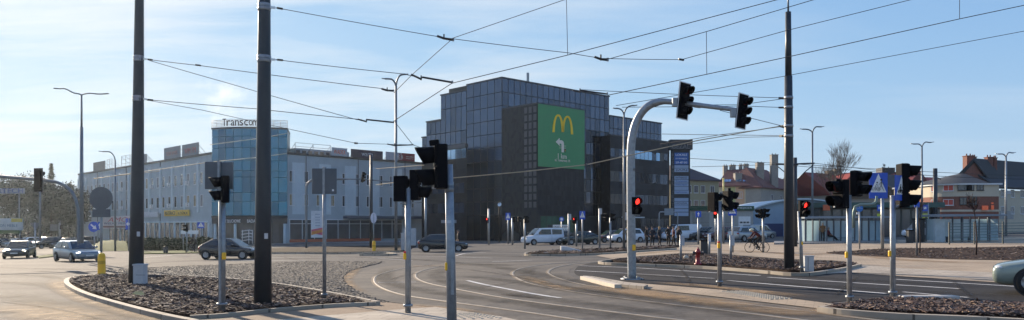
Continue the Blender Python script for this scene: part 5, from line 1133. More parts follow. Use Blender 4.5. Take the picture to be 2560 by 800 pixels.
s = At('advert_pylon', 'white pylon sign with a pink and orange foot in front of the low office', 'sign pylon', 792, 598, None, Y=108); s.plate('panel', 778, 806.5, 527, 594, mat('pylon_white', (.55,.58,.62), .5), t=.3)
a, b_, c, d = s.p(778.3,592,-.16), s.p(806.2,588,-.16), s.p(806.2,566,-.16), s.p(778.3,577,-.16); MB().prism([s.p(778.3,583,-.16), b_, s.p(806.2,569,-.16), s.p(778.3,574,-.16)], (0,.005,0)).build('pink_band', mat('pylon_pink', (.5,.07,.16), .5), s.t); MB().prism([s.p(778.3,588,-.162), s.p(806.2,580,-.162), s.p(806.2,573,-.162), s.p(778.3,579,-.162)], (0,.005,0)).build('orange_band', mat('pylon_orange', (.55,.2,.03), .5), s.t)
for k in range(5): s.plate('text_line', 788, 800, 535+k*7, 537+k*7, mat('pylon_ink', (.25,.3,.4)), dy=-.155, t=.006)

# --- houses on the right
def gable_win(fc, par, rows, us, w, h, fm=frame_w, gm=pane_d):
    for z in rows:
        for u in us: window(fc, par, u, z, w, h, fm, gm)
def tiled(name, col): return mat(name, col, .75, 0, .22, 1.2, .5, 6, stretch=(1,1,6))
def chimney(par, p, w, h, m, n=1):
    mb = MB(); mb.bx(p.x-w/2, p.x+w/2, p.y-w/2, p.y+w/2, p.z-4, p.z+h); mb.bx(p.x-w/2-.08, p.x+w/2+.08, p.y-w/2-.08, p.y+w/2+.08, p.z+h+.002, p.z+h+.12)
    for k in (-.25, .25): mb.tube([(p.x+k*w, p.y, p.z+h+.12), (p.x+k*w, p.y, p.z+h+.45)], .09, 8)
    return mb.build('chimney', m, par, world=True)
def skylights(par, fc, uzs, slope, gm):
    for u, z, o_ in uzs:
        mb = MB(); c = fc.pt(u, z, o_); sd = (ZUP*sin(slope)-fc.n*cos(slope)); q = [c-fc.R*.35-sd*.55, c+fc.R*.35-sd*.55, c+fc.R*.35+sd*.55, c-fc.R*.35+sd*.55]
        mb.prism(q, fc.R.cross(sd)*.06); mb.build('skylight', gm, par, world=True)
sky_pane = refl('skylight_pane', (.40,.48,.58), .1, .7)
def house(name, label, px0, px1, Y0, Y1, eave, ridge, depth, wallm, roofm, hip0=0., hip1=0., over=.5, z0=-1.5, ridge_off=None):
    """Rectangular house: front from px0 at depth Y0 to px1 at Y1; eave and ridge heights; hips in metres at either end."""
    a, b_ = W(px0, YH, Y0), W(px1, YH, Y1); fc = Fac((a.x, a.y), (b_-a)); Ln = Vector((b_.x-a.x, b_.y-a.y)).length
    o = thing(name, label, 'building', Vector(((a.x+b_.x)/2, (a.y+b_.y)/2, gz((a.x+b_.x)/2, (a.y+b_.y)/2))))
    mb = MB(); fc.box(mb, 0, Ln, z0, eave, -depth, 0)
    if not hip0: mb.prism([fc.pt(0, eave, -.02), fc.pt(0, eave, -depth+.02), fc.pt(0, ridge-.15, -depth/2)], fc.R*.2)
    if not hip1: mb.prism([fc.pt(Ln-.2, eave, -.02), fc.pt(Ln-.2, eave, -depth+.02), fc.pt(Ln-.2, ridge-.15, -depth/2)], fc.R*.2)
    mb.build('wall', wallm, o, world=True)
    e0, e1 = -over, Ln+over; rz0, rz1 = e0+(hip0 or 0), e1-(hip1 or 0); ee = eave-.25
    v = [fc.pt(e0,ee,over), fc.pt(e1,ee,over), fc.pt(e1,ee,-depth-over), fc.pt(e0,ee,-depth-over), fc.pt(rz0,ridge,-depth/2), fc.pt(rz1,ridge,-depth/2)]
    t = ZUP*.22; v2 = [p-t for p in v]
    mb = MB(); mb.add(v+v2, [(0,1,5,4),(2,3,4,5),(3,0,4),(1,2,5),(7,6,10,11),(9,8,11,10),(6,9,10),(8,7,11),(0,6,7,1),(2,8,9,3),(3,9,6,0),(1,7,8,2)]) 
    r = mb.build('roof', roofm, o, world=True)
    fc.Ln = Ln; fc.slope = math.atan2(ridge-ee, depth/2+over)
    return o, fc, r
olive = mat('render_olive', (.28,.265,.18), .9, 0, .12, .5); cream_w = mat('render_cream', (.60,.52,.36), .9, 0, .1, .5); peach = mat('render_peach', (.62,.40,.25), .9, 0, .1, .5); lime = mat('render_lime', (.46,.46,.20), .9, 0, .1, .5); greyst = mat('render_grey', (.33,.315,.28), .9, 0, .12, .5)
stack = mat('render_stack', (.26,.245,.22), .9, 0, .15, 1)
r_brown = tiled('tile_brown', (.15,.060,.048)); r_purp = tiled('tile_plum', (.060,.046,.052)); r_red = tiled('tile_red', (.30,.040,.032)); r_slate = tiled('tile_slate', (.035,.038,.042)); r_dred = tiled('tile_dark_red', (.20,.034,.030))
o, fc, r = house('apartment_house', 'olive grey apartment house with a plum roof, right behind the totem', 1690, 1797, 148, 152, 2+(563-448)/12.7, 2+(563-408)/12.5, 12, olive, r_purp, 4, 6)
gable_win(fc, o, (8.2, 5.3, 2.3), [fc.Ln*k for k in (.30,.46,.62,.84)], 1.0, 1.5); chimney(r, fc.pt(fc.Ln*.55, 14.3, -5), 1.1, 1.2, stack); skylights(r, fc, [(fc.Ln*.30,12.2,-2.6),(fc.Ln*.42,12.2,-2.6)], fc.slope, sky_pane)
o, fc, r = house('apartment_house', 'long pastel apartment house with a brown hipped roof and many chimneys', 1796, 1902, 176, 172, 2+(563-463)/10.9, 2+(563-424)/10.6, 13, cream_w, r_brown, 1.5, 4.5)
m_ = MB()
for k, (a, b_) in enumerate(((.28,.40),(.67,.83))): fc.box(m_, fc.Ln*a, fc.Ln*b_, -1.5, 10.6, -.02, .06)
m_.build('lime_bay', lime, o, world=True); m_ = MB(); fc.box(m_, fc.Ln*.42, fc.Ln*.62, -1.5, 10.6, -.02, .04); fc.box(m_, fc.Ln*.85, fc.Ln*.985, -1.5, 10.6, -.02, .04); m_.build('peach_bay', peach, o, world=True)
gable_win(fc, o, (8.0, 5.1, 2.1), [fc.Ln*k for k in (.08,.34,.52,.75,.92)], 1.0, 1.5)
for k, w_, h_ in ((.04,1.0,1.1),(.22,1.2,1.2),(.42,.7,1.2),(.55,1.0,1.3),(.88,1.6,1.5)): chimney(r, fc.pt(fc.Ln*k, 14.9, -7.0), w_, h_, stack)
chimney(r, fc.pt(fc.Ln*.42, 13.0, -2.6), 1.6, .8, stack); chimney(r, fc.pt(fc.Ln*1.22, 14.6, -7), 1.5, 3.6, stack)
skylights(r, fc, [(fc.Ln*k, 12.2, -1.6) for k in (.12,.18,.24,.44,.49,.60,.66,.76)], fc.slope, sky_pane)
sd_ = W(1901, YH, 171.5); sf, fcs, rs = house('apartment_house', 'grey end wing of the pastel flats, just left of the slender tram pole', 1902, 1990, 171, 186, 2+(563-470)/10.7, 2+(563-425)/10.3, 11, greyst, r_brown, 5, 5)
gable_win(fcs, sf, (7.6, 4.6), [fcs.Ln*k for k in (.3,.55,.75)], .9, 1.3); chimney(rs, fcs.pt(fcs.Ln*.3, 12.6, -3), 1.6, 1.6, stack); chimney(rs, fcs.pt(fcs.Ln*.95, 12.3, -3), 1.5, .8, stack)
o, fc, r = house('terraced_house', 'house with a bright red tiled roof and small skylights, behind the bracket armed tram pole', 1985, 2078, 188, 178, 2+(563-490)/10.4, 2+(563-440)/9.9, 14, peach, r_red, 0, 0)
gable_win(fc, o, (5.5, 2.4), [fc.Ln*k for k in (.15,.4,.7,.9)], .9, 1.2); skylights(r, fc, [(fc.Ln*k, z, o_) for k, z, o_ in ((.2,10.7,-2.3),(.42,10.7,-2.3),(.62,10.7,-2.3),(.85,10.7,-2.3),(.3,12.6,-4.7),(.8,12.6,-4.7))], fc.slope, sky_pane); chimney(r, fc.pt(fc.Ln*.5, 12.8, -4.4), 1.6, .9, stack); chimney(r, fc.pt(fc.Ln*.62, 14.2, -7), 1.4, 1.2, stack)
o, fc, r = house('terraced_house', 'red roofed house with a grey gable, behind the camera topped signal', 2078, 2155, 176, 184, 2+(563-488)/10.4, 2+(563-438)/10, 13, greyst, r_dred, 0, 3)
gable_win(fc, o, (5.4, 2.4), [fc.Ln*k for k in (.25,.6,.85)], .9, 1.2); chimney(r, fc.pt(fc.Ln*.75, 14.2, -6), 2.2, .9, stack); skylights(r, fc, [(fc.Ln*k, 11, -2.6) for k in (.3,.6)], fc.slope, sky_pane)
o, fc, r = house('terraced_house', 'grey house with a dark red roof, behind the big crossing sign', 2150, 2262, 178, 170, 2+(563-470)/10.9, 2+(563-432)/10.6, 13, greyst, r_dred, 0, 0)
gable_win(fc, o, (6.0, 2.6), [fc.Ln*k for k in (.15,.3,.55,.8)], .9, 1.3); m_ = MB(); chimney(r, fc.pt(fc.Ln*.3, 14.4, -6), 3.0, .8, mat('dark_vent', (.04,.04,.045), .6))
o, fc, r = house('terraced_house', 'slate roofed house between the three lamp signal and the brick corner house', 2256, 2352, 158, 166, 2+(563-490)/11.9, 2+(563-438)/11.4, 13, greyst, r_slate, 0, 6)
gable_win(fc, o, (5.0, 2.0), [fc.Ln*k for k in (.2,.5,.8)], .9, 1.3); chimney(r, fc.pt(fc.Ln*.63, 13.2, -5), 1.3, 1.9, stack); skylights(r, fc, [(fc.Ln*k, 10.2, -2.6) for k in (.45,.56)], fc.slope, sky_pane)
o, fc, r = house('terraced_house', 'bright red roofed house just left of the brick corner house', 2320, 2375, 185, 188, 2+(563-470)/10.2, 2+(563-442)/10.1, 10, peach, r_red, 0, 0)
gable_win(fc, o, (6.0,), [fc.Ln*k for k in (.3,.7)], .9, 1.2)
# brick corner house
Yb = 112; ppb = F/Yb; zz = lambda py: H-(py-YH)/ppb
brick = mat('brick_red', (.20,.082,.058), .85, 0, .3, 4, .3, 20); bcream = mat('render_corner', (.52,.46,.36), .9, 0, .1, .5)
cw = W(2412, YH, Yb); corner = thing('corner_house', 'brick and cream corner house with a rounded front and a steep slate roof', 'building', on_ground(2430, Yb))
RX, n = 3.6, 12
def rounded(z0, z1, m, name, grow=0.):
    x0, x1 = W(2355, YH, Yb).x-grow, W(2497, YH, Yb).x+grow; y0 = Yb-grow; q = [Vector((x0+RX-RX*cos(a), y0+RX-RX*sin(a), z0)) for a in [i*pi/2/n for i in range(n+1)]]
    q += [Vector((x1, y0, z0)), Vector((x1, Yb+14, z0)), Vector((x0, Yb+14, z0))]
    mb = MB(); mb.prism(q, (0,0,z1-z0)); return mb.build(name, m, corner, world=True)
rounded(-1, zz(529), brick, 'brick_base'); rounded(zz(529)+.003, zz(524), bcream, 'cream_band', .03); rounded(zz(524)+.003, zz(491), brick, 'brick_floor'); rounded(zz(491)+.003, zz(462), bcream, 'cream_floor', .02); rounded(zz(462)+.003, zz(458), frame_w, 'eave_board', .35)
ff = Fac((W(2355, YH, Yb).x, Yb), (1,0)); sd = Fac((W(2355, YH, Yb).x, Yb+14), (0,-1))
red_pane = mat('red_tinted_pane', (.50,.07,.045), .5, 0, .2, 2)  # red put straight into the pane colour
for py, px, w_, h_, gm in ((476,2412,1.6,.85,pane_d),(476,2425,.9,.85,pane_d),(476,2450,.8,.85,pane_d),(512,2432,.9,1.1,pane_d),(512,2408,.8,1.0,pane_d)):
    window(Fac((ff.O.x, ff.O.y-.02), (1,0)), corner, ff.u(px), zz(py), w_*1.3, h_*1.1, trim_d, gm)
for zr in (zz(477), zz(513)):
    a = radians(52); cx, cy = ff.O.x+RX, Yb+RX; Rn = Vector((-cos(a), -sin(a), 0)); p = Vector((cx, cy, 0))+Rn*(RX+.03); fcu = Fac((p.x, p.y), (sin(a), -cos(a))); window(fcu, corner, 0, zr, 1.35, .9, frame_w, red_pane)
    a = radians(20); Rn = Vector((-cos(a), -sin(a), 0)); p = Vector((cx, cy, 0))+Rn*(RX+.03); fcu = Fac((p.x, p.y), (sin(a), -cos(a))); window(fcu, corner, 0, zr, 1.1, .9, frame_w, red_pane)
# roofs: cone over the rounded front, steep main gable behind, long right wing
cx0 = W(2411, YH, Yb+5).x; mb = MB(); ap = Vector((cx0, Yb+5.5, H-(432-YH)/F*(Yb+5.5))); ring = []
x0, x1 = W(2352, YH, Yb).x, W(2470, YH, Yb).x
for i in range(n+1): a = i*pi/2/n; ring.append(Vector((x0-.3+RX-RX*cos(a), Yb-.4+RX-RX*sin(a), zz(458))))
ring += [Vector((x1, Yb-.4, zz(458))), Vector((x1, Yb+11, zz(458))), Vector((x0-.3, Yb+11, zz(458)))]
mb.add(ring+[ap], [(i, (i+1) % len(ring), len(ring)) for i in range(len(ring))]); rfc = mb.build('front_roof', r_slate, corner, world=True)
Yg = Yb+7; zg_ = lambda py: H-(py-YH)/F*Yg; gx = lambda px: (px-CX)/F*Yg
mb = MB(); mb.prism([Vector((gx(2380), Yg, zg_(452))), Vector((gx(2470), Yg, zg_(462))), Vector((gx(2431), Yg, zg_(400)))], (1.2,.7,0)); mb.build('gable_wall', brick, corner, world=True)
mb = MB(); A1, A2, A3 = Vector((gx(2370), Yg-.4, zg_(458))), Vector((gx(2430), Yg-.4, zg_(396))), Vector((gx(2484), Yg-.4, zg_(466))); bk = Vector((17, 10, 0))
mb.prism([A1, A2, A2-ZUP*.35, A1-ZUP*.35], bk); mb.prism([A2, A3, A3-ZUP*.35, A2-ZUP*.35], bk)
mr = mb.build('main_roof', r_slate, corner, world=True)
# right wing seen along its long slope
a, b_ = W(2440, YH, Yb+3), W(2640, YH, Yb+12); wf = Fac((a.x, a.y), (b_-a)); WL = Vector((b_.x-a.x, b_.y-a.y)).length
mb = MB(); wf.box(mb, 2.5, WL, -1, zz(468)-.2, -9, -.0); mb.build('wing_wall', bcream, corner, world=True)
mb = MB(); mb.prism([wf.pt(4.2, zz(467), .6), wf.pt(WL, zz(467), .6), wf.pt(WL, zz(430), -2.6), wf.pt(4.2, zz(430), -2.6)], ZUP*.25); wr = mb.build('wing_roof', r_slate, corner, world=True)
skylights(wr, wf, [(5.2, zz(452), -.6),(8.0, zz(452), -.6),(10.5, zz(446), -1.1)], math.atan2(zz(430)-zz(467), 3.2), sky_pane)
for px, w_, h_ in ((2421, 1.15, .75),(2434, .6, .6),(2472, .9, .55),(2487, .45, .45)):
    chimney(mr, Vector(((px-CX)/F*(Yb+9), Yb+9, H-(403-YH)/F*(Yb+9))), w_, h_, mat('chimney_brick', (.17,.068,.048), .85, 0, .3, 4))
m_ = MB(); q = Fac((ff.O.x, ff.O.y-.35), (1,0)); fsign(q, corner, 2456, 2471, 514, 525, mat('orange_glow_board', (.62,.12,.05), .5, emit=.08, ecol=(1,.2,.06)), None, None, .1); fsign(q, corner, 2479, 2485, 513, 524, mat('orange_glow_board', (.75,.13,.04)), None, None, .1); fsign(q, corner, 2479, 2484, 506, 510, mat('orange_glow_board', (.75,.13,.04)), None, None, .1)  # boards added to carry an orange glow on the brick wall
fsign(wf, corner, 2516, 2528, 477, 485, mat('pale_board', (.5,.52,.56)), None, None, .1); fsign(wf, corner, 2500, 2534, 527, 548, mat('roller_shutter', (.3,.3,.3), .6), None, None, .05)
gable_win(wf, corner, (3.6, 6.2), [6.5, 9.0, 11.5], .9, 1.2)

# --- low row with the green fascia, pale hall with an arched roof
Yr = 104; zr_ = lambda py: H-(py-YH)/F*Yr
a = W(1722, YH, Yr); gf = Fac((a.x, Yr), (1, .02)); row = thing('garage_row', 'low pale garage building with a dark green fascia, behind the parked vans', 'building', on_ground(1800, Yr))
pale = mat('render_pale', (.40,.39,.37), .85, 0, .12, .6); pblue = mat('cladding_blue', (.30,.40,.50), .6, 0, .1, .6)
m_ = MB(); gf.box(m_, 0, gf.u(1883), -1, zr_(526), -9, 0); m_.build('wall', pale, row, world=True); m_ = MB(); gf.box(m_, -.1, gf.u(1884), zr_(526)+.003, zr_(515), -9.1, .25); fa = m_.build('fascia', mat('fascia_green', (.012,.07,.035), .5, 0, .15, 1), row, world=True)
text('MEJKER', fa, white, gf.pt(gf.u(1861), zr_(520.5), .25), 2.0, .28, gf.R)
for x0, x1, y0, m1 in ((1732,1773,533,pale),(1846,1876,541,white),(1800,1834,534,pale)):
    m_ = MB(); gf.box(m_, gf.u(x0), gf.u(x1), -.5, zr_(y0), -.02, .05); d_ = m_.build('garage_door', mat('garage_grey', (.30,.29,.27), .7, 0, .1, 2) if m1 is pale else white, row, world=True)
    f = MB()
    for k in range(7): gf.box(f, gf.u(x0)+.02, gf.u(x1)-.02, -.3+k*.42, -.27+k*.42, .052, .06)
    f.build('door_grooves', mat('groove_grey', (.12,.12,.12)), d_, world=True)
m_ = MB()
for k in range(3): gf.box(m_, gf.u(1850+k*8), gf.u(1856+k*8), zr_(558), zr_(554), .055, .08)
m_.build('door_window', pane_d, row, world=True)
hall = thing('arched_hall', 'pale blue hall with a low arched roof, behind the bus shelter', 'building', on_ground(2000, 116)); Yh = 116
m_ = MB(); x0, x1 = W(1884,YH,Yh).x, W(2126,YH,Yh).x; q = []
for i in range(25): t = i/24; q.append(Vector((x0+(x1-x0)*t, Yh, H-(524-24*sin(pi*t)**.8-YH)/F*Yh)))
m_.prism(q+[Vector((x1,Yh,-1)), Vector((x0,Yh,-1))], (0,16,0)); m_.build('wall', pblue, hall, world=True)
m_ = MB()
for i in range(24): m_.prism([q[i]+Vector((0,-.6,.04)), q[i+1]+Vector((0,-.6,.04)), q[i+1]+Vector((0,-.6,.25)), q[i]+Vector((0,-.6,.25))], (0,17,0))
m_.build('arched_roof', mat('metal_roof', (.42,.50,.58), .35, .5, .15, 1), hall, world=True)
hf = Fac((x0, Yh), (1,0)); m_ = MB()
for k in range(6): hf.box(m_, 5+k*1.5, 6.2+k*1.5, -.6, 2.2, -.02, .05)
m_.build('shop_window', pane_d, hall, world=True); m_ = MB(); hf.box(m_, 1.2, 4.4, -.6, 2.1, -.02, .3); m_.build('blue_gate', mat('gate_blue', (.03,.05,.14), .6), hall, world=True)
shop2 = thing('low_shop', 'low dark shop with a green glazed canopy behind the shelter and the blue crossing signs', 'building', on_ground(2200, 100)); Ys = 100
m_ = MB(); sf2 = Fac((W(2050,YH,Ys).x, Ys), (1,0)); L2 = sf2.u(2350); sf2.box(m_, 0, L2, -.5, H-(520-YH)/F*Ys, -8, 0); m_.build('wall', mat('shop_dark', (.06,.065,.06), .7, 0, .4, .5), shop2, world=True)
m_ = MB(); sf2.box(m_, -.2, L2+.2, H-(519-YH)/F*Ys, H-(506-YH)/F*Ys, -8.2, .8); m_.build('fascia', mat('fascia_teal', (.035,.09,.08), .5, 0, .3, .5), shop2, world=True)
f = MB()
for k in range(12): sf2.box(f, .4+k*1.3, 1.4+k*1.3, .2, H-(524-YH)/F*Ys, .01, .05)
f.build('shop_window', pane_d, shop2, world=True); fsign(sf2, shop2, 2018+40, 2035+40, 512, 526, mat('orange_board', (.6,.12,.04), .5), None, None, .9)

# --- tram shelters and the railing
gl1 = clear_glass('shelter_glass', (.74,.84,.88), .14, .52); shm = mat('shelter_steel', (.11,.13,.16), .5, .3, .15, 2); shr = mat('shelter_roof', (.20,.24,.29), .5, .3, .15, 1)
def shelter(label, px0, px1, Y, top, py, n, dep=1.5):
    x0, x1 = (px0-CX)/F*Y, (px1-CX)/F*Y; g0 = gz((x0+x1)/2, Y); loc = Vector(((x0+x1)/2, Y, g0)); s = thing('tram_shelter', label, 'tram shelter', loc); L_ = x1-x0; hh = H-(top-YH)/F*Y-g0
    b = MB(); b.prism([(-L_/2-.3,-.75,hh),(L_/2+.3,-.75,hh),(L_/2+.3,-.75,hh-.14),(-L_/2-.3,-.75,hh-.22)], (0,dep+1.0,0)); b.build('roof', shr, s, bevel=.02)
    b = MB()
    for i in range(n+1):
        x = -L_/2+L_*i/n; b.bx(x-.045, x+.045, dep-.05, dep+.05, 0, hh-.22)
        if i % 3 == 0: b.bx(x-.05, x+.05, -.1, 0, 0, hh-.22)
    b.build('frame', shm, s)
    for i in range(n):
        x = -L_/2+L_*i/n; MB().bx(x+.08, x+L_/n-.08, dep-.012, dep+.012, .15, hh-.4).build('glass_pane', gl1, s)
    for sx in (-1, 1): MB().bx(sx*L_/2-.012, sx*L_/2+.012, .05, dep-.1, .15, hh-.4).build('side_pane', gl1, s)
    b = MB(); b.bx(-L_*.22, L_*.18, dep-.55, dep-.15, .43, .48); b.bx(-L_*.2, -L_*.19, dep-.5, dep-.2, 0, .429); b.bx(L_*.15, L_*.16, dep-.5, dep-.2, 0, .429); b.build('bench', shm, s)
    return s, L_, hh
sh1, L1_, h1_ = shelter('long glass tram shelter with two waiting people, behind the leaning signal post', 2012, 2208, 72, 541, 603, 11)
sh2, L2_, h2_ = shelter('glass tram shelter with a sloping blue grey roof, in front of the brick corner house', 2338, 2496, 68, 536, 606, 7)
MB().bx(-L2_/2-.1, -L2_/2+.75, -.2, .1, 0, h2_-.4).build('info_panel', mat('info_panel', (.35,.43,.47), .4), sh2)
plat = tag(MB().prism([on_ground(px, Y)+Vector((0,0,.15)) for px, Y in ((1935,69),(2240,69),(2240,78),(1935,78))], (0,0,-.4)).build('platform', grey_m), kind='structure')
s = At('railing', 'dark green railing with many thin bars in front of the second shelter', 'railing', 2373, 612, None); Yr2 = s.Y
b = MB(); xs = [2373, 2436, 2507, 2580, 2650]
for px in xs: MB().bx(s.p(px,0).x-.045, s.p(px,0).x+.045, -.045, .045, 0+gz(s.p(px,0).x,0), s.m(56)+gz(s.p(px,0).x,0)).build('post', mat('railing_dark', (.02,.03,.032), .5), s.t)
for k in range(7):
    z = s.m(52-k*7); x0, x1 = s.p(2373,0).x, s.p(2650,0).x; b.obox((x0, -.06, z+gz(x0,0)), (x1, -.06, z+gz(x1,0)), .04, .05)
b.build('bars', mat('railing_bar', (.10,.15,.16), .4, .4), s.t)
for k in range(8):
    pass
# ---------------------------------------------------------------- vehicles
glass_c = mat('car_glass', (.015,.02,.024), .06, 0, .2, 1, spec=.8); tyre = mat('tyre', (.012,.012,.013), .8, 0, .2, 8); rim_m = mat('alloy', (.35,.36,.38), .35, .7, .1, 6); lampc = mat('headlight_glass', (.55,.58,.6), .12, 0, .1, 6, spec=.8); tail_m = mat('tail_red', (.30,.012,.012), .25, 0, .1, 6); plate_m = mat('number_plate', (.6,.6,.58), .5); lit_h = mat('lit_headlight', (.9,.85,.7), .3, emit=9, ecol=(1,.86,.6)); lit_w = mat('lit_daylight', (.9,.9,.9), .3, emit=6, ecol=(.95,.97,1))
trim_c = mat('car_trim', (.012,.012,.014), .6)
def paint(name, c, metal=.3, rough=.3): return mat(name, c, rough, metal, .06, 2, coat=.8)
CARS = {  # L, W, H, belt, hood z, front overhang, rear overhang, cowl, screen top, roof end, rear glass base, boot z
 'hatch': (4.15,1.76,1.47,.92,.86,.82,.66,1.0,1.85,3.15,4.02,1.0), 'wagon': (4.5,1.80,1.48,.93,.86,.88,.85,1.05,1.90,3.75,4.40,1.0),
 'sedan': (4.7,1.82,1.45,.93,.86,.90,.98,1.15,1.95,3.25,4.05,1.03), 'suv': (4.6,1.86,1.68,1.06,1.02,.88,.85,1.05,1.75,3.95,4.48,1.15),
 'van': (4.6,1.84,1.86,1.12,1.02,.88,.75,.85,1.65,4.40,4.55,1.2), 'bigvan': (5.3,1.95,2.05,1.25,1.15,.95,.95,.80,1.75,5.1,5.24,1.3), 'mpv': (4.3,1.8,1.66,1.02,.95,.85,.70,.80,1.62,3.75,4.16,1.1)}
def car(name, label, kind, px, py, yaw, pm, lights=None, cat='car', windows=True, group=None, solid=False, plate=True, Y=None):
    """x runs back from the bumper (0) to the tail (L); the car heads along -x turned by yaw."""
    L, Wd, Ht, zb, zh, fo, ro, xa, xb, xc, xd, zt_ = CARS[kind]; hw2 = Wd/2
    loc = on_ground(px, Y) if Y else G(px, py); t = thing(name, label, cat, loc, radians(yaw), group); T = Matrix.Translation((-L/2,0,0))
    st = [(0,.36,.60,.82),(.03,.24,.70,.86),(.20,.18,zh-.10,.94),(.55,.18,zh-.04,.98),(xa,.18,zh+.03,1.0),(xa+.5,.17,zb,1.0),(L*.5,.17,zb+.01,1.0),(xc,.18,zb+.03,.99),(xd,.20,zt_,.96),(L-.10,.24,zt_-.02 if xd > L-.25 else zt_-.03,.92),(L-.02,.34,zt_-.18,.86),(L,.44,.62,.80)]
    if xd < L-.4: st[8] = (xd,.18,zt_-.01,.98)
    b = MB(T); ns = 10; vs, fs = [], []
    for x, zl, zt2, wf_ in st:
        w = hw2*wf_; zm = zl+(zt2-zl)*.55
        ring = [(-w*.90,zl),(-w*.985,zl+.12),(-w,zm),(-w*.975,zt2-.06),(-w*.90,zt2),(w*.90,zt2),(w*.975,zt2-.06),(w,zm),(w*.985,zl+.12),(w*.90,zl)]
        vs += [(x, y, z) for y, z in ring]
    for i in range(len(st)-1):
        for j in range(ns): fs.append((i*ns+j, i*ns+(j+1) % ns, (i+1)*ns+(j+1) % ns, (i+1)*ns+j))
    fs += [tuple(range(ns)), tuple(reversed(range(len(vs)-ns, len(vs))))]
    b.add(vs, fs, True); body = b.build('body', pm, t)
    m_ = body.modifiers.new('s', 'SUBSURF'); m_.levels = 1; m_.render_levels = 1
    # cabin
    wb, wr = hw2*.93, hw2*(.74 if kind not in ('van','bigvan') else .86); xm = (xb+xc)/2; crown = .035
    side = [(xa,zh+.0,wb),(xb,Ht-.05,wr),(xm,Ht,wr*.99),(xc,Ht-.04 if kind != 'sedan' else Ht-.08,wr),(xd,zt_-.02,wb*.97),(xc-.3,zb-.06,wb),(xa+.5,zb-.06,wb)]
    b = MB(T); k = len(side); b.add([(x,-w,z) for x, z, w in side]+[(x,w,z) for x, z, w in side], [tuple(range(k)), tuple(reversed(range(k, 2*k)))]+[(i,(i+1) % k,k+(i+1) % k,k+i) for i in range(k)])
    cab = b.build('cabin', pm, t, bevel=.09); cab.modifiers[0].segments = 3
    def quad(name, P, par=None, m=glass_c, off=.012):
        q = [Vector(p) for p in P]; nn = (q[1]-q[0]).cross(q[2]-q[0]).normalized(); c = sum(q, Vector())/len(q)
        if nn.dot(c-Vector((L*.5,0,.8))) < 0: nn = -nn
        return MB(T).prism([p+nn*.004 for p in q], nn*off).build(name, m, par or t)
    lp = lambda p, q_, s_: tuple(p[i]+(q_[i]-p[i])*s_ for i in range(3))
    A0, A1, B0, B1 = (xa,-wb,zh), (xa,wb,zh), (xb,-wr,Ht-.05), (xb,wr,Ht-.05)
    def pane4(a, b_, c, d, e=.08): m0 = [sum(v)/4 for v in zip(a,b_,c,d)]; return [lp(p, m0, e) for p in (a,b_,c,d)]
    quad('windscreen', pane4(A0, A1, B1, B0, .10))
    C0, C1, D0, D1 = (xc,-wr,side[3][1]), (xc,wr,side[3][1]), (xd,-wb*.97,zt_-.02), (xd,wb*.97,zt_-.02)
    if not solid: quad('rear_window', pane4(C0, C1, D1, D0, .14))
    def sp(x, h, s_):      # point on the cabin side at x, height fraction h
        zlo = zb+.0; zlo_w = wb; top = Ht-.05
        return (x, s_*(wb+(wr-wb)*h), zlo+(top-zlo)*h)
    for s_ in (-1, 1):
        x1 = xa+.62; xB = xa+.62+(xm-xa-.55)*1.0
        w1 = [sp(xa+.45,.05,s_), sp(xb+.22,.82,s_), sp(xm-.10,.85,s_), sp(xm-.04,.05,s_)]
        quad('side_window', w1, off=.01)
        if not solid:
            if kind == 'sedan': w2 = [sp(xm+.08,.05,s_), sp(xm+.06,.85,s_), sp(xc-.05,.78,s_), sp(xc+.42,.12,s_)]
            else: w2 = [sp(xm+.08,.05,s_), sp(xm+.06,.85,s_), sp(xc-.12,.80,s_), sp(xd-.30,.08,s_)]
            quad('side_window', w2, off=.01)
        # wheels
        for wx in (fo, L-ro):
            R_ = .315 if kind not in ('suv','bigvan') else .35
            MB(T).disc((wx, s_*(hw2*.985), R_), (0,s_,0), R_*1.17, 22, .012).build('wheel_arch', trim_c, t)
            MM = T @ Matrix.Translation((wx, s_*(hw2-.16), R_)) @ Matrix.Rotation(-pi/2*s_, 4, 'X')
            wh = MB(MM).lathe([(R_*.62,.0),(R_*.96,.01),(R_,.04),(R_,.17),(R_*.95,.195),(R_*.66,.20)], 22).build('wheel', tyre, t)
            b = MB(MM); b.lathe([(R_*.66,.185),(R_*.60,.17),(.001,.165)], 18)
            for q in range(5): a = 2*pi*q/5; b.obox((R_*.08*cos(a), R_*.08*sin(a), .195), (R_*.62*cos(a), R_*.62*sin(a), .192), .07, .03)
            b.build('rim', rim_m, wh)
        hl = lights or lampc
        MB(T).sphere((.21,s_*hw2*.70,zh-.21), .1, 12, (1.7,1.9,.72)).build('headlight', hl, t)
        MB(T).sphere((L-.12,s_*hw2*.80,zt_-.24), .1, 12, (1.3,1.35,1.2)).build('tail_light', tail_m, t)
        MB(T).box((xa+.52, s_*(hw2+.09), zb+.07), (.12,.20,.13)).build('mirror', pm, t, bevel=.03)
        MB(T).bx(fo+.42, L-ro-.42, s_*hw2*.985-.012, s_*hw2*.985+.012, .20, .30).build('sill', trim_c, t)
        b = MB(T); b.bx(xm-.005, xm+.005, s_*hw2*1.0-.004, s_*hw2*1.0+.004, .34, zb-.08); b.build('door_seam', trim_c, t)
        MB(T).box((xm-.18, s_*hw2*1.0, zb-.16), (.16,.03,.03)).build('door_handle', pm, t)
    MB(T).bx(.02, .16, -hw2*.42, hw2*.42, .52, .66).build('grille', trim_c, t); MB(T).bx(.05, .2, -hw2*.5, hw2*.5, .30, .40).build('lower_grille', trim_c, t)
    if plate: MB(T).bx(.0, .1, -.26, .26, .42, .52).build('number_plate', plate_m, t); MB(T).bx(L-.1, L+.0, -.26, .26, .62, .74).build('number_plate', plate_m, t)
    return t
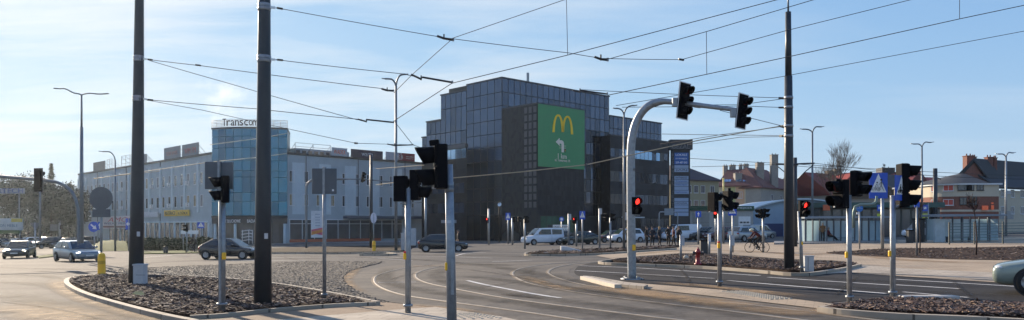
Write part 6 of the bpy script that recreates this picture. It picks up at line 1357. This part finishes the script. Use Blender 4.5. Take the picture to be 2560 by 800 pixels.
P_ = {n: paint(n+'_paint', c, m_, r) for n, c, m_, r in (('black',(.010,.011,.014),.2,.25),('silver',(.30,.33,.36),.6,.32),('steel_blue',(.16,.21,.26),.5,.35),('white',(.66,.70,.76),0,.35),('dark_green',(.025,.036,.034),.4,.3),('maroon',(.075,.012,.018),.3,.3),('sage',(.24,.29,.255),.25,.32),('beige',(.27,.24,.20),.5,.35),('dark_grey',(.04,.043,.05),.4,.32),('brown_grey',(.07,.06,.055),.3,.35),('navy',(.02,.035,.07),.3,.3))}
# heading: yaw 0 faces left (-x); positive turns towards the camera
car('passenger_car', 'dark car with glowing headlights coming towards the junction at far left', 'hatch', 49, 645, 112, P_['brown_grey'], lit_h)
car('passenger_car', 'silver blue estate car turning in the junction behind the yellow bollard', 'wagon', 193, 653, 140, P_['steel_blue'], lit_w)
car('passenger_car', 'black hatchback crossing behind the post with the square sign back', 'hatch', 578, 647, 174, P_['black'])
car('passenger_car', 'black hatchback driving right, red tail light showing, behind the nearest post', 'hatch', 1107, 629, 187, P_['black'])
car('van', 'white delivery van with a dark side window, leftmost vehicle of the parked row', 'van', 1356, 612, 22, P_['white'], cat='van')
car('passenger_car', 'black car squeezed between the white van and the dark green sedan', 'hatch', 1396, 608, 22, P_['black'])
car('passenger_car', 'dark green sedan parked in front of the phone number board', 'sedan', 1450, 611, 20, P_['dark_green'])
car('passenger_car', 'dark parked car right behind the dark green sedan tail', 'hatch', 1526, 606, 20, P_['dark_grey'])
car('passenger_car', 'white hatchback parked behind the big curved mast', 'mpv', 1564, 606, 20, P_['white'])
car('passenger_car', 'blue and white car behind the group of pedestrians', 'mpv', 1634, 602, 20, P_['navy'])
car('van', 'long white panel van behind the right end of the pedestrian group', 'bigvan', 1702, 601, 14, P_['white'], cat='van', solid=True)
car('passenger_car', 'dark hatchback right behind the long white van', 'suv', 1757, 600, 20, P_['dark_grey'])
car('passenger_car', 'maroon family car parked behind the two back to back signal heads', 'mpv', 1799, 600, 22, P_['maroon'])
car('passenger_car', 'silver off road car seen from behind, left of the road cyclist', 'suv', 1868, 604, -150, P_['silver'])
car('van', 'pale van parked behind the road cyclist', 'van', 1898, 596, -155, P_['silver'], cat='van', solid=True)
car('passenger_car', 'small white car between the road cyclist and the slender tram pole', 'hatch', 1944, 590, 25, P_['white'])
car('passenger_car', 'beige estate car between the two shelters', 'wagon', 2238, 589, -160, P_['beige'], lit_w)
car('passenger_car', 'dark car behind the beige estate car', 'sedan', 2275, 587, 10, P_['dark_grey'])
car('van', 'white van at the left end of the second shelter', 'van', 2306, 594, 12, P_['white'], cat='van')
car('passenger_car', 'sage green silver car entering at the lower right edge', 'hatch', 2733, 738, -34, P_['sage'], plate=False)
for i, (px, py, yw, k, c, lb) in enumerate(((-8,618,60,'wagon','dark_grey','dark car cut by the left edge in the hazy row'), (38,617,62,'hatch','silver','pale car in the hazy row behind the glowing headlights'), (72,616,62,'mpv','white','light car in the hazy row, left of the triangular sign'), (118,621,64,'suv','black','dark off road car in the hazy row right of the triangular sign'), (160,620,62,'wagon','brown_grey','brownish car in the hazy row under the low signal'), (212,617,62,'suv','brown_grey','dark car roof showing behind the silver blue estate'), (80,598,10,'mpv','silver','distant silver car in the far left road'), (176,602,10,'sedan','steel_blue','distant blue grey car left of the tall lamp'), (20,600,12,'van','white','distant white van at the left edge'))):
    car('passenger_car', lb, k, px, py, yw, P_[c], group='hazy row of cars at far left', plate=False)

# ---------------------------------------------------------------- people and cycles
def person(label, loc, rz, J, cols, group=None, hair='short', haircol=(.03,.02,.015), extra=None, scale=1., jacket_z=.86):
    """One skinned body from a posed skeleton; faces coloured by the bone they lie nearest to."""
    D = dict(pelvis=(0,0,.95), spine=(0,.0,1.12), chest=(0,.0,1.34), neck=(0,.0,1.50), jaw=(0,-.015,1.57), head=(0,-.01,1.66), crown=(0,.005,1.725), nose=(0,-.105,1.635),
        shL=(-.18,0,1.43), shR=(.18,0,1.43), elL=(-.23,.03,1.15), elR=(.23,.03,1.15), wrL=(-.22,-.06,.92), wrR=(.22,-.06,.92), paL=(-.22,-.08,.85), paR=(.22,-.08,.85),
        hiL=(-.095,0,.91), hiR=(.095,0,.91), knL=(-.105,-.02,.50), knR=(.105,-.02,.50), anL=(-.11,.02,.09), anR=(.11,.02,.09), toL=(-.12,-.14,.035), toR=(.12,-.14,.035))
    D.update(J); D = {k: Vector(v) for k, v in D.items()}
    rad = dict(pelvis=.135, spine=.125, chest=.145, neck=.058, jaw=.075, head=.098, crown=.07, nose=.016, shL=.075, shR=.075, elL=.052, elR=.052, wrL=.034, wrR=.034, paL=.036, paR=.036, hiL=.098, hiR=.098, knL=.066, knR=.066, anL=.046, anR=.046, toL=.038, toR=.038)
    ed = [('pelvis','spine'),('spine','chest'),('chest','neck'),('neck','jaw'),('jaw','head'),('head','crown'),('head','nose')]
    for s_ in 'LR':
        ed += [('chest','sh'+s_),('sh'+s_,'el'+s_),('el'+s_,'wr'+s_),('wr'+s_,'pa'+s_),('pelvis','hi'+s_),('hi'+s_,'kn'+s_),('kn'+s_,'an'+s_),('an'+s_,'to'+s_)]
        d = (D['pa'+s_]-D['wr'+s_]).normalized(); sd = d.cross(Vector((0,1,0)) if abs(d.y) < .8 else Vector((0,0,1))).normalized(); ot = d.cross(sd)
        for k, (o_, ln) in enumerate(((-.03,.065),(-.01,.078),(.01,.074),(.03,.06))):
            n1, n2 = 'f%s%d' % (s_, k), 'g%s%d' % (s_, k); D[n1] = D['pa'+s_]+ot*o_+d*(.035+ln*.3); D[n2] = D[n1]+d*ln*.6+sd*.018; rad[n1] = .0095; rad[n2] = .0075; ed += [('pa'+s_, n1), (n1, n2)]
        D['t'+s_] = D['pa'+s_]+sd*.045+d*.02; rad['t'+s_] = .010; ed.append(('pa'+s_, 't'+s_))
    names = list(D); idx = {n: i for i, n in enumerate(names)}
    me = bpy.data.meshes.new('person_body'); me.from_pydata([D[n]*scale for n in names], [(idx[a], idx[b_]) for a, b_ in ed], [])
    ob = bpy.data.objects.new('body', me); COL.objects.link(ob); ob.modifiers.new('sk', 'SKIN'); ss = ob.modifiers.new('ss', 'SUBSURF'); ss.levels = 1; ss.render_levels = 1
    for i, n in enumerate(names):
        sv = me.skin_vertices[0].data[i]; r = rad[n]*scale*(1.14 if n in ('pelvis','spine','chest','shL','shR','elL','elR','hiL','hiR','knL','knR') else 1); sv.radius = (r*(1.25 if n in ('pelvis','spine','chest') else 1), r*(.85 if n in ('pelvis','spine','chest') else 1)); sv.use_root = n == 'pelvis'
    bpy.context.view_layer.update(); m2 = bpy.data.meshes.new_from_object(ob.evaluated_get(bpy.context.evaluated_depsgraph_get())); ob.modifiers.clear(); ob.data = m2; bpy.data.meshes.remove(me)
    skin = mat('skin', (.42,.24,.17), .6, 0, .08, 8); shoe = mat('shoe', (.02,.018,.016), .6)
    jm = mat('jacket_%s' % cols[0], JC[cols[0]], .85, 0, .2, 8); tm = mat('trousers_%s' % cols[1], JC[cols[1]], .85, 0, .2, 8)
    m2.materials.clear()
    for m_ in (jm, tm, skin, shoe): m2.materials.append(m_)
    segs = []
    for a, b_ in ed:
        k = 0
        if a in ('neck','jaw','head') or a[:2] == 'pa' or b_[:2] == 'pa' or a[0] in 'fg': k = 2
        elif a[:2] in ('hi','kn') or a == 'pelvis' and b_ != 'spine': k = 1
        elif a[:2] == 'an': k = 3
        segs.append((D[a]*scale, D[b_]*scale, k, rad[a]*scale, rad[b_]*scale))
    for p in m2.polygons:
        p.use_smooth = True; c = p.center; best = (9, 0)
        for a, b_, k, R0, R1 in segs:
            d = b_-a; t_ = max(0, min(1, (c-a).dot(d)/d.length_squared)); e = (a+d*t_-c).length - (R0*(1-t_)+R1*t_)
            if e < best[0]: best = (e, k)
        p.material_index = best[1]
    t = thing('person', label, 'person', loc, rz, group); ob.parent = t; ob.name = 'body'
    hd = D['head']*scale; cr = D['crown']*scale; up = (cr-D['jaw']*scale).normalized()
    q = Matrix.Translation(hd) @ ZUP.rotation_difference(up).to_matrix().to_4x4()
    hm = mat('hair_%d' % int(haircol[0]*1000), haircol, .8, 0, .2, 20)
    b = MB(q)
    if hair == 'helmet':
        b.sphere((0,.02,.055), .125, 16, (.86,1.2,.72)); b.build('helmet', mat('helmet_pale', (.55,.56,.42), .4), t)
    elif hair == 'long':
        b.sphere((0,.025,.03), .118, 14, (.95,1,1.0)); b.sphere((0,.06,-.09), .105, 12, (1.05,.75,1.4)); b.build('hair', hm, t)
    elif hair in ('cap','hat'):
        b.sphere((0,.012,.05), .118, 14, (.95,1.02,.82)); b.bx(-.07,.07,-.19,-.08,.045,.06) if hair == 'cap' else b.lathe([(.14,.035),(.13,.06),(.118,.07)], 14); b.build(hair, hm, t)
    else:
        b.sphere((0,.022,.045), .112, 14, (.93,1,.92)); b.build('hair', hm, t)
    e = MB(q)
    for sx in (-.034, .034): e.sphere((sx,-.092,.01), .011, 6)
    e.bx(-.022,.022,-.098,-.088,-.062,-.054); e.build('face_features', ink, t)
    e = MB(q)
    for sx in (-1, 1): e.sphere((sx*.094,.005,-.005), .025, 6, (.4,.7,1.2))
    e.build('ears', skin, t)
    return t
JC = {'black': (.007,.007,.009), 'navy': (.009,.011,.02), 'grey': (.025,.025,.03), 'brown': (.20,.11,.05), 'maroon': (.12,.012,.02), 'denim': (.03,.045,.08), 'dark': (.02,.018,.02), 'redblack': (.08,.012,.016)}
pocket = lambda s_: {'el'+s_: ((-.29 if s_ == 'L' else .29),.06,1.16), 'wr'+s_: ((-.21 if s_ == 'L' else .21),-.05,.97), 'pa'+s_: ((-.16 if s_ == 'L' else .16),-.09,.93)}
stride = {'knL': (-.10,-.14,.52), 'anL': (-.11,-.20,.09), 'toL': (-.12,-.36,.035), 'knR': (.10,.02,.50), 'anR': (.11,.22,.12), 'toR': (.12,.08,.04)}
phone = {'elR': (.24,-.02,1.17), 'wrR': (.10,-.25,1.22), 'paR': (.06,-.31,1.25)}
grp = 'pedestrians waiting at the crossing'
P1 = lambda px, py: G(px, py, .03)
person('person in a black jacket with a pale collar, leftmost of the waiting pedestrians', P1(1617,617), 1.0, {**pocket('L'), **phone}, ('black','black'), grp, haircol=(.08,.05,.03))
person('person in a dark padded jacket, second from the left of the waiting pedestrians', P1(1631,616), -.4, {**pocket('L'), **pocket('R'), 'anL': (-.17,.02,.09), 'toL': (-.2,-.13,.035)}, ('navy','black'), grp)
person('person with long blonde hair and a dark jacket holding something, third in the waiting group', P1(1649,615), .8, {**phone, **stride}, ('grey','black'), grp, 'long', (.42,.26,.10))
person('tall person in black standing upright at the middle of the waiting group', P1(1671,614), .4, {**phone, **pocket('L')}, ('black','black'), grp, scale=1.04)
person('person in a dark cap and reddish black jacket, legs apart, in the waiting group', P1(1684,616), -1.6, {'knL': (-.14,-.05,.5), 'anL': (-.2,-.12,.09), 'toL': (-.22,-.28,.035), 'anR': (.2,.14,.09), 'toR': (.22,0,.035), 'knR': (.14,.03,.5), **pocket('R')}, ('redblack','black'), grp, 'cap', (.02,.02,.03))
person('person in black, rightmost of the waiting pedestrians', P1(1697,614), -.9, {**pocket('L'), **pocket('R')}, ('dark','black'), grp, haircol=(.05,.035,.025))
person('person standing half hidden behind the big curved mast', P1(1569,621), 1.2, {**pocket('L'), **pocket('R')}, ('black','black'), None, haircol=(.3,.2,.09))
person('person in dark clothes walking behind the black hatchback driving right', on_ground(1146, 69), -1.2, stride, ('dark','black'), None, 'hat', (.02,.02,.025))
pl = on_ground(2057, 72.6)+Vector((0,0,.15)); person('person in a brown winter coat and pale hat standing in the long shelter', pl, 2.6, {**pocket('L'), **pocket('R')}, ('brown','dark'), None, 'hat', (.45,.43,.40))
pl = on_ground(2075, 73.0)+Vector((0,0,.15)); person('person in dark red sitting with stretched legs on the shelter bench', pl, .75, {'pelvis': (0,.12,.52), 'spine': (0,.18,.68), 'chest': (0,.20,.90), 'neck': (0,.17,1.06), 'jaw': (0,.14,1.13), 'head': (0,.13,1.22), 'crown': (0,.14,1.285), 'nose': (0,.03,1.19), 'shL': (-.18,.19,.99), 'shR': (.18,.19,.99), 'elL': (-.24,.10,.74), 'elR': (.24,.10,.74), 'wrL': (-.14,-.10,.63), 'wrR': (.14,-.10,.63), 'paL': (-.12,-.17,.60), 'paR': (.12,-.17,.60), 'hiL': (-.1,.06,.50), 'hiR': (.1,.06,.50), 'knL': (-.12,-.38,.47), 'knR': (.12,-.38,.45), 'anL': (-.12,-.70,.10), 'anR': (.12,-.74,.10), 'toL': (-.13,-.82,.17), 'toR': (.13,-.86,.17)}, ('maroon','black'), None, 'hat', (.35,.33,.32))
def bicycle(label, loc, rz, fm, group=None):
    """Heads along -x; wheel radius .34."""
    t = thing('bicycle', label, 'bicycle', loc, rz, group); R_ = .335
    for x, nm_ in ((-.52,'wheel'),(.50,'wheel')):
        q = [(x+R_*cos(2*pi*i/28), 0, R_+R_*sin(2*pi*i/28)) for i in range(29)]; w_ = MB().tube(q, .020, 6, cap=False).build('wheel', tyre, t)
        b = MB()
        for i in range(14): a = 2*pi*i/14; b.tube([(x+.02*cos(a+1),0,R_+.02*sin(a+1)), (x+R_*cos(a),0,R_+R_*sin(a))], .003, 4)
        b.lathe([(.03,0)], 4); b.tube([(x,-.04,R_),(x,.04,R_)], .025, 8); b.build('spokes', galv, w_)
    b = MB(); bb, seat, head, hd2 = (-.02,0,.30), (.14,0,.80), (-.34,0,.86), (-.38,0,.72)
    for p, q in ((bb,seat),(seat,head),(bb,hd2),(head,hd2)): b.tube([p,q], .019, 8)
    for s_ in (-.05,.05): b.tube([(.50,s_,R_),(bb[0],s_*.6,bb[2])], .012, 6); b.tube([(.50,s_,R_),(seat[0],s_*.3,seat[2])], .010, 6); b.tube([(-.39,s_,.70),(-.52,s_,R_)], .013, 6)
    b.build('frame', fm, t); b = MB(); b.tube([(.14,0,.80),(.17,0,.93)], .014, 6); b.box((.19,0,.95), (.27,.13,.05)); b.build('saddle', black, t, bevel=.015)
    b = MB(); b.tube([(-.34,0,.86),(-.36,0,.96)], .016, 6); b.tube([(-.50,-.21,.88),(-.46,-.21,.96),(-.37,-.2,.97),(-.37,.2,.97),(-.46,.21,.96),(-.50,.21,.88)], .014, 6); b.build('handlebar', black, t)
    b = MB(); b.tube([(-.02,-.06,.30),(-.02,.06,.30)], .02, 8); b.tube([(-.02,.07,.30),(.09,.07,.17)], .012, 6); b.tube([(-.02,-.07,.30),(-.13,-.07,.43)], .012, 6); b.box((.10,.12,.165),(.10,.09,.025)); b.box((-.14,-.12,.435),(.10,.09,.025)); b.disc((-.02,.04,.30),(0,1,0),.09,18,.006); b.build('crank', galv, t)
    return t
def rider(label, loc, rz, cols, hair, hc, lean=1.):
    # the rider faces -x in bicycle space; the skeleton is written with x along the bicycle, then turned (skeleton faces -y)
    S = dict(pelvis=(0,.20,1.0), spine=(0,.10,1.15), chest=(0,-.10*lean,1.30), neck=(0,-.26*lean,1.36), jaw=(0,-.32*lean,1.39), head=(0,-.38*lean,1.44), crown=(0,-.37*lean,1.51), nose=(0,-.48*lean,1.40),
        shL=(-.17,-.16*lean,1.31), shR=(.17,-.16*lean,1.31), elL=(-.21,-.30,1.10), elR=(.21,-.30,1.10), wrL=(-.19,-.40,1.00), wrR=(.19,-.40,1.00), paL=(-.19,-.46,.97), paR=(.19,-.46,.97),
        hiL=(-.09,.15,.95), hiR=(.09,.15,.95), knL=(-.10,-.22,.80), knR=(.10,-.14,.62), anL=(-.10,-.08,.50), anR=(.10,.14,.24), toL=(-.11,-.22,.44), toR=(.11,.0,.18))
    return person(label, loc, rz, S, cols, None, hair, hc)
lc = G(1893, 631, .022); az_ = radians(6); bicycle('black road bicycle ridden across the plaza at the right', lc, az_, black); rider('cyclist with a pale helmet and maroon black jacket bent over a road bicycle', lc, az_-pi/2, ('redblack','black'), 'helmet', (.5,.5,.4))
lc = G(486, 634, .03); bicycle('upright bicycle with pale rims ridden along the hedge at far left', lc, radians(-4), mat('bike_grey', (.2,.2,.2), .4)); rider('cyclist in black on an upright bicycle beside the hedge', lc, radians(-4)-pi/2, ('black','black'), 'hat', (.02,.02,.02), .35)
# ---------------------------------------------------------------- trees and hedge
tw = mat('bark_grey_brown', (.10,.085,.07), .9, 0, .2, 4); twd = mat('bark_dark', (.045,.038,.032), .9, 0, .2, 4)
def branches(rng, p, d, ln, r, lev, out, spread=.5, up=.15):
    q = [p]; dd = d.copy(); k = 3
    for i in range(k):
        dd = (dd+Vector((rng.gauss(0,.12), rng.gauss(0,.12), up*.3))).normalized(); q.append(q[-1]+dd*ln/k)
    out.append((q, [r*(1-.12*i) for i in range(k+1)], lev))
    if lev == 0: return
    nb = 3 if lev > 2 else 4
    for j in range(nb):
        t = rng.uniform(.45, 1); i = min(k-1, int(t*k)); b = q[i].lerp(q[i+1], t*k-i)
        a = rng.uniform(0, 2*pi); o = dd.orthogonal().normalized(); o = Matrix.Rotation(a, 3, dd) @ o
        branches(rng, b, (dd+o*rng.uniform(spread*.7, spread*1.5)+Vector((0,0,up))).normalized(), ln*rng.uniform(.58,.8), r*.55, lev-1, out, spread, up)
    branches(rng, q[-1], dd, ln*.72, r*.6, lev-1, out, spread, up)
def leafy(rng, mb, c, rad, n, size, flat=.6):
    for i in range(n):
        while True:
            v = Vector((rng.uniform(-1,1), rng.uniform(-1,1), rng.uniform(-1,1)))
            if v.length <= 1: break
        p = c+Vector((v.x*rad[0], v.y*rad[1], v.z*rad[2])); a = Vector((rng.gauss(0,1), rng.gauss(0,1), rng.gauss(0,flat))).normalized()*size*rng.uniform(.5,1.3); b = a.cross(Vector((rng.gauss(0,1), rng.gauss(0,1), rng.gauss(0,1)))).normalized()*size*rng.uniform(.3,.8)
        mb.cm = rng.choice((0,0,1)); mb.add([p-a, p+b, p+a, p-b], [(0,1,2,3)])
def bare_tree(name, label, px, Y, h, seed, lev=4, m=tw, trunk=.3, r0=.16, spread=.5, up=.15, leaves=0, lm=None, group=None, py=None):
    rng = random.Random(seed); loc = G(px, py) if py else on_ground(px, Y); t = thing(name, label, 'tree', loc, 0, group); out = []
    MB().tube([(0,0,-.1), (.05,0,h*trunk*.5), (0,.05,h*trunk)], [r0*1.3, r0*1.05, r0*.9], 9).build('trunk', m, t)
    branches(rng, Vector((0,.05,h*trunk*.92)), Vector((0,0,1)), h*.26, r0*.85, lev, out, spread, up)
    top = max(q[-1].z for q, _, _ in out); k = (h-h*trunk)/max(.1, top-h*trunk)
    mb = MB()
    for q, r, lv in out:
        q = [Vector((v.x*k, v.y*k, h*trunk+(v.z-h*trunk)*k)) for v in q]; mb.tube(q, [max(.010, a) for a in r], 5 if lv > 1 else 3, cap=False)
        if leaves and lv <= 1: leafy(rng, mb, q[-1], (1.05,1.05,.95), leaves, .23)
    mats = lm or [m, m]; o = mb.build('crown', mats, t, fix=False)
    return t
def conifer(name, label, px, Y, h, w_, seed, n=3200, mats=None, group=None):
    rng = random.Random(seed); loc = on_ground(px, Y); t = thing(name, label, 'tree', loc, 0, group); mb = MB()
    MB().tube([(0,0,-.1),(0,0,h*.97)], [.2,.03], 8).build('trunk', twd, t)
    for i in range(n):
        f = rng.random()**.8; z = h*(.08+.92*f); rr = w_*(1-f)**.85*rng.uniform(.25,1.05)*(.75+.25*sin(z*4)); a = rng.uniform(0,2*pi); d = Vector((cos(a), sin(a), -.25+rng.gauss(0,.15))); p = Vector((cos(a)*rr, sin(a)*rr, z-.25*rr)); s_ = Vector((-sin(a), cos(a), rng.gauss(0,.3)))*rng.uniform(.05,.14); mb.cm = rng.choice((0,0,1)); e = d*rng.uniform(.2,.5); mb.add([p-e, p+s_, p+e, p-s_], [(0,1,2,3)])
    mb.build('crown', mats or ndl, t, fix=False); return t
ndl = [mat('needles', (.025,.035,.018), .8, 0, .3, 3), mat('needles_light', (.05,.06,.028), .8, 0, .3, 3)]
wint = [mat('winter_leaf', (.036,.046,.041), .9, 0, .3, 2), mat('winter_leaf_green', (.028,.042,.028), .9, 0, .3, 2)]
bare_tree('bare_tree', 'tall bare tree behind the red roofs, above the bus shelter', 2086, 140, 17.2, 5, 5, tw, .20, .2, .50, .24)
conifer('larch_tree', 'thin bare conifer top behind the big crossing sign', 2210, 165, 14.6, 1.4, 8, 420, [tw, tw])
bare_tree('young_tree', 'young bare staked tree on the soil bed in front of the second shelter', 2440, 0, 3.4, 11, 3, twd, .55, .035, .55, .1, py=640)
bare_tree('young_tree', 'young bare tree on the soil bed beside the thin pale post', 2299, 0, 3.3, 12, 3, twd, .6, .03, .55, .1, py=634)
gl_ = 'hazy trees at far left'
for i, (px, Y, h, lf_, kind) in enumerate(((-30,150,14,10,0),(18,165,15.5,8,0),(52,150,13,10,0),(88,175,15,8,0),(128,158,16.8,0,1),(150,150,12,10,0),(172,165,12.5,12,0),(192,140,9,12,0),(70,190,14.5,8,0),(110,140,11.5,10,0),(-70,160,15,8,0))):
    lb = ('spreading hazy tree cut by the left edge', 'rounded hazy tree behind the faint letters', 'hazy tree over the low green billboard', 'tall hazy tree behind the arched mast head', 'dark conifer rising over the hazy trees', 'hazy tree right of the hanging signal head', 'dense hazy tree beside the tall double lamp', 'low hazy tree at the grey office end', 'faint tree far behind the arched mast', 'hazy tree behind the low far signal', 'hazy tree beyond the left edge')[i]
    if kind: conifer('conifer_tree', lb, px, Y, h, 3.2, 40+i, 3600, ndl, gl_)
    else: bare_tree('hazy_tree', lb, px, Y, h, 40+i, 4, twd, .2, .2, .62, .05, lf_, wint, gl_)
hg = thing('hedge', 'long clipped dark hedge in front of the grey office, behind the cyclist in black', 'hedge', on_ground(425, 84)); mb = MB(); rng = random.Random(2)
for i in range(60):
    px = 335+190*i/59; c = on_ground(px, 84+rng.uniform(-.8,.8)-6*(i/59-.5))-hg.location; leafy(rng, mb, c+Vector((0,0,.65)), (.7,.8,.75*rng.uniform(.8,1.1)), 170, .24)
mb.build('leaves', [mat('hedge_leaf', (.030,.040,.016), .8, 0, .3, 3), mat('hedge_leaf_light', (.055,.065,.025), .8, 0, .3, 3)], hg, fix=False)
mb = MB(); g_ = lambda px, Y, h: on_ground(px, Y)+Vector((0,0,h))
for i in range(12):
    a_, b_ = 225+112*i/12, 225+112*(i+1)/12; h_ = lambda p: 1.15*min(1, max(0, (p-215)/40))*(1-.5*max(0,(p-290)/60))+.06*sin(p*.9)
    for Y0, Y1, f0, f1 in ((84,88,.02,.7),(88,93,.7,1),(93,110,1,.9)): mb.add([g_(a_,Y0,h_(a_)*f0), g_(b_,Y0,h_(b_)*f0), g_(b_,Y1,h_(b_)*f1), g_(a_,Y1,h_(a_)*f1)], [(0,1,2,3)], True)
tag(mb.build('grass_bank', grass_m, weld=True), kind='structure')
mb = MB(); rng = random.Random(9)
for i in range(34):
    px = -90+310*i/33; c = on_ground(px, 225+rng.uniform(-8,8)); h_ = rng.uniform(8,14); leafy(rng, mb, c+Vector((0,0,h_*.5)), (3.2,3,h_*.55), 420, .42)
    mb.cm = 0; mb.tube([c, c+Vector((0,0,h_*.6))], .2, 5, cap=False)
tag(mb.build('distant_wood', wint, fix=False), kind='stuff')
s = At('litter_bin', 'small dark bin on the path in front of the hedge', 'bin', 414, 634, None); MB().lathe([(.19,0),(.2,.05),(.21,.6),(.16,.66),(.001,.67)], 14).build('body', mat('dark_bin', (.025,.028,.033)), s.t); MB().lathe([(.215,.58),(.22,.6),(.215,.63)], 14).build('rim', black, s.t)
s = At('hoarding', 'low hazy hoarding with green and yellow fields at the left edge', 'billboard', 20, 600, None, Y=95); s.plate('board', -30, 57, 546, 576, mat('hoarding_pale', (.42,.45,.45), .7, 0, .3, .6), t=.2); s.plate('yellow_field', 28, 56, 546.5, 555, mat('hoarding_yellow', (.5,.4,.08), .7), dy=-.11, t=.01); s.plate('green_field', -30, 50, 575, 584, mat('hoarding_green', (.09,.13,.05), .7), dy=0, t=.2); s.tube('post', [(-10,602),(-10,584)], 2, galv, 6); s.tube('post', [(50,602),(50,576)], 2, galv, 6)
text('SALON MEBLE', s.t, mat('hoarding_ink', (.15,.2,.25), .7), s.loc+s.p(14,564,-.1), s.m(60), s.m(7), XR)
s = At('roof_lettering', 'faint blue letters on a frame before the hazy trees at the left edge', 'lettering', 20, 600, None, Y=118); text('ARTECH', s.t, mat('letters_blue', (.06,.10,.24), .6), s.loc+s.p(18,477,-.1), s.m(80), s.m(12), XR, depth=.1); s.tube('post', [(-12,602),(-12,470)], 2.5, galv, 6); s.tube('post', [(48,602),(48,470)], 2.5, galv, 6); s.plate('back_strip', -24, 62, 471, 484, mat('letters_back', (.32,.36,.42), .6), t=.06)
s = At('stair_rail', 'pale curved stair railing at the foot of the glass tower', 'railing', 620, 604, None, Y=104); 
for k in range(4): s.tube('rail', [(604,578+k*8),(624,575+k*8),(632,577+k*8)], 1.6, white, 6)
for px in (606, 622, 631): s.tube('post', [(px,610),(px,575)], 1.6, white, 6)
